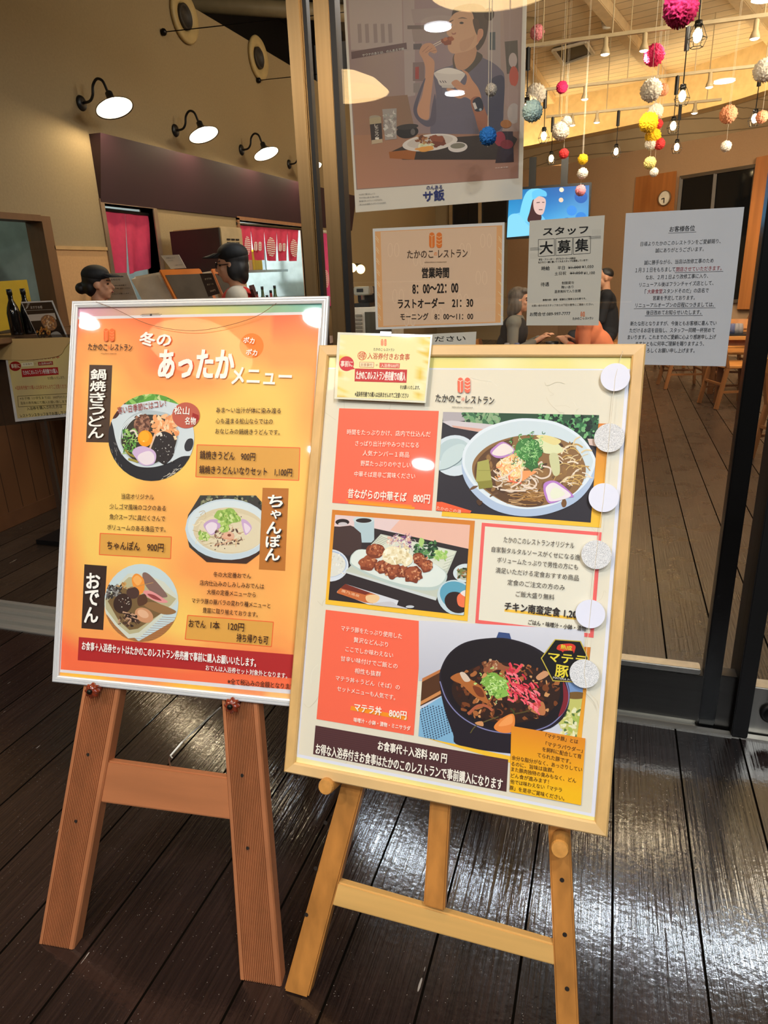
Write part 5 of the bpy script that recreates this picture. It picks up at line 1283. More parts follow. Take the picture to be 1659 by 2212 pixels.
shop_mark(k, (941, 519), 34, (186, 100, 40), (70, 52, 40), (880, 549.5), (1010, 547), 17, (205, 160, 115), dot=(200, 120, 60))
k.text('takanokono restaurant', (917, 566.2), (965, 565.4), 3.4, (90, 74, 60))
D_ = (24, 18, 16)
k.text('営業時間', (912, 589.5), (969.7, 588.6), 22, D_, .04)
k.text('8：00～22：00', (891.4, 624.5), (989.8, 621.6), 20, D_, .035)
k.text('ラストオーダー　21：30', (859.8, 656), (1022, 653), 21, D_, .03)
k.text('モーニング　8：00～11：00', (865, 684), (1022, 682.6), 15, D_, .02)
k.build('lettering', PRT, t)

# --- staff wanted
t = notice('staff_wanted_notice', [(1144, 477), (1306.5, 465), (1293, 703), (1137, 703)], 'white staff recruitment notice with three large boxed characters, on the window', 'notice', mat('notice_grey', (214, 212, 200), .4, var=.02))
k = Ink(IK, .0003, 6e-6)
D_ = (22, 22, 22)
k.text('スタッフ', (1173.5, 500.8), (1270, 496), 17, D_, .045)
for (a, b, c, d), ch, cx, cy in ((((1163, 517.5), (1197.5, 515.5), (1198, 552), (1163, 554)), '大', 1180, 535), (((1200.5, 515.3), (1237, 513), (1235.5, 549.5), (1200.5, 552)), '募', 1218.5, 532.5), (((1239, 513), (1276, 510.5), (1275, 547), (1238.5, 549.5)), '集', 1257, 529.5)):
    k.frame([a, b, c, d], 1, (60, 60, 60)); k.text(ch, (cx-14, cy+.9), (cx+14, cy-.9), 27, D_, .03)
for i in range(3): k.line((1145, 536+2.2*i), (1163+4*i, 535+2.2*i), .6, (70, 70, 70)); k.line((1272, 516-2.2*i), (1298, 514-2.2*i), .6, (70, 70, 70))
for i in range(4):
    for j in range(6): k.ell((1280+3.4*j, 500-.2*j+3*i-3), .5, .5, (120, 120, 115), n=5); k.ell((1146+3*j, 549+3*i), .5, .5, (120, 120, 115), n=5)
k.text('学生・フリーター・ダブルワーカー大歓迎！', (1163.8, 560.8), (1244, 557.6), 4.6, D_, .02); k.text('私たちと一緒に働いてくれるスタッフを募集しています！', (1162.7, 567), (1270, 561.8), 4.6, D_, .02)
k.text('時給', (1169.7, 580.2), (1187.5, 579), 9, D_, .015); k.text('平日', (1204.5, 579.2), (1220, 578.6), 7.5, D_); k.text('¥1,000', (1227, 578.5), (1255, 577), 7, D_); k.line((1227, 578.5), (1255, 576.8), 1, D_); k.text('¥1,050', (1257, 576.8), (1282, 575.8), 7, D_, .01)
k.text('土日祝', (1198, 591), (1223, 590), 7.5, D_); k.text('¥1,050', (1231, 590.4), (1259, 589.4), 7, D_); k.line((1231, 590.4), (1259, 589.2), 1, D_); k.text('¥1,100', (1261, 590.4), (1285, 589.4), 7, D_, .01)
k.text('待遇', (1168, 614.4), (1186, 613.6), 9, D_); k.text('制服貸与', (1213.7, 611.4), (1239.5, 610.2), 6.4, D_); k.text('賄いあり', (1212.6, 620.4), (1239, 619.4), 6.4, D_); k.text('温泉無料で入り放題', (1197.6, 630), (1254.5, 628), 6.4, D_)
k.text('業務内容：接客・配膳など簡単なお仕事です。', (1172.5, 648), (1266, 644.6), 4.4, D_, .015); k.text('お問い合わせはスタッフまたは下記の番号にご連絡ください。', (1148.8, 660.4), (1282.4, 656.8), 5, D_)
k.text('お問合せ:089-997-7777', (1144.6, 678.8), (1231.8, 676.6), 8.6, D_, .01)
shop_mark(k, (1258.7, 678.6), 11, (214, 120, 60), D_, (1237, 688.2), (1281.7, 687), 5.4)
k.build('lettering', PRT, t)

# --- closing notice
t = notice('closing_notice', [(1352, 460.5), (1608, 447), (1567.5, 791.5), (1331.5, 786.5)], 'plain white letter to customers, rightmost notice on the window', 'notice', mat('notice_white', (212, 216, 222), .4, var=.02))
k = Ink(IK, .0003, 6e-6)
D_, RD = (36, 36, 40), (150, 30, 40)
for s_, a, b, h, c, un in (('お客様各位', (1446.5, 495.2), (1501, 492.4), 12, D_, 1), ('日頃よりたかのこのレストランをご愛顧賜り、', (1383.7, 527.2), (1557, 520.6), 10, D_, 0), ('誠にありがとうございます。', (1416, 541.2), (1520.5, 537.6), 10, D_, 0),
    ('誠に勝手ながら、当店は改修工事のため', (1391.7, 567.4), (1541.4, 562.6), 10, D_, 0), ('１月３１日をもちまして', (1372.5, 584), (1458.7, 581.6), 10, D_, 0), ('閉店させていただきます。', (1460.5, 581.8), (1559, 579), 10, RD, 1),
    ('なお、２月１日より改修工事に入り、', (1395, 599.4), (1530, 595.6), 10, D_, 0), ('リニューアル後はフランチャイズ店として、', (1381, 615.2), (1541.4, 611), 10, D_, 0), ('「', (1393, 629.8), (1396, 629.7), 10, D_, 0), ('大衆食堂', (1398.5, 629.7), (1431, 629), 10, RD, 0), ('スタンドそのだ」の店名で', (1432.5, 629), (1531, 627), 10, D_, 0),
    ('営業を予定しております。', (1410.5, 643.8), (1501, 642.8), 10, D_, 0), ('リニューアルオープンの日程につきましては、', (1372.5, 659.6), (1542.5, 657.6), 10, D_, 1), ('後日改めてお知らせいたします。', (1396, 675.2), (1515, 674), 10, D_, 1),
    ('新たな形となりますが、今後ともお客様に喜んでい', (1361.7, 699), (1547.7, 697.6), 10, D_, 0), ('ただけるお店を目指し、スタッフ一同精一杯努めて', (1360, 713.6), (1544, 712.8), 10, D_, 0), ('まいります。これまでのご愛顧に心より感謝申し上げ', (1355.7, 728.2), (1546.7, 727.4), 10, D_, 0),
    ('ますとともに何卒ご理解を賜りますよう、', (1373, 742.4), (1521, 742), 10, D_, 0), ('よろしくお願い申し上げます。', (1389, 757), (1500.6, 757), 10, D_, 0)):
    k.text(s_, a, b, h, c, .006 if h < 12 else .02)
    if un: k.line((a[0]-3, a[1]+h*.72), (b[0]+3, b[1]+h*.72), .8, D_)
k.build('lettering', PRT, t)
# --- strip notice behind the ticket card
t = notice('strip_notice', [(800, 728), (1029, 716.5), (1027, 751), (803, 760)], 'grey strip notice low on the window, mostly hidden by the wooden menu frame', 'notice', MATS['notice_grey'])
k = Ink(IK, .0003, 6e-6); k.text('ださい', (939.5, 732.6), (1005.5, 730.6), 11, (26, 26, 26), .03); k.build('lettering', PRT, t)
# ================================================================ easels and menu boards
RED = mat('redwood', (172, 108, 68), .5, var=.18, scale=16, stretch=(1, 1, .05), bump=.1)
def ridged(name, rgb, dark, period, u0):
    """wood with machined grooves along the leg (read from object x)"""
    m = mat(name, rgb, .5, var=.14, scale=18, stretch=(1, 1, .05))
    return m
OAK = mat('pale_oak', (226, 188, 130), .42, var=.10, scale=24, stretch=(.25, 1, .25), coat=.15)
OAKV = mat('pale_oak_upright', (218, 176, 112), .42, var=.10, scale=40, stretch=(1, 1, .04), coat=.15)
PINE = mat('honey_pine', (186, 124, 58), .42, var=.22, scale=30, stretch=(1, 1, .05), coat=.25, bump=.05)
PINEL = mat('pale_pine', (220, 172, 100), .42, var=.10, scale=30, stretch=(.05, 1, 1), coat=.25)

footR = V3((-.5755, .9786, 0)); LR = leaning(footR, -.0054, .3667)
footL = V3((-1.1958, .9252, 0)); LL = leaning(footL, .1069, .3582)
def leg(name, pl, q, th, m, parent, extend_foot=True):
    """q: photo corners TL TR BR BL on the plane of the easel front; thickness th goes backwards"""
    P = [pl.hit(*p) for p in q]
    if extend_foot:                       # cut the foot level on the floor
        for a, b in ((0, 3), (1, 2)):
            d = P[b]-P[a]
            if abs(d.z) > 1e-6: P[b] = P[a]+d*((.0015-P[a].z)/d.z)
    B = [p-pl.n*th for p in P]
    if extend_foot:
        for a, b in ((0, 3), (1, 2)):
            d = B[b]-B[a]; B[b] = B[a]+d*((.0015-B[a].z)/d.z)
    return MB().hexa(P, B).build(name, m, parent, bevel=.0035), P
# ---- right easel (pine)
E2 = thing('pine_easel', (-.25, 1.0, 0), 'honey pine easel holding the oak framed menu board', 'easel')
qa = [(748, 1640), (801, 1640), (663, 2160), (611, 2147)]
l1, _ = leg('leg', LR, [(752, 1640), (800, 1640), (664, 2160), (611, 2147)], .03, PINE, E2)
l2, _ = leg('leg', LR, [(1182, 1740), (1229, 1740), (1252, 2260), (1203, 2240)], .03, PINE, E2)
leg('centre_rail', LR.off(.012), [(931, 1690), (974, 1695), (960, 1970), (914, 1957)], .024, PINE, E2, False)
leg('crossbar', LR.off(-.004), [(690, 1894), (1215, 2045), (1218, 2092), (684, 1947)], .024, PINEL, E2, False)
a, b = LR.w(.28, 1.32, -.03), V3((-.30, 1.86, .0))
MB().beam(a, b+V3((0, 0, .01)), .045, .025).build('back_leg', PINE, E2)
top = LR.w(.28, 1.28, -.015)
for s_, foot in ((-1, LR.uv(752, 1640)), (1, LR.uv(1229, 1740))):
    pass
MB().beam(LR.w(.10, .62, -.018), LR.w(.245, 1.34, -.018), .045, .03, LR.u).build('leg_top', PINE, E2); MB().beam(LR.w(.46, .62, -.018), LR.w(.315, 1.34, -.018), .045, .03, LR.u).build('leg_top', PINE, E2)
for c in ((702, 1701), (1209, 1836)):
    MB().lathe([(.001, .066), (.0155, .065), (.0175, .060), (.0175, .0), (.001, .0)], 20, LR.off(.058).hit(*c)-LR.n*.066, LR.n).build('peg', mat('peg_pine', (206, 146, 74), .4, var=.15, scale=60), E2)
HOLE = mat('dark_hole', (30, 20, 12), .9)
for lg, pts in ((l1, ((703, 1777), (682, 1876), (662, 1976))), (l2, ((1214, 1901), (1220, 2019), (1225, 2136)))):
    for p in pts:
        MB().lathe([(.001, .0), (.0045, .0), (.0045, .0008), (.001, .0008)], 12, LR.off(.0004).hit(*p), LR.n).build('hole', HOLE, lg)
# ---- left easel (redwood decking boards with grooves)
E1 = thing('redwood_easel', (-.92, 1.0, 0), 'reddish brown easel with grooved legs holding the orange winter menu board', 'easel')
def grooved(q, parent, ng=17):
    """a machined board: real grooves along the front face"""
    P = [LL.hit(*p) for p in q]
    for a, b in ((0, 3), (1, 2)):
        d = P[b]-P[a]; P[b] = P[a]+d*((.0015-P[a].z)/d.z)
    B = [p-LL.n*.032 for p in P]
    for a, b in ((0, 3), (1, 2)):
        d = B[b]-B[a]; B[b] = B[a]+d*((.0015-B[a].z)/d.z)
    prof = [(0, -.004), (.03, 0), (.10, 0)]
    for i in range(ng):
        s0 = .11+.78*i/ng; w_ = .78/ng; prof += [(s0, 0), (s0+w_*.14, -.004), (s0+w_*.50, -.004), (s0+w_*.64, 0)]
    prof += [(.90, 0), (.97, 0), (1, -.004)]
    tp = [P[0]+(P[1]-P[0])*s_+LL.n*d for s_, d in prof]; bt = [P[3]+(P[2]-P[3])*s_+LL.n*d for s_, d in prof]
    v = tp+bt+[B[0], B[1], B[2], B[3]]; n = len(prof); f = []
    for i in range(n-1): f.append([i, n+i, n+i+1, i+1])
    k = 2*n
    f += [[k+1, k, 0]+list(range(1, n)), [k+3, k+2]+[n+i for i in range(n-1, -1, -1)], [k, k+1, k+2, k+3], [k, k+3, n, 0], [k+2, k+1, n-1, 2*n-1]]
    return obj('leg', v, f, RED, parent)
g1 = grooved([(186, 1440), (268, 1440), (156, 2064), (80, 2052)], E1)
g2 = grooved([(475, 1470), (553, 1470), (609, 2156), (519, 2142)], E1)
leg('crossbar', LL.off(-.006), [(228, 1643), (500, 1681), (503, 1772), (215, 1733)], .025, mat('redwood_bar', (178, 112, 70), .5, var=.14, scale=16, stretch=(.05, 1, 1)), E1, False)
MB().beam(LL.w(.12, .66, -.02), LL.w(.26, 1.5, -.02), .07, .03, LL.u).build('leg_top', RED, E1); MB().beam(LL.w(.46, .66, -.02), LL.w(.33, 1.5, -.02), .07, .03, LL.u).build('leg_top', RED, E1)
MB().beam(LL.w(.30, 1.45, -.04), V3((-.72, 2.02, .012)), .06, .03).build('back_leg', RED, E1)
KN = mat('glazed_knob', (128, 52, 30), .15, coat=.6)
for c in ((205, 1490), (505, 1522)):
    o = LL.off(.022).hit(*c); v, f = [], []
    m = MB(); m.tube([o-LL.n*.03, o], .008, 10)
    kn = m.build('peg_knob', KN, E1, True)
    v = []; n = 40; prof = [(.008, -.004), (.016, .002), (.0175, .010), (.014, .017), (.006, .019)]
    a_ = LL.u; b_ = LL.v
    for r, h in prof:
        for j in range(n):
            an = 2*pi*j/n; rr = r*(1+.14*cos(an*8)) if r > .01 else r; v.append(o+LL.n*h+(a_*cos(an)+b_*sin(an))*rr)
    f = [[i*n+j, i*n+(j+1) % n, (i+1)*n+(j+1) % n, (i+1)*n+j] for i in range(len(prof)-1) for j in range(n)]+[[(len(prof)-1)*n+j for j in range(n)]]
    obj('fluted_head', v, f, KN, kn, True)
    MB().lathe([(.006, .018), (.0065, .023), (.003, .026), (.001, .026)], 14, o, LL.n).build('screw', mat('dark_screw', (40, 40, 34), .35, .7), kn, True)
for lg, pts in ((g1, ((190, 1630), (164, 1774))), (g2, ((523, 1675), (535, 1832)))):
    for p in pts: MB().lathe([(.001, .0), (.004, .0), (.004, .0008), (.001, .0008)], 12, LL.off(.0006).hit(*p), LL.n).build('hole', HOLE, lg)
hk = LL.off(-.018).hit(368, 1655)
m = MB(); m.tube([hk, hk+V3((0, 0, .022)), hk+V3((.004, 0, .032)), hk+V3((.010, 0, .026))], .0018, 6); m.build('hook', STEEL, E1)
MB().tube([hk+V3((.004, 0, .03)), hk+V3((.02, .03, .05)), at_y(476, 1528, 1.62)], .0022, 6).build('stay_cord', mat('white_cord', (225, 222, 210), .6), E1)

# ---------------------------------------------------------------- helper for framed boards
def frame_bars(t, pl, q, wid, z0, z1, m1, m2, prof=None):
    """mitred frame; q outer photo corners TL TR BR BL on plane pl"""
    P = [V3((*pl.uv(*p), 0)) for p in q]; c = sum(P, V3((0, 0, 0)))/4
    def inset(d):
        out = []
        for i in range(4):
            a, b, c_ = P[i-1], P[i], P[(i+1) % 4]; e1 = (b-a).normalized(); e2 = (c_-b).normalized()
            n1, n2 = V3((e1.y, -e1.x, 0)), V3((e2.y, -e2.x, 0)); n1 = n1 if (c-b).dot(n1) > 0 else -n1; n2 = n2 if (c-b).dot(n2) > 0 else -n2
            k = d/(1+n1.dot(n2)); out.append(b+(n1+n2)*k)
        return out
    prof = prof or [(0, z0), (0, z1-.003), (.003, z1), (wid-.003, z1), (wid, z1-.003), (wid, z0)]
    rings = [[pl.w(p.x, p.y, z) for p in inset(d)] for d, z in prof]
    for i in range(4):
        j = (i+1) % 4; n = len(prof); v = [r[i] for r in rings]+[r[j] for r in rings]
        f = [[a, a+1, n+a+1, n+a] for a in range(n-1)]+[[n-1, 0, n, 2*n-1], list(range(n))[::-1], list(range(n, 2*n))]
        obj('frame_bar', v, f, m1 if i % 2 == 0 else m2, t)
    return [pl.w(p.x, p.y, 0) for p in inset(wid)]
BPR = print_mat('menu_print', .45, .55)

# ================================================================ orange winter menu board (left)
LB = LL.off(.010)
B1 = thing('menu_board', LL.hit(380, 1500), 'orange winter menu in a silver aluminium frame, on the redwood easel', 'menu board')
ALU = mat('white_aluminium', (214, 216, 218), .36, .15, var=.03)
Q1 = [(155, 650), (711, 639), (659, 1530), (112, 1473)]
frame_bars(B1, LB, Q1, .0165, -.009, .001, ALU, ALU, [(0, -.009), (0, -.001), (.002, .001), (.005, .001), (.006, -.0005), (.0075, .001), (.0105, .001), (.0115, -.0005), (.013, .0005), (.0165, -.001), (.0165, -.009)])
S1 = LL.off(.004)
MB().slab([S1.off(-.001).hit(*p) for p in ((158, 653), (708, 642), (657, 1527), (114, 1470))], LL.n*-.003).build('backing', mat('board_back', (200, 200, 198), .5), B1)
nz = lambda x, y: noise.noise(V3((x, y, 3.3)))
def mixc(a, b, t): t = max(0, min(1, t)); return tuple(a[i]+(b[i]-a[i])*t for i in range(3))
k = Ink(S1, .0001)
def pastel(a, b):
    if b > .5: return mixc((240, 150, 100), (250, 190, 70), .5+.6*sin(a*14)) if a < .86 else (246, 190, 120)
    return mixc(mixc((214, 150, 180), (214, 205, 120), a*2), (110, 180, 170), (a-.5)*2) if a > .5 else mixc((214, 150, 180), (214, 205, 120), a*2)
k.grad([(163, 659), (700, 649), (652, 1519), (122, 1464)], pastel, 24, 24)
k.poly([(163, 684), (698, 673), (649, 1501), (129, 1452)], (226, 222, 226))
def orange(a, b):
    v = 0
    warm = .62+.5*nz(a*2.6, b*3.2)+.25*nz(a*6, b*7)
    warm -= .9*max(0, 1-hypot((a-.45)/.42, (b-.13)/.10))*(.55+.4*nz(a*5, b*5))       # red bloom behind the title
    warm -= .55*max(0, .16-b)/.16*(1 if a < .35 or a > .8 else .5)
    warm -= 1.1*max(0, b-.86)/.14
    warm -= .35*max(0, (.10-a))/.10
    warm += .42*max(0, 1-hypot((a-.72)/.5, (b-.36)/.24))
    warm += .40*max(0, 1-hypot((a-.2)/.5, (b-.55)/.2))
    c = mixc((252, 112, 72), (253, 162, 88), warm*2.2+.35) if warm < .5 else mixc((253, 164, 90), (252, 204, 104), (warm-.5)*2.4)
    return c
k.grad([(165, 690), (690, 679), (641, 1491), (131, 1446)], orange, 44, 60)
k.poly([(193.4, 788), (242.7, 789), (235.6, 956), (186, 955)], (74, 54, 40)); k.poly([(567.3, 1053.7), (623.7, 1055), (616, 1233.5), (559.3, 1230)], (186, 116, 48)); k.poly([(182.5, 1219), (231, 1222.6), (223, 1361), (176, 1357)], (58, 42, 36))
for q in ([(425.9, 960.8), (648, 967.5), (645.6, 1037.8), (423, 1030)], [(216.5, 1152), (370.5, 1160), (368.7, 1207), (214.6, 1198)], [(405.6, 1329), (590.8, 1343.8), (586.4, 1397), (400, 1380.7)]):
    k.poly(q, (222, 164, 76)); k.frame(q, 1.8, (236, 100, 52))
k.poly([(170.5, 1376), (644, 1415), (642, 1466), (168, 1426)], (176, 44, 44))
k.ell((543.6, 747), 26, 27, (248, 130, 40))
k.text('壬', (303, 681), (350, 679), 5, (70, 60, 60), .05)
k.build('print', BPR, B1)
# photographs of the dishes
K = Ink(S1, .0012, 3.5e-6)
# 1 udon in a pot
clipc = [(327.4+93*cos(2*pi*i/36), 945+94*sin(2*pi*i/36)) for i in range(36)]
K.clip = clip_poly(clipc, [(235, 800), (420, 800), (420, 1100), (235, 1100)])
K.poly([(230, 840), (425, 840), (425, 1050), (230, 1050)], (38, 38, 44))
Zp = lambda *p: [(220+x/7.54, 830+y/7.54) for x, y in p]
K.poly(Zp((200, 100), (1500, 100), (1500, 420), (900, 330), (300, 300)), (104, 168, 74))
K.speckle(40, (272, 850, 395, 872), [(90, 160, 60), (140, 196, 100), (196, 214, 150), (76, 140, 56)], 4, 12, .8)
for i in range(26):
    x = rng.uniform(236, 262); y = rng.uniform(940, 1020); K.line((x, y), (x+rng.uniform(1, 3), y+rng.uniform(4, 9)), .6, (150, 150, 150))
for i in range(46):
    x = rng.uniform(345, 412); y = 1046-(x-345)*.72+rng.uniform(-10, 4); K.line((x, y), (x+rng.uniform(4, 8), y-rng.uniform(2, 5)), .8, (214, 210, 196))
K.curve(Zp((150, 560), (190, 500), (330, 340), (500, 330), (900, 260), (1250, 330), (1500, 420), (1510, 900), (1500, 1140), (1300, 1180), (1100, 1280), (850, 1350), (600, 1340), (420, 1240), (300, 1090), (230, 900), (190, 700)), (206, 220, 228))
K.curve(Zp((300, 900), (330, 700), (480, 520), (700, 430), (900, 440), (1120, 500), (1240, 700), (1250, 900), (1180, 1110), (1020, 1230), (840, 1320), (640, 1310), (450, 1200), (340, 1050)), (176, 192, 200))
K.curve(Zp((320, 930), (350, 760), (480, 600), (640, 510), (860, 500), (1080, 540), (1200, 680), (1230, 880), (1160, 1090), (1000, 1220), (830, 1300), (640, 1290), (470, 1190), (360, 1050)), (58, 52, 44))
K.curve(Zp((165, 545), (190, 480), (240, 430), (290, 480), (240, 550), (180, 565)), (70, 36, 32)); K.curve(Zp((1350, 1000), (1400, 900), (1480, 890), (1495, 980), (1450, 1080), (1370, 1085)), (44, 46, 54))
for r_, c_ in ((1.0, (222, 232, 238)), (.93, (188, 204, 212))):
    pass
for i in range(3): K.strand(Zp((300+40*i, 900-20*i), (330+35*i, 720-5*i), (470+25*i, 560+5*i), (650+10*i, 480+12*i)), 1.6, (224, 234, 240))
K.speckle(90, (330, 900, 382, 950), [(248, 190, 140), (240, 168, 110), (252, 214, 172), (232, 150, 96)], 3, 9, .6)
K.speckle(70, (293, 900, 322, 936), [(110, 72, 56), (140, 96, 76), (84, 54, 44), (168, 124, 100)], 2, 7, .7)
K.blob((308, 918), 13, 16, (120, 78, 60), .25); K.speckle(40, (296, 902, 320, 934), [(150, 104, 84), (92, 58, 46), (176, 130, 104)], 2, 6)
K.blob((356, 965), 24, 36, (42, 36, 38), .10); K.speckle(60, (336, 940, 378, 1000), [(70, 64, 66), (30, 26, 28), (56, 50, 54), (190, 190, 190)], .7, 2.2)
for i in range(60):
    x = rng.uniform(268, 298); y = rng.uniform(925, 975); K.strand([(x, y), (x+rng.uniform(-5, 5), y+rng.uniform(-5, 5)), (x+rng.uniform(-7, 7), y+rng.uniform(2, 8))], rng.uniform(1.2, 2.4), rng.choice([(96, 160, 74), (136, 190, 96), (70, 128, 56), (178, 214, 130)]), 3)
K.strand(Zp((470, 770), (540, 760), (590, 860)), 4, (226, 216, 204)); K.strand(Zp((880, 820), (830, 950), (780, 1080)), 4, (228, 196, 170)); K.strand(Zp((900, 840), (960, 800), (980, 850)), 5, (232, 226, 214))
K.strand(Zp((390, 1070), (470, 1150), (580, 1190)), 4, (150, 136, 50)); K.strand(Zp((440, 1220), (520, 1240), (600, 1270)), 5, (160, 150, 70))
K.ell(Zp((716, 885))[0], 16, 17.6, (246, 158, 20)); K.ell(Zp((700, 860))[0], 11, 12, (252, 176, 40)); K.ell(Zp((690, 930))[0], 2.2, 1.4, (254, 214, 130))
K.curve(Zp((505, 1110), (560, 1040), (680, 1010), (840, 1070), (895, 1160), (860, 1290), (740, 1330), (640, 1300), (560, 1200)), (206, 180, 220)); K.curve(Zp((590, 1200), (640, 1130), (780, 1090), (860, 1160), (850, 1270), (740, 1315), (650, 1280)), (232, 222, 232))
K.clip = None
K.ell((402.8, 897.6), 29.7, 28, (190, 92, 74)); K.poly([(417, 892), (430, 897), (431, 906), (424, 912), (416, 902)], (160, 34, 30))
K.build('food_photo', BPR, B1, 'photo of udon noodles in a pot')
# 2 champon
K = Ink(S1, .0012, 3.5e-6)
K.clip = [(433, 1070), (553.5, 1070.4), (566, 1085), (561, 1196), (532.7, 1217.6), (447, 1214), (409.6, 1182), (400.5, 1143), (407, 1112)]
K.poly([(395, 1065), (580, 1065), (580, 1220), (395, 1220)], (60, 58, 56))
K.speckle(50, (430, 1068, 570, 1088), [(60, 70, 56), (110, 120, 90), (30, 34, 30), (150, 150, 120)], 2, 6)
K.poly([(400, 1185), (450, 1205), (560, 1190), (560, 1220), (400, 1220)], (66, 44, 36))
Z7 = lambda *p: [(210+x/3.858, 1060+y/3.858) for x, y in p]
K.ell((493, 1143.5), 93, 66, (196, 214, 226), .03); K.ell((494, 1139), 88, 58, (212, 226, 232), .03); K.ell((496, 1146), 78, 50, (214, 202, 170), .03); K.ell((500, 1150), 72, 43, (222, 212, 182), .03)
for i in range(46):
    x = rng.uniform(430, 520); y = rng.uniform(1105, 1175); K.strand([(x, y), (x+rng.uniform(-12, 12), y+rng.uniform(-7, 7)), (x+rng.uniform(-18, 18), y+rng.uniform(-8, 8))], rng.uniform(.8, 2), rng.choice([(232, 222, 190), (206, 190, 150), (190, 170, 130)]), 3)
K.curve(Z7((890, 280), (950, 240), (1020, 250), (1030, 310), (960, 370), (910, 330)), (196, 166, 206)); K.curve(Z7((905, 300), (950, 262), (1000, 280), (990, 330), (945, 362)), (232, 220, 232)); K.curve(Z7((1205, 240), (1250, 250), (1290, 310), (1240, 370), (1215, 310)), (200, 170, 210)); K.curve(Z7((1225, 270), (1280, 312), (1242, 355)), (230, 216, 230))
K.speckle(60, (462, 1140, 525, 1180), [(110, 84, 70), (150, 116, 96), (220, 190, 160), (196, 160, 130), (90, 64, 56)], 1.5, 5)
for x, y, rx, ry in ((494, 1117, 26, 17), (442, 1158, 12, 10), (486, 1140, 9, 12)):
    K.blob((x, y), rx, ry, (150, 186, 90), .22)
    for i in range(int(rx*1.4)): K.blob((x+rng.uniform(-rx, rx)*.8, y+rng.uniform(-ry, ry)*.8), rng.uniform(2, 6), rng.uniform(1.5, 4), rng.choice([(176, 206, 110), (204, 222, 150), (130, 170, 76), (120, 160, 70)]), .3, rng.uniform(0, 3), 8)
K.blob((494, 1158), 13, 9, (224, 178, 150), .15); K.ell((496, 1156), 4, 3, (130, 70, 50))
for i in range(12): K.line((rng.uniform(460, 530), rng.uniform(1160, 1185)), (rng.uniform(460, 530), rng.uniform(1160, 1185)), .7, (216, 130, 80)) if i < 3 else K.blob((rng.uniform(440, 540), rng.uniform(1110, 1190)), 1.4, 1, (90, 80, 64))
K.build('food_photo', BPR, B1, 'photo of white soup noodles')
# 3 oden
K = Ink(S1, .0012, 3.5e-6)
K.clip = clip_poly([(306+80*cos(2*pi*i/36), 1302+84*sin(2*pi*i/36)) for i in range(36)], [(229, 1200), (400, 1200), (400, 1400), (224, 1400)])
K.poly([(220, 1210), (395, 1210), (395, 1395), (220, 1395)], (196, 216, 222)); K.poly([(220, 1318), (300, 1385), (395, 1330), (395, 1395), (220, 1395)], (170, 116, 70))
for i in range(14): K.line((225, 1325+5*i), (390, 1335+5*i), .8, (150, 98, 58))
K.poly(Z7((60, 900), (260, 690), (400, 690), (560, 760), (690, 900), (640, 960), (360, 1220), (260, 1230), (150, 1120), (60, 1000)), (208, 214, 200)); K.poly(Z7((70, 900), (265, 720), (380, 720), (660, 900), (620, 950), (350, 1180), (270, 1195), (170, 1110), (75, 985)), (184, 178, 140)); K.poly(Z7((90, 920), (200, 800), (400, 880), (600, 980), (340, 1150), (270, 1160), (180, 1080)), (120, 96, 62))
K.curve(Z7((380, 690), (440, 700), (580, 860), (560, 890), (480, 870), (400, 780)), (132, 104, 96)); K.curve(Z7((290, 740), (330, 690), (390, 740), (390, 840), (330, 860)), (238, 150, 60)); K.curve(Z7((300, 740), (335, 705), (375, 745), (340, 790)), (244, 176, 96))
K.speckle(60, (230, 1264, 268, 1290), [(60, 54, 50), (96, 92, 90), (36, 32, 32), (150, 150, 146)], 2, 6); K.speckle(10, (254, 1258, 276, 1270), [(180, 130, 70), (206, 160, 96)], 2, 5)
K.ell(Z7((215, 940))[0], 20, 22, (60, 42, 36), .3); K.ell(Z7((300, 850))[0], 14, 13, (78, 56, 50), .3); K.speckle(16, (258, 1290, 282, 1315), [(220, 210, 196), (120, 90, 74)], .8, 1.6)
K.line(*Z7((250, 815), (470, 765)), 1.2, (196, 150, 90))
K.curve(Z7((385, 840), (450, 835), (560, 900), (590, 930), (520, 930), (430, 890)), (226, 150, 150)); K.curve(Z7((420, 860), (480, 870), (540, 915), (470, 900)), (150, 70, 70))
K.curve(Z7((390, 940), (480, 930), (640, 990), (650, 1020), (560, 1030), (430, 980)), (150, 112, 72)); K.curve(Z7((340, 890), (400, 860), (420, 930), (350, 960)), (90, 60, 44))
K.ell(Z7((393, 1037))[0], 21, 15, (206, 150, 110), .5); K.ell(Z7((385, 1025))[0], 13, 8, (226, 180, 144), .5)
for i in range(5): K.line(*Z7((215+8*i, 1010+12*i), (330+6*i, 1040+14*i)), 3.4, ((200, 160, 130), (60, 40, 34))[i % 2])
K.speckle(26, (258, 1326, 300, 1352), [(52, 38, 34), (190, 150, 120), (80, 58, 46)], 2, 6)
K.build('food_photo', BPR, B1, 'photo of oden on a square plate')
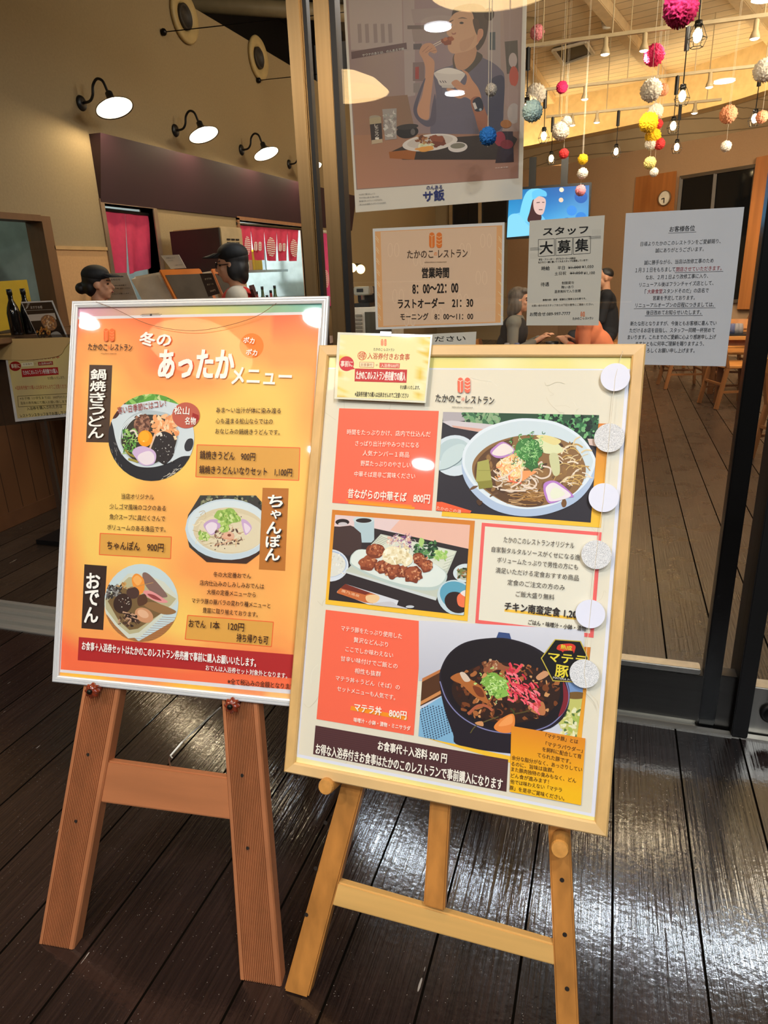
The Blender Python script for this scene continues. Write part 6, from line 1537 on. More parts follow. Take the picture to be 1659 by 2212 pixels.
# lettering
K = Ink(S1, .0042, 4e-6)
WT, BK = (250, 246, 240), (58, 34, 24)
shop_mark(K, (237.5, 724.5), 28, (238, 112, 52), (50, 34, 28), (192.7, 749.7), (287.6, 752), 14, (250, 150, 90))
K.text('takanokono restaurant', (220, 764), (254, 764.4), 2.6, BK)
K.text('冬の', (304, 733), (371, 735), 29, WT, .05); K.text('あったか', (345.5, 787), (506, 788), 60, WT, .05); K.text('メニュー', (503, 812), (631, 815), 36, WT, .035)
K.text('ポカ', (528, 734.5), (551, 737.5), 13, WT, .035); K.text('ポカ', (533.5, 760.5), (557, 763), 13, WT, .035)
K.vtext('鍋焼きうどん', (215.5, 797), (209, 948), 33, WT, .045); K.vtext('ちゃんぽん', (597, 1068), (589, 1212), 31, (40, 30, 26), .05, 2, 2); K.vtext('ちゃんぽん', (597, 1068), (589, 1212), 31, WT, .045); K.vtext('おでん', (205, 1236), (198, 1346), 29, WT, .045)
K.text('寒い日季節にはコレ！', (256, 888), (360, 871), 16, (150, 52, 46), .01)
K.text('松山', (378.5, 887), (411, 888), 17, WT, .02); K.text('名物', (401.7, 909.6), (425, 910), 16, WT, .02)
for s_, a, b, h in (('あま～い出汁が体に染み渡る', (468.8, 886), (608, 888), 12), ('心も温まる松山ならではの', (468, 909.6), (590.6, 911), 12), ('おなじみの鍋焼きうどんです。', (467, 931.6), (606, 934.6), 12), ('当店オリジナル', (264.6, 1071.8), (334.4, 1074), 12), ('少しゴマ風味のコクのある', (239, 1093.6), (360, 1098), 12), ('魚介スープに具だくさんで', (239, 1116), (358.6, 1120.4), 12), ('ボリュームのある逸品です。', (234, 1138.4), (360, 1143.6), 12),
    ('冬の大定番おでん', (462.8, 1240), (544, 1244), 11.5), ('店内仕込みのしみしみおでんは', (433.5, 1258), (572, 1266.4), 11.5), ('大根の定番メニューから', (449, 1277.6), (554, 1284.4), 11.5), ('マテラ豚の豚バラの変わり種メニューと', (416.5, 1296.4), (585.7, 1308), 11.5), ('豊富に取り揃えております。', (440, 1317), (558.6, 1327), 11.5), ('※全て税込みの金額となります', (493.5, 1470.4), (638, 1482.6), 13)):
    K.text(s_, a, b, h, BK, .008)
for s_, a, b, h in (('鍋焼きうどん　900円', (433.7, 982.5), (553, 987), 18), ('鍋焼きうどんいなりセット　1,100円', (432.6, 1014.4), (632.5, 1021), 18), ('ちゃんぽん　900円', (234, 1177), (355.7, 1182.6), 19), ('おでん', (410, 1345.4), (446, 1348), 16), ('1本', (457, 1349), (476, 1350.6), 17), ('120円', (495, 1352), (529, 1355), 17), ('持ち帰りも可', (513, 1376), (581, 1382.4), 18)):
    K.text(s_, a, b, h, (62, 34, 22), .02)
K.text('お食事＋入浴券セットはたかのこのレストラン券売機で事前に購入お願いいたします。', (180, 1393.7), (555, 1430.6), 19, WT, .02); K.text('おでんは入浴券セット対象外となります。', (446.5, 1441), (622, 1459), 12, WT, .01)
K.build('lettering', print_mat('menu_ink', .5), B1)
m = MB(); m.tube([LB.off(.006).hit(x, y) for x, y in smooth_path([(207, 652), (250, 668), (320, 700), (400, 714), (470, 708), (550, 685), (597, 655)], 4)], .0006, 5)
m.build('hanging_wire', mat('thin_wire', (120, 70, 30), .4), B1)

# ================================================================ oak framed menu board (right)
RB = LR.off(.045)
B2 = thing('menu_board', LR.hit(960, 1740), 'cream menu poster with three dish photos in a pale oak frame, on the pine easel', 'menu board')
Q2 = [(688, 745), (1396, 742), (1312, 1810), (612, 1668)]
frame_bars(B2, RB, Q2, .0245, -.018, .0, OAK, OAKV)
S2 = LR.off(.036)
MB().slab([S2.off(-.001).hit(*p) for p in ((692, 749), (1392, 746), (1308, 1805), (616, 1664))], LR.n*-.003).build('backing', MATS['board_back'], B2)
k = Ink(S2, .0001)
rq = random.Random(4)
k.grad([(700, 762), (1376, 764), (1298, 1790), (630, 1650)], lambda a, b: rq.choice([(232, 224, 150), (240, 234, 178), (236, 226, 140), (226, 216, 130)]), 9, 20)
k.poly([(706, 794), (1362, 797), (1285, 1765), (641, 1635)], (222, 226, 240))
k.poly([(709, 797), (1353, 800), (1277, 1757), (645, 1629)], (226, 220, 200))
k.clip = [(709, 797), (1353, 800), (1277, 1757), (645, 1629)]
for i in range(90):
    x, y = rq.uniform(660, 1350), rq.uniform(800, 1740); an = rq.uniform(0, 6); ln = rq.uniform(12, 50)
    k.strand([(x, y), (x+ln*cos(an)*.5+rq.uniform(-6, 6), y+ln*sin(an)*.5+rq.uniform(-6, 6)), (x+ln*cos(an), y+ln*sin(an)), (x+ln*cos(an)+rq.uniform(-12, 12), y+ln*sin(an)+rq.uniform(-12, 12))], .7, rq.choice([(208, 200, 176), (214, 206, 184), (236, 232, 216)]), 4)
k.clip = None
def vgrad(q, c0, c1, nn=6): k.grad(q, lambda a, b: mixc(c0, c1, b), 1, nn)
OR1, OR2 = (212, 128, 48), (250, 196, 56)
k.poly([(733, 882), (948, 888), (933, 1103), (718, 1086)], (252, 108, 80))
vgrad([(980, 914), (1316.6, 915), (1298, 1140), (954, 1115)], OR1, OR2)
vgrad([(718, 1101), (1026, 1125), (1010, 1342), (703, 1305)], OR1, OR2)
k.poly([(1041, 1129), (1299.6, 1150), (1282, 1377.6), (1026.7, 1345.7)], (238, 104, 100)); k.poly([(1048, 1137), (1291, 1157), (1274.5, 1368), (1034, 1339)], (230, 226, 208))
k.poly([(704, 1317), (912, 1342), (894, 1588.6), (684, 1553)], (252, 108, 80))
vgrad([(1230, 1394), (1276, 1398), (1247, 1690), (924, 1595)], OR1, OR2); 
k.poly([(682, 1566.7), (1098, 1640.5), (1094, 1710), (676.7, 1628.6)], (84, 52, 54))
for i in range(26): k.line((684, 1570+i*2.2), (1094, 1644+i*2.2), .5, (96, 62, 62) if i % 2 else (76, 46, 48))
k.line((753, 1085), (896, 1098), 5, (250, 156, 40)); k.line((748, 1080), (890, 1093), 4, (250, 140, 50)); k.line((1090, 1318), (1245, 1336), 6, (250, 196, 70)); k.line((758, 1529), (880, 1552), 9, (248, 150, 40))
k.build('print', BPR, B2)
# --- ramen photo
K = Ink(S2, .0012, 3.5e-6)
K.clip = [(957.5, 890), (1294, 897), (1276, 1129), (942, 1103)]
Za = lambda *p: [(930+x/4.366, 870+y/4.366) for x, y in p]
K.poly([(930, 880), (1300, 880), (1300, 1140), (930, 1140)], (46, 42, 50))
K.poly(Za((110, 80), (1600, 80), (1600, 360), (1450, 380), (600, 210), (330, 170), (110, 190)), (44, 78, 54)); K.poly(Za((110, 70), (330, 80), (330, 170), (120, 190)), (176, 170, 176))
K.speckle(150, (1005, 890, 1075, 915), [(60, 110, 74), (110, 160, 110), (40, 70, 50), (140, 170, 130)], 3, 8, .9); K.speckle(220, (1160, 892, 1296, 950), [(50, 110, 66), (90, 160, 100), (24, 44, 34), (18, 30, 26), (120, 180, 120)], 2, 6, .9)
K.poly(Za((110, 180), (200, 170), (620, 210), (500, 285), (300, 250), (200, 230)), (206, 200, 206)); K.poly(Za((200, 215), (500, 250), (450, 275), (220, 235)), (214, 166, 150))
K.poly(Za((1480, 340), (1600, 345), (1590, 420), (1500, 400)), (214, 190, 180))
K.ell(Za((230, 490))[0], 48, 42, (196, 212, 226), -.1); K.ell(Za((230, 500))[0], 47, 44, (210, 224, 234), -.1); K.ell(Za((225, 470))[0], 36, 30, (182, 204, 210), -.15); K.curve(Za((90, 600), (130, 470), (250, 395), (330, 410), (290, 530), (180, 620), (90, 640)), (196, 216, 220)); K.strand(Za((85, 640), (180, 615), (290, 540), (320, 440)), 2, (110, 130, 140))
K.poly(Za((50, 935), (110, 935), (390, 1020), (370, 1050), (50, 1030)), (236, 96, 56)); K.text('たかのこの湯', Za((60, 990))[0], Za((290, 1030))[0], 8, (240, 210, 190))
K.curve(Za((296, 560), (340, 400), (500, 250), (750, 165), (950, 150), (1200, 190), (1420, 320), (1540, 500), (1560, 640), (1500, 800), (1350, 950), (1100, 1050), (850, 1070), (600, 1010), (420, 870), (320, 720)), (176, 196, 224))
K.curve(Za((300, 540), (340, 400), (500, 250), (750, 165), (950, 150), (1200, 190), (1420, 320), (1545, 500), (1550, 600), (1470, 760), (1300, 900), (1080, 985), (850, 1000), (620, 940), (430, 800), (330, 660)), (222, 234, 244))
K.curve(Za((325, 540), (365, 410), (520, 275), (750, 190), (950, 175), (1190, 215), (1400, 340), (1520, 510), (1520, 600), (1440, 750), (1280, 875), (1080, 955), (850, 970), (640, 915), (450, 785), (350, 650)), (206, 222, 230))
K.curve(Za((395, 600), (440, 500), (560, 400), (750, 330), (950, 305), (1180, 330), (1360, 420), (1450, 560), (1460, 680), (1390, 820), (1250, 910), (1060, 970), (880, 985), (700, 940), (520, 830), (420, 720)), (142, 106, 66))
K.curve(Za((420, 610), (480, 500), (600, 410), (780, 350), (700, 560), (620, 780), (900, 840), (1060, 900), (1040, 970), (880, 980), (700, 935), (530, 820), (430, 720)), (96, 66, 42))
K.speckle(60, (1020, 960, 1240, 1090), [(120, 84, 50), (80, 54, 36), (150, 112, 66), (110, 80, 56)], 3, 11)
pal = [(230, 210, 190), (206, 176, 130), (236, 222, 206), (196, 160, 116), (222, 190, 150), (214, 200, 180)]
for i in range(70):
    x, y = rng.uniform(1075, 1150), rng.uniform(1005, 1062); an = rng.uniform(0, 6.3); r_ = rng.uniform(8, 20)
    K.strand([(x, y), (x+r_*cos(an), y+r_*.6*sin(an)), (x+r_*1.6*cos(an+.6), y+r_*sin(an+.6)*.8)], rng.uniform(1.4, 3.2), rng.choice(pal), 4)
for i in range(46):
    x, y = rng.uniform(1195, 1258), rng.uniform(960, 1050); an = rng.uniform(-1.2, .4)
    K.strand([(x, y), (x+12*cos(an), y+12*sin(an)), (x+24*cos(an+.3), y+22*sin(an+.3))], rng.uniform(1.5, 3.4), rng.choice([(228, 206, 160), (214, 180, 110), (240, 224, 200), (200, 160, 90)]), 4)
for i in range(30):
    x, y = rng.uniform(1090, 1160), rng.uniform(1060, 1090); K.strand([(x, y), (x+16, y+rng.uniform(-4, 4)), (x+32, y+rng.uniform(-6, 6))], rng.uniform(1, 2.2), rng.choice([(176, 130, 70), (150, 104, 56), (200, 160, 110)]), 3)
K.poly(Za((445, 560), (550, 535), (565, 640), (580, 740), (430, 745)), (170, 168, 90)); K.poly(Za((445, 745), (580, 730), (590, 800), (460, 815)), (140, 136, 60)); K.line(*Za((450, 640), (570, 640)), 1, (140, 140, 70))
K.curve(Za((960, 360), (1130, 345), (1250, 440), (1200, 480), (1060, 470)), (222, 226, 180)); K.curve(Za((1000, 320), (1100, 310), (1230, 360), (1160, 400)), (228, 216, 150)); K.curve(Za((1120, 500), (1200, 490), (1220, 660), (1160, 680)), (206, 208, 160))
K.curve(Za((620, 590), (700, 520), (820, 480), (880, 560), (860, 700), (760, 720), (680, 660)), (240, 200, 140))
for i in range(70):
    x, y = rng.uniform(1082, 1130), rng.uniform(985, 1035); an = rng.uniform(0, 6.3); K.strand([(x, y), (x+8*cos(an), y+8*sin(an)), (x+15*cos(an+.5), y+14*sin(an+.5))], rng.uniform(1.4, 3), rng.choice([(246, 176, 110), (240, 226, 160), (250, 230, 190), (240, 150, 100), (244, 236, 214)]), 3)
K.curve(Za((865, 650), (1000, 650), (930, 700), (860, 740)), (246, 160, 100)); K.strand(Za((740, 690), (760, 740), (860, 760)), 3, (236, 110, 80))
for pts in (((640, 720), (720, 690), (780, 640)), ((1000, 600), (1050, 560), (1040, 620)), ((1060, 600), (1130, 620), (1120, 690), (1050, 715), (990, 690)), ((940, 690), (1000, 760), (960, 810), (880, 790)), ((660, 820), (760, 830), (900, 830)), ((860, 640), (850, 740), (760, 800))): K.strand(Za(*pts), 3.6, (232, 214, 196), 5)
for cc, ang in (((680, 440), -.35), ((1200, 850), .5)):
    pass
K.curve(Za((565, 470), (600, 420), (690, 370), (800, 455), (710, 515), (620, 520)), (186, 136, 200)); K.curve(Za((585, 470), (690, 385), (785, 450), (700, 498), (620, 500)), (236, 226, 222))
K.curve(Za((1065, 800), (1080, 755), (1150, 735), (1230, 765), (1350, 880), (1280, 900), (1130, 950), (1080, 880)), (186, 130, 206)); K.curve(Za((1090, 800), (1150, 755), (1220, 785), (1325, 880), (1140, 932), (1100, 870)), (236, 228, 232)); K.curve(Za((1130, 850), (1180, 800), (1270, 860), (1160, 910)), (232, 236, 214))
gp = [(60, 126, 62), (110, 176, 96), (150, 206, 130), (44, 100, 52), (186, 224, 160), (84, 150, 76)]
K.blob(Za((930, 450))[0], 27, 24, (70, 130, 66), .15); K.blob(Za((955, 560))[0], 14, 20, (60, 110, 58), .2)
for i in range(150):
    x, y = Za((rng.gauss(930, 65), rng.gauss(465, 75)))[0]; r_ = rng.uniform(2.5, 5.5); a0 = rng.uniform(0, 6)
    K.strand([(x+r_*cos(a0+t), y+r_*sin(a0+t)) for t in (0, 1.2, 2.4, 3.6)], rng.uniform(1, 1.9), rng.choice(gp), 2)
K.build('food_photo', BPR, B2, 'photo of a ramen bowl')
# --- fried chicken photo
K = Ink(S2, .0012, 3.5e-6)
K.clip = [(724.5, 1112), (1015.6, 1134), (1002.5, 1329), (710, 1295.6)]
Zb = lambda *p: [(700+x/4.879, 1090+y/4.879) for x, y in p]
K.poly([(700, 1090), (1030, 1090), (1030, 1340), (700, 1340)], (50, 42, 44)); K.poly(Zb((100, 100), (1560, 200), (1540, 470), (900, 330), (530, 250), (110, 230)), (226, 204, 204)); K.poly(Zb((800, 160), (1560, 210), (1540, 470), (900, 330), (700, 270)), (232, 186, 168))
K.poly(Zb((100, 240), (280, 220), (380, 260), (400, 400), (390, 480), (260, 540), (90, 480)), (70, 52, 50)); K.ell(Zb((195, 185))[0], 15, 7, (40, 30, 30)); K.ell(Zb((200, 205))[0], 10, 4, (200, 196, 200))
K.poly(Zb((320, 160), (530, 170), (530, 370), (500, 400), (400, 400), (390, 300), (320, 240)), (178, 202, 210)); K.ell(Zb((420, 160))[0], 23, 8, (196, 214, 220)); K.ell(Zb((420, 168))[0], 17, 5, (46, 36, 36))
K.ell(Zb((60, 640))[0], 41, 35, (214, 224, 236)); K.ell(Zb((60, 625))[0], 37, 29, (170, 190, 220)); K.ell(Zb((60, 630))[0], 35, 27, (222, 224, 216)); K.speckle(60, (700, 1196, 744, 1240), [(236, 236, 228), (206, 206, 196), (226, 222, 206)], 1.2, 3)
K.poly(Zb((600, 310), (1400, 490), (1180, 1010), (230, 700), (480, 440)), (196, 204, 190)); K.poly(Zb((620, 325), (1385, 495), (1290, 690), (480, 450)), (216, 222, 206)); K.poly(Zb((230, 700), (1180, 975), (1180, 1010), (230, 720)), (206, 214, 214))
for i in range(9): K.line(*Zb((600-14*i, 335+13*i), (690-14*i, 370+13*i)), .8, (120, 120, 106)); K.line(*Zb((1370-13*i, 530+34*i), (1290-13*i, 560+34*i)), .8, (160, 166, 150))
K.curve(Zb((275, 590), (300, 520), (400, 470), (700, 520), (1080, 590), (1250, 680), (1300, 760), (1240, 870), (1100, 905), (850, 880), (600, 800), (400, 710), (290, 640)), (186, 204, 200)); K.curve(Zb((285, 580), (310, 520), (400, 475), (700, 520), (1080, 590), (1240, 680), (1285, 750), (1220, 840), (1090, 870), (850, 845), (600, 770), (400, 685), (300, 625)), (222, 232, 226))
def karaage(x, y, rx, ry, ro=0):
    c = Zb((x, y))[0]; K.blob(c, rx, ry, (126, 62, 40), .16, ro)
    K.blob((c[0]-rx*.1, c[1]-ry*.15), rx*.8, ry*.75, (158, 84, 54), .2, ro)
    for i in range(26): K.blob((c[0]+rng.uniform(-.75, .75)*rx, c[1]+rng.uniform(-.75, .6)*ry), rng.uniform(1, 4), rng.uniform(.8, 2.6), rng.choice([(176, 98, 62), (112, 52, 36), (200, 130, 88), (140, 70, 44), (214, 156, 116)]), .3, rng.uniform(0, 3), 8)
K.speckle(90, (838, 1158, 888, 1184), [(226, 222, 206), (206, 196, 200), (120, 76, 130), (236, 232, 214), (170, 130, 160), (226, 190, 170)], 1.5, 5)
for i in range(40):
    x, y = rng.uniform(838, 892), rng.uniform(1156, 1186); an = rng.uniform(0, 6); K.strand([(x, y), (x+5*cos(an), y+4*sin(an)), (x+10*cos(an+.5), y+8*sin(an+.5))], .9, rng.choice([(130, 70, 130), (236, 230, 216), (224, 170, 160), (150, 90, 140)]), 3)
for i in range(70): K.blob(Zb((rng.uniform(950, 1190), rng.gauss(480, 45)))[0], rng.uniform(2, 5), rng.uniform(2, 4), rng.choice([(44, 76, 50), (70, 116, 70), (28, 50, 36), (100, 150, 90)]), .3)
K.curve(Zb((1000, 400), (1020, 350), (1060, 380), (1030, 450)), (170, 206, 120)); K.curve(Zb((1170, 480), (1260, 500), (1300, 560), (1210, 570)), (176, 208, 120)); K.speckle(20, (940, 1190, 965, 1208), [(150, 196, 100), (196, 220, 150)], 2, 6)
for a in ((550, 490, 19, 16), (470, 615, 20, 17), (620, 660, 17, 15), (730, 700, 18, 17), (840, 710, 13, 14), (940, 735, 20, 19), (1020, 590, 20, 13, .7), (1090, 650, 13, 14, .6)): karaage(*a)
K.curve(Zb((620, 560), (640, 480), (720, 440), (830, 470), (930, 540), (930, 610), (860, 655), (820, 620), (740, 635), (650, 600)), (236, 226, 190)); K.speckle(50, (832, 1182, 886, 1218), [(244, 238, 210), (226, 212, 170), (214, 196, 150), (248, 244, 224)], 2, 6)
K.ell(Zb((1500, 720))[0], 28, 20, (210, 224, 228)); K.ell(Zb((1510, 730))[0], 22, 14, (186, 190, 170)); K.speckle(30, (990, 1228, 1012, 1248), [(60, 80, 50), (120, 130, 70), (40, 50, 36), (160, 110, 70)], 1.5, 5)
K.ell(Zb((1400, 980))[0], 43, 37, (196, 216, 224), .5); K.ell(Zb((1405, 965))[0], 39, 30, (96, 164, 190), .5); K.ell(Zb((1400, 1030))[0], 27, 22, (50, 36, 34), .5); K.curve(Zb((1410, 960), (1500, 910), (1500, 1070), (1420, 1060)), (240, 120, 80)); K.curve(Zb((1440, 930), (1500, 900), (1500, 970)), (236, 226, 220))
K.poly(Zb((150, 905), (230, 835), (790, 1010), (770, 1065), (480, 1055), (140, 920)), (214, 218, 226)); K.poly(Zb((150, 905), (230, 835), (560, 950), (580, 1000), (520, 1040), (430, 1030), (140, 930)), (200, 110, 60)); K.poly(Zb((180, 880), (230, 835), (500, 930), (440, 950)), (120, 50, 36)); K.curve(Zb((450, 960), (560, 950), (590, 990), (540, 1035), (460, 1020)), (236, 200, 150)); K.text('鷹乃湯泉', Zb((190, 905))[0], Zb((380, 965))[0], 6, (240, 200, 160))
K.ell(Zb((910, 1075))[0], 9, 3, (200, 206, 214)); K.curve(Zb((480, 1055), (700, 1020), (780, 1060), (880, 1100), (600, 1110)), (200, 200, 206))
K.build('food_photo', BPR, B2, 'photo of fried chicken set meal')
# --- pork bowl photo
K = Ink(S2, .0012, 3.5e-6)
K.clip = [(920.5, 1346.7), (1275, 1388), (1262, 1480), (1246, 1664), (904, 1590)]
Zc = lambda *p: [(890+x/3.95, 1360+y/3.95) for x, y in p]
K.poly([(900, 1340), (1255, 1360), (1252, 1670), (890, 1670)], (206, 210, 222)); K.grad([(905, 1340), (1262, 1360), (1262, 1470), (905, 1470)], lambda a, b: mixc((214, 216, 226), (190, 192, 204), b), 3, 3)
K.poly(Zc((70, 430), (250, 340), (260, 560), (60, 660)), (86, 54, 34)); K.poly(Zc((70, 425), (250, 335), (250, 360), (70, 455)), (190, 120, 70)); K.poly(Zc((60, 620), (260, 510), (260, 540), (60, 650)), (206, 140, 84))
K.poly(Zc((55, 690), (270, 560), (330, 800), (420, 980), (50, 930)), (130, 180, 214))
for r_ in range(15):
    for c_ in range(16):
        x, y = 60+c_*22+r_*4, 680+r_*20-c_*10
        if 60 < x < 400 and y > 640: K.poly(Zc((x, y), (x+10, y-4), (x+13, y+7), (x+3, y+11)), (60, 76, 104))
K.poly(Zc((1300, 440), (1460, 470), (1440, 900), (1300, 880)), (120, 150, 196)); K.ell(Zc((1400, 720))[0], 42, 46, (196, 196, 110)); K.speckle(60, (1210, 1530, 1260, 1600), [(170, 190, 90), (220, 220, 150), (90, 120, 60), (230, 230, 190)], 3, 8); K.ell(Zc((1400, 560))[0], 24, 8, (120, 90, 50))
K.poly(Zc((740, 20), (830, 20), (850, 90), (720, 70)), (60, 80, 130))
K.curve(Zc((235, 420), (260, 300), (330, 190), (450, 110), (620, 75), (820, 75), (1050, 150), (1230, 290), (1330, 460), (1345, 600), (1300, 740), (1200, 830), (1100, 870), (1040, 960), (960, 1060), (420, 990), (350, 880), (270, 640)), (40, 34, 42))
K.strand(Zc((240, 440), (300, 600), (420, 740), (600, 840), (800, 880), (1000, 870), (1180, 810), (1300, 690), (1340, 560), (1310, 430)), 2.4, (130, 130, 176), 6)
K.curve(Zc((250, 400), (280, 290), (350, 190), (470, 115), (640, 85), (810, 85), (1030, 160), (1210, 300), (1310, 460), (1325, 580), (1280, 700), (1170, 800), (1000, 850), (800, 860), (610, 820), (440, 730), (320, 590)), (34, 28, 32))
K.curve(Zc((1290, 440), (1335, 560), (1310, 680), (1250, 740), (1290, 600)), (130, 40, 50))
K.curve(Zc((340, 520), (400, 400), (620, 290), (900, 290), (1150, 380), (1260, 500), (1230, 640), (1100, 740), (850, 800), (600, 760), (420, 660)), (52, 34, 28))
meat = [(120, 66, 36), (84, 44, 28), (170, 104, 58), (60, 34, 26), (206, 150, 96), (140, 80, 44), (40, 26, 24)]
for i in range(220):
    x, y = rng.uniform(350, 1250), rng.uniform(290, 790)
    if ((x-800)/470)**2+((y-540)/260)**2 < 1: K.blob(Zc((x, y))[0], rng.uniform(2, 9), rng.uniform(1.6, 6), rng.choice(meat), .35, rng.uniform(0, 3), 8)
K.curve(Zc((335, 400), (420, 365), (500, 420), (600, 490), (640, 580), (680, 640), (600, 610), (500, 540), (430, 470), (350, 430)), (176, 104, 52)); K.curve(Zc((410, 370), (450, 365), (500, 430), (450, 440)), (216, 196, 176)); K.curve(Zc((520, 480), (590, 500), (620, 570), (560, 560)), (120, 60, 34))
K.curve(Zc((610, 340), (660, 270), (720, 265), (800, 310), (880, 320), (860, 370), (740, 340), (640, 370)), (150, 90, 60)); K.speckle(20, (1045, 1424, 1075, 1445), [(200, 170, 140), (120, 70, 44), (170, 120, 80)], 2, 6)
K.curve(Zc((1000, 640), (1110, 610), (1140, 680), (1120, 730), (1010, 690)), (190, 120, 76)); K.strand(Zc((480, 720), (560, 650), (640, 650), (690, 690)), 6, (176, 96, 66)); K.strand(Zc((690, 560), (650, 640), (690, 650)), 4, (160, 90, 50)); K.strand(Zc((880, 715), (960, 700), (1020, 680)), 3, (90, 74, 40)); K.strand(Zc((500, 880), (560, 810), (740, 740)), 2.4, (96, 86, 50)); K.strand(Zc((840, 670), (870, 700), (860, 760)), 4, (70, 70, 36))
K.curve(Zc((700, 830), (760, 760), (860, 715), (880, 790), (850, 870), (760, 875)), (232, 138, 66)); K.curve(Zc((740, 820), (800, 750), (855, 730), (850, 800)), (244, 160, 90)); K.curve(Zc((540, 790), (600, 780), (610, 820), (560, 810)), (210, 150, 100))
K.curve(Zc((1060, 400), (1130, 350), (1170, 380), (1090, 430)), (206, 150, 110))
K.blob(Zc((690, 440))[0], 24, 17, (130, 176, 76), .2); K.blob(Zc((760, 500))[0], 21, 20, (140, 186, 84), .2)
for i in range(130):
    x, y = Zc((rng.gauss(725, 62), rng.gauss(470, 52)))[0]; r_ = rng.uniform(2, 5); a0 = rng.uniform(0, 6); K.strand([(x+r_*cos(a0+t), y+r_*sin(a0+t)*.8) for t in (0, 1.2, 2.4)], rng.uniform(1.2, 2.6), rng.choice([(170, 210, 110), (120, 170, 70), (206, 232, 160), (90, 140, 56), (190, 224, 130)]), 2)
for i in range(90):
    x, y = rng.uniform(800, 1060), 0; y = 350+(x-800)*.7+rng.gauss(60, 60); c_ = Zc((x, y))[0]; an = rng.uniform(.1, 1.2)
    K.strand([c_, (c_[0]+8*cos(an), c_[1]+8*sin(an)), (c_[0]+15*cos(an+.2), c_[1]+15*sin(an+.2))], rng.uniform(2, 4.4), rng.choice([(232, 74, 90), (246, 104, 116), (206, 50, 70), (250, 130, 140)]), 2)
K.strand(Zc((880, 370), (920, 320), (945, 295)), 6, (236, 84, 96))
K.clip = None
# orange box and the hexagonal pork emblem
K.grad([(1105, 1567), (1264.8, 1594), (1255, 1738), (1101.5, 1708.6)], lambda a, b: mixc((226, 140, 40), (252, 188, 30), b*1.2), 2, 6)
HX = [(1199, 1380), (1254.6, 1384), (1272, 1421), (1250, 1474), (1194, 1470.6), (1168.5, 1421)]
K.poly(HX, (196, 176, 70)); hc = (1221, 1427); K.poly([(hc[0]+(x-hc[0])*.95, hc[1]+(y-hc[1])*.955) for x, y in HX], (24, 22, 24))
K.curve(Zc((1235, 160), (1250, 130), (1290, 120), (1360, 118), (1395, 140), (1390, 175), (1380, 200), (1370, 180), (1300, 180), (1290, 192), (1275, 180), (1250, 172)), (214, 60, 44))
K.build('food_photo', BPR, B2, 'photo of a pork rice bowl with hexagonal emblem')
# --- lettering
K = Ink(S2, .0042, 4e-6)
BK, WT, GD = (40, 34, 36), (252, 240, 226), (226, 206, 60)
shop_mark(K, (1003, 833), 33, (240, 110, 84), (44, 44, 50), (942, 860), (1068, 866.5), 16, (236, 226, 206), dot=(240, 100, 84))
K.text('takanokono restaurant', (977, 879.6), (1022, 881), 3, BK)
for s_, a, b, h in (('時間をたっぷりかけ、店内で仕込んだ', (751, 933.6), (931, 938.6), 12), ('さっぱり出汁がやみつきになる', (769, 958), (906, 962), 12), ('人気ナンバー１商品', (785, 979), (885, 983), 12), ('野菜たっぷりのやさしい', (780.6, 1001), (888, 1005), 12), ('中華そば是非ご賞味ください', (767, 1024), (898, 1029), 12),
    ('マテラ豚をたっぷり使用した', (738.6, 1356), (869.5, 1374), 11.5), ('贅沢などんぶり', (765.7, 1381), (839.5, 1392), 11.5), ('ここでしか味わえない', (748, 1401), (850.5, 1415), 11.5), ('甘辛い味付けでご飯との', (737.6, 1421.4), (860, 1438.4), 11.5), ('相性も抜群', (768, 1447.6), (824, 1455.6), 11.5), ('マテラ丼＋うどん（そば）の', (726.7, 1463.4), (864.8, 1484), 11.5), ('セットメニューも人気です。', (730, 1486), (855, 1506), 11.5)):
    K.text(s_, a, b, h, WT, 0)
K.text('昔ながらの中華そば　800円', (753, 1065.5), (929.5, 1078), 20, WT, .025); K.text('マテラ丼　800円', (767, 1526), (879, 1544.5), 18, WT, .03); K.text('味噌汁・小鉢・漬物・ミニサラダ', (765.7, 1553.4), (887.6, 1572.6), 10, WT, .02)
for s_, a, b, h in (('たかのこのレストランオリジナル', (1089, 1165), (1241, 1178.4), 12.5), ('自家製タルタルソースがくせになる逸', (1063, 1186), (1253, 1204), 12.5), ('ボリュームたっぷりで男性の方にも', (1075, 1208.5), (1249, 1225), 12.5), ('満足いただける定食おすすめ商品', (1071.5, 1231), (1250.6, 1248.4), 12.5), ('定食のご注文の方のみ', (1097, 1257), (1220.4, 1269), 12.5), ('ご飯大盛り無料', (1115, 1282), (1198, 1290), 12.5)): K.text(s_, a, b, h, (52, 46, 46), .004)
K.text('チキン南蛮定食 1,200円', (1091, 1308.6), (1272, 1330), 20, BK, .03); K.text('ごはん・味噌汁・小鉢・漬物', (1142, 1343), (1266, 1358), 11, BK, .02)
K.text('お食事代＋入浴料 500 円', (818, 1608.6), (966, 1637), 21, WT, .03); K.text('お得な入浴券付きお食事はたかのこのレストランで事前購入になります', (684, 1615.7), (1086, 1693), 24, WT, .025)
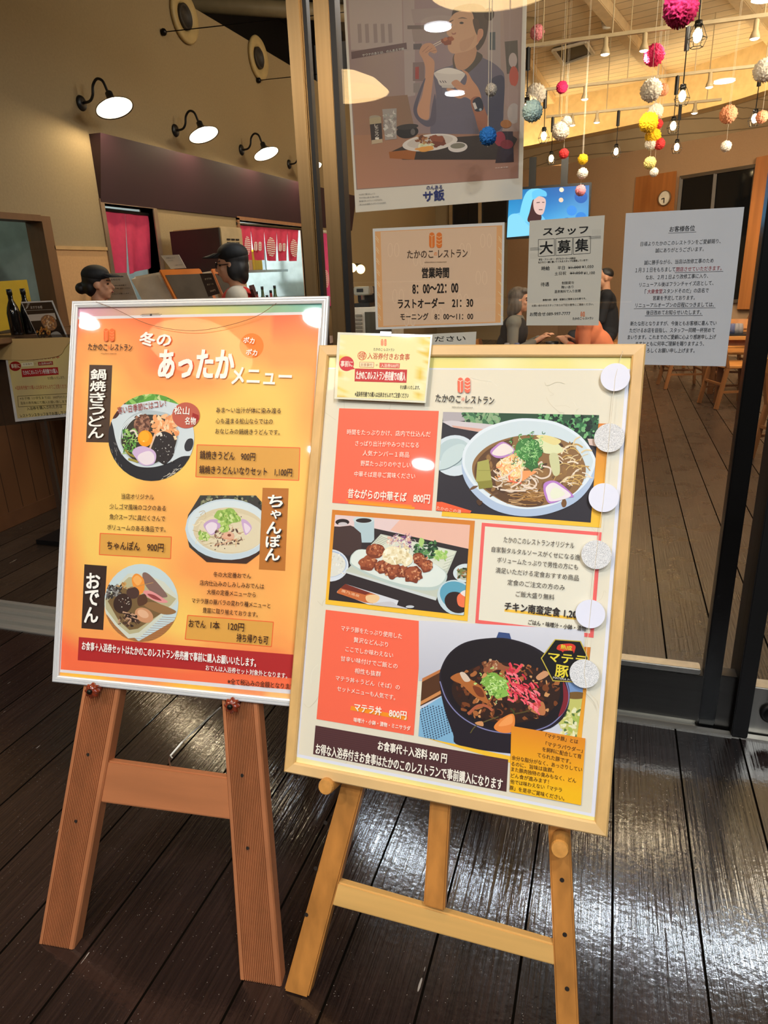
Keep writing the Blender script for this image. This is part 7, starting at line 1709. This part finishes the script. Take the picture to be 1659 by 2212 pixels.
for s_, a, b in (('「マテラ豚」とは', (1179, 1587), (1249, 1601)), ('「マテラパウダー」', (1179, 1605), (1258.6, 1620)), ('を飼料に配合して育', (1172, 1616.5), (1256, 1633)), ('てられた豚です。', (1161, 1629), (1234, 1644)), ('余分な脂分がなく、あっさりしてい', (1106, 1634.8), (1257.6, 1661)), ('るのに、旨味は抜群。', (1105, 1647.6), (1196.7, 1663)), ('また豚肉独特の臭みもなく、どん', (1105, 1659.5), (1244.8, 1685)), ('どん食が進みます！', (1104, 1673), (1186, 1687)), ('他では味わえない「マテラ', (1103, 1686), (1214, 1705)), ('豚」を是非ご賞味ください。', (1101.4, 1699), (1219.5, 1723))): K.text(s_, a, b, 10, (70, 42, 24), .006)
K.text('熟成', (1211.5, 1396), (1235.6, 1400), 10, GD, .03); K.text('マテラ', (1185, 1418), (1266, 1427), 19, GD, .04); K.text('豚', (1200, 1447), (1228, 1451), 26, GD, .035); K.text('MATERA PORK', (1195, 1462.4), (1246, 1470), 4.5, (226, 220, 206), .01)
K.build('lettering', MATS['menu_ink'], B2)

# ---------------------------------------------------------------- ticket card clipped to the oak frame
CPn = LR.off(.050)
t = thing('ticket_card', CPn.hit(820, 866), 'small laminated yellow ticket card clipped over the top of the oak frame', 'notice card')
cq = [(730, 718), (934.5, 723.8), (920, 870.9), (722.5, 861.7)]
MB().slab([CPn.hit(*p) for p in cq], LR.n*.0012).build('laminate', mat('laminate_clear', (226, 226, 206), .15, coat=.8), t)
k = Ink(CPn.off(.0013), 0)
rq = random.Random(9)
k.grad([(735, 723), (930, 728), (917, 866), (728, 857.5)], lambda a, b: (238, 230, 170) if abs(a-.5) < .36 or rq.random() < .55 else rq.choice([(226, 196, 84), (236, 216, 120), (244, 238, 196)]), 13, 20)
shop_mark(k, (829, 740), 15, (236, 130, 96), (60, 50, 44), (807, 754.5), (852, 756), 6, (240, 226, 180))
k.ell((782, 768.5), 9.6, 9.6, (214, 84, 44)); k.ell((782, 768.5), 8.2, 8.2, (240, 226, 170)); k.text('得', (775, 768.3), (789, 768.7), 14, (200, 70, 40), .02)
k.text('入浴券付きお食事', (794.4, 768.7), (885, 771.4), 14, (196, 76, 44), .015)
k.ell((748.6, 785.7), 16, 16, (206, 50, 60)); k.poly([(760, 790), (767, 797), (756, 799)], (206, 50, 60)); k.text('事前に', (736, 785.5), (762, 786), 13, (250, 240, 226), .02)
k.poly([(777, 782), (808, 783), (807, 794), (777, 793)], (240, 220, 180)); k.frame([(777, 782), (808, 783), (807, 794), (777, 793)], .8, (206, 100, 60)); k.text('お食事代', (780, 787.6), (804, 788.6), 7, (150, 70, 50)); k.text('＋', (811, 788.6), (817, 788.8), 5, (150, 70, 50))
k.poly([(820, 783.5), (864, 785), (863, 796), (819.6, 794.5)], (214, 96, 80)); k.text('入浴券500円', (823, 789.4), (861, 790.6), 8, (246, 226, 206), .01)
k.poly([(767, 796), (879.6, 798.5), (878, 827), (766, 823.7)], (196, 50, 50)); k.text('たかのこのレストラン券売機での購入', (769.6, 810), (876, 813.4), 19, (250, 240, 230), .025)
k.text('をお願いいたします。', (864.5, 836.4), (907, 837.6), 8.6, (50, 40, 30), .01); k.text('※温泉券売機での購入は出来ませんのでご注意ください', (767, 851), (883, 854.6), 11, (50, 40, 30), .012)
k.build('print', BPR, t)
MB().box((-.006, -.012, -.012), (.006, .014, .006)).build('clip', STEEL, None) if False else None
cpos = CPn.off(.001).hit(834, 722)
MB().slab([CPn.off(.0014).hit(*p) for p in ((822, 716), (846, 717), (845, 727), (821, 726))], LR.n*.0016).build('clip', mat('clear_clip', (214, 214, 206), .2), t)

# ---------------------------------------------------------------- garland of paper discs hanging over the oak frame
GPn = LR.off(.048)
G = thing('disc_garland', GPn.hit(1262, 1486), 'garland of white and silver paper discs hanging over the oak frame', 'garland')
DW = mat('white_card_disc', (226, 228, 244), .6, var=.02); DS = mat('silver_glitter', (224, 226, 232), .4, .0, var=.45, scale=700, bump=.3)
cen = [(1329, 815, 31), (1316, 946, 32), (1304, 1075, 32), (1288, 1198, 32), (1275, 1326, 31.5), (1262, 1455, 31.5)]
for i, (x, y, r) in enumerate(cen):
    c = GPn.hit(x, y); R_d = ((GPn.hit(x+r, y)-c).length+(GPn.hit(x, y+r)-c).length)/2
    o = MB().lathe([(.001, .0), (R_d, .0), (R_d, .0016), (.001, .0016)], 56, c, LR.n).build('paper_disc', DS if i % 2 else DW, G)
    o['label'] = 'silver glitter disc' if i % 2 else 'white disc'
pts = [GPn.off(.0004).hit(x, y) for x, y in ((1345, 758), (1338, 782))]+[GPn.off(.0022).hit(x, y) for x, y, r in cen]+[GPn.off(.002).hit(1268, 1492), GPn.off(.003).hit(1290, 1515), GPn.off(.002).hit(1294, 1530)]
MB().tube(pts, .0005, 5).build('thread', mat('garland_thread', (226, 214, 190), .6), G)
# ================================================================ lamps of the terrace and entrance (seen as reflections)
FIX = mat('downlight_glow', (235, 242, 255), .5, emit=(240, 246, 255), es=12); RIM = mat('downlight_rim', (220, 220, 220), .4)
for i, p in enumerate(DOWN_OUT):
    t = thing('ceiling_downlight', p, 'round cool downlight in the terrace ceiling, %s' % ('second from the left near the glass', 'further out on the left', 'furthest out on the right', 'in the middle of the right side', 'at the far right', 'leftmost of all', 'closest to the glass on the right')[i], 'ceiling light', 'terrace downlights')
    MB().lathe([(.001, .012), (.088, .012), (.088, .0), (.001, .0)], 28, V3(p)).build('diffuser', FIX, t)
    MB().lathe([(.090, .02), (.090, -.004), (.11, -.004), (.11, .02)], 28, V3(p), (0, 0, 1), 1, False).build('rim', RIM, t)
for i, p in enumerate(DOME_OUT):
    t = thing('dome_pendant', p, ('wide cream dome pendant over the terrace, leftmost', 'wide cream dome pendant over the terrace, nearest the glass')[i], 'pendant lamp')
    MB().lathe([(.02, .13), (.10, .12), (.22, .07), (.30, .0), (.292, .0), (.215, .063), (.10, .11), (.001, .12)], 40, V3(p), (0, 0, 1), 1, False).build('shade', mat('cream_shade', (255, 236, 196), .5, emit=(255, 214, 150), es=12.0), t, True)
    MB().tube([V3(p)+V3((0, 0, .12)), (p[0], p[1], 3.02)], .008, 8).build('cord', BLACK, t)
for i, p in enumerate(DOWN_IN):
    t = thing('entrance_downlight', p, 'round downlight above the entrance inside, %s' % ('left one', 'middle one', 'right one', 'rear one')[i], 'ceiling light', 'entrance downlights')
    MB().lathe([(.155, .03), (.155, -.015), (.18, -.015), (.18, .03)], 28, V3(p), (0, 0, 1), 1, False).build('rim', RIM, t)
    MB().tube([V3(p)+V3((.165, 0, .02)), (p[0]+.165, p[1], 4.5)], .008, 6).build('hanger', RIM, t)
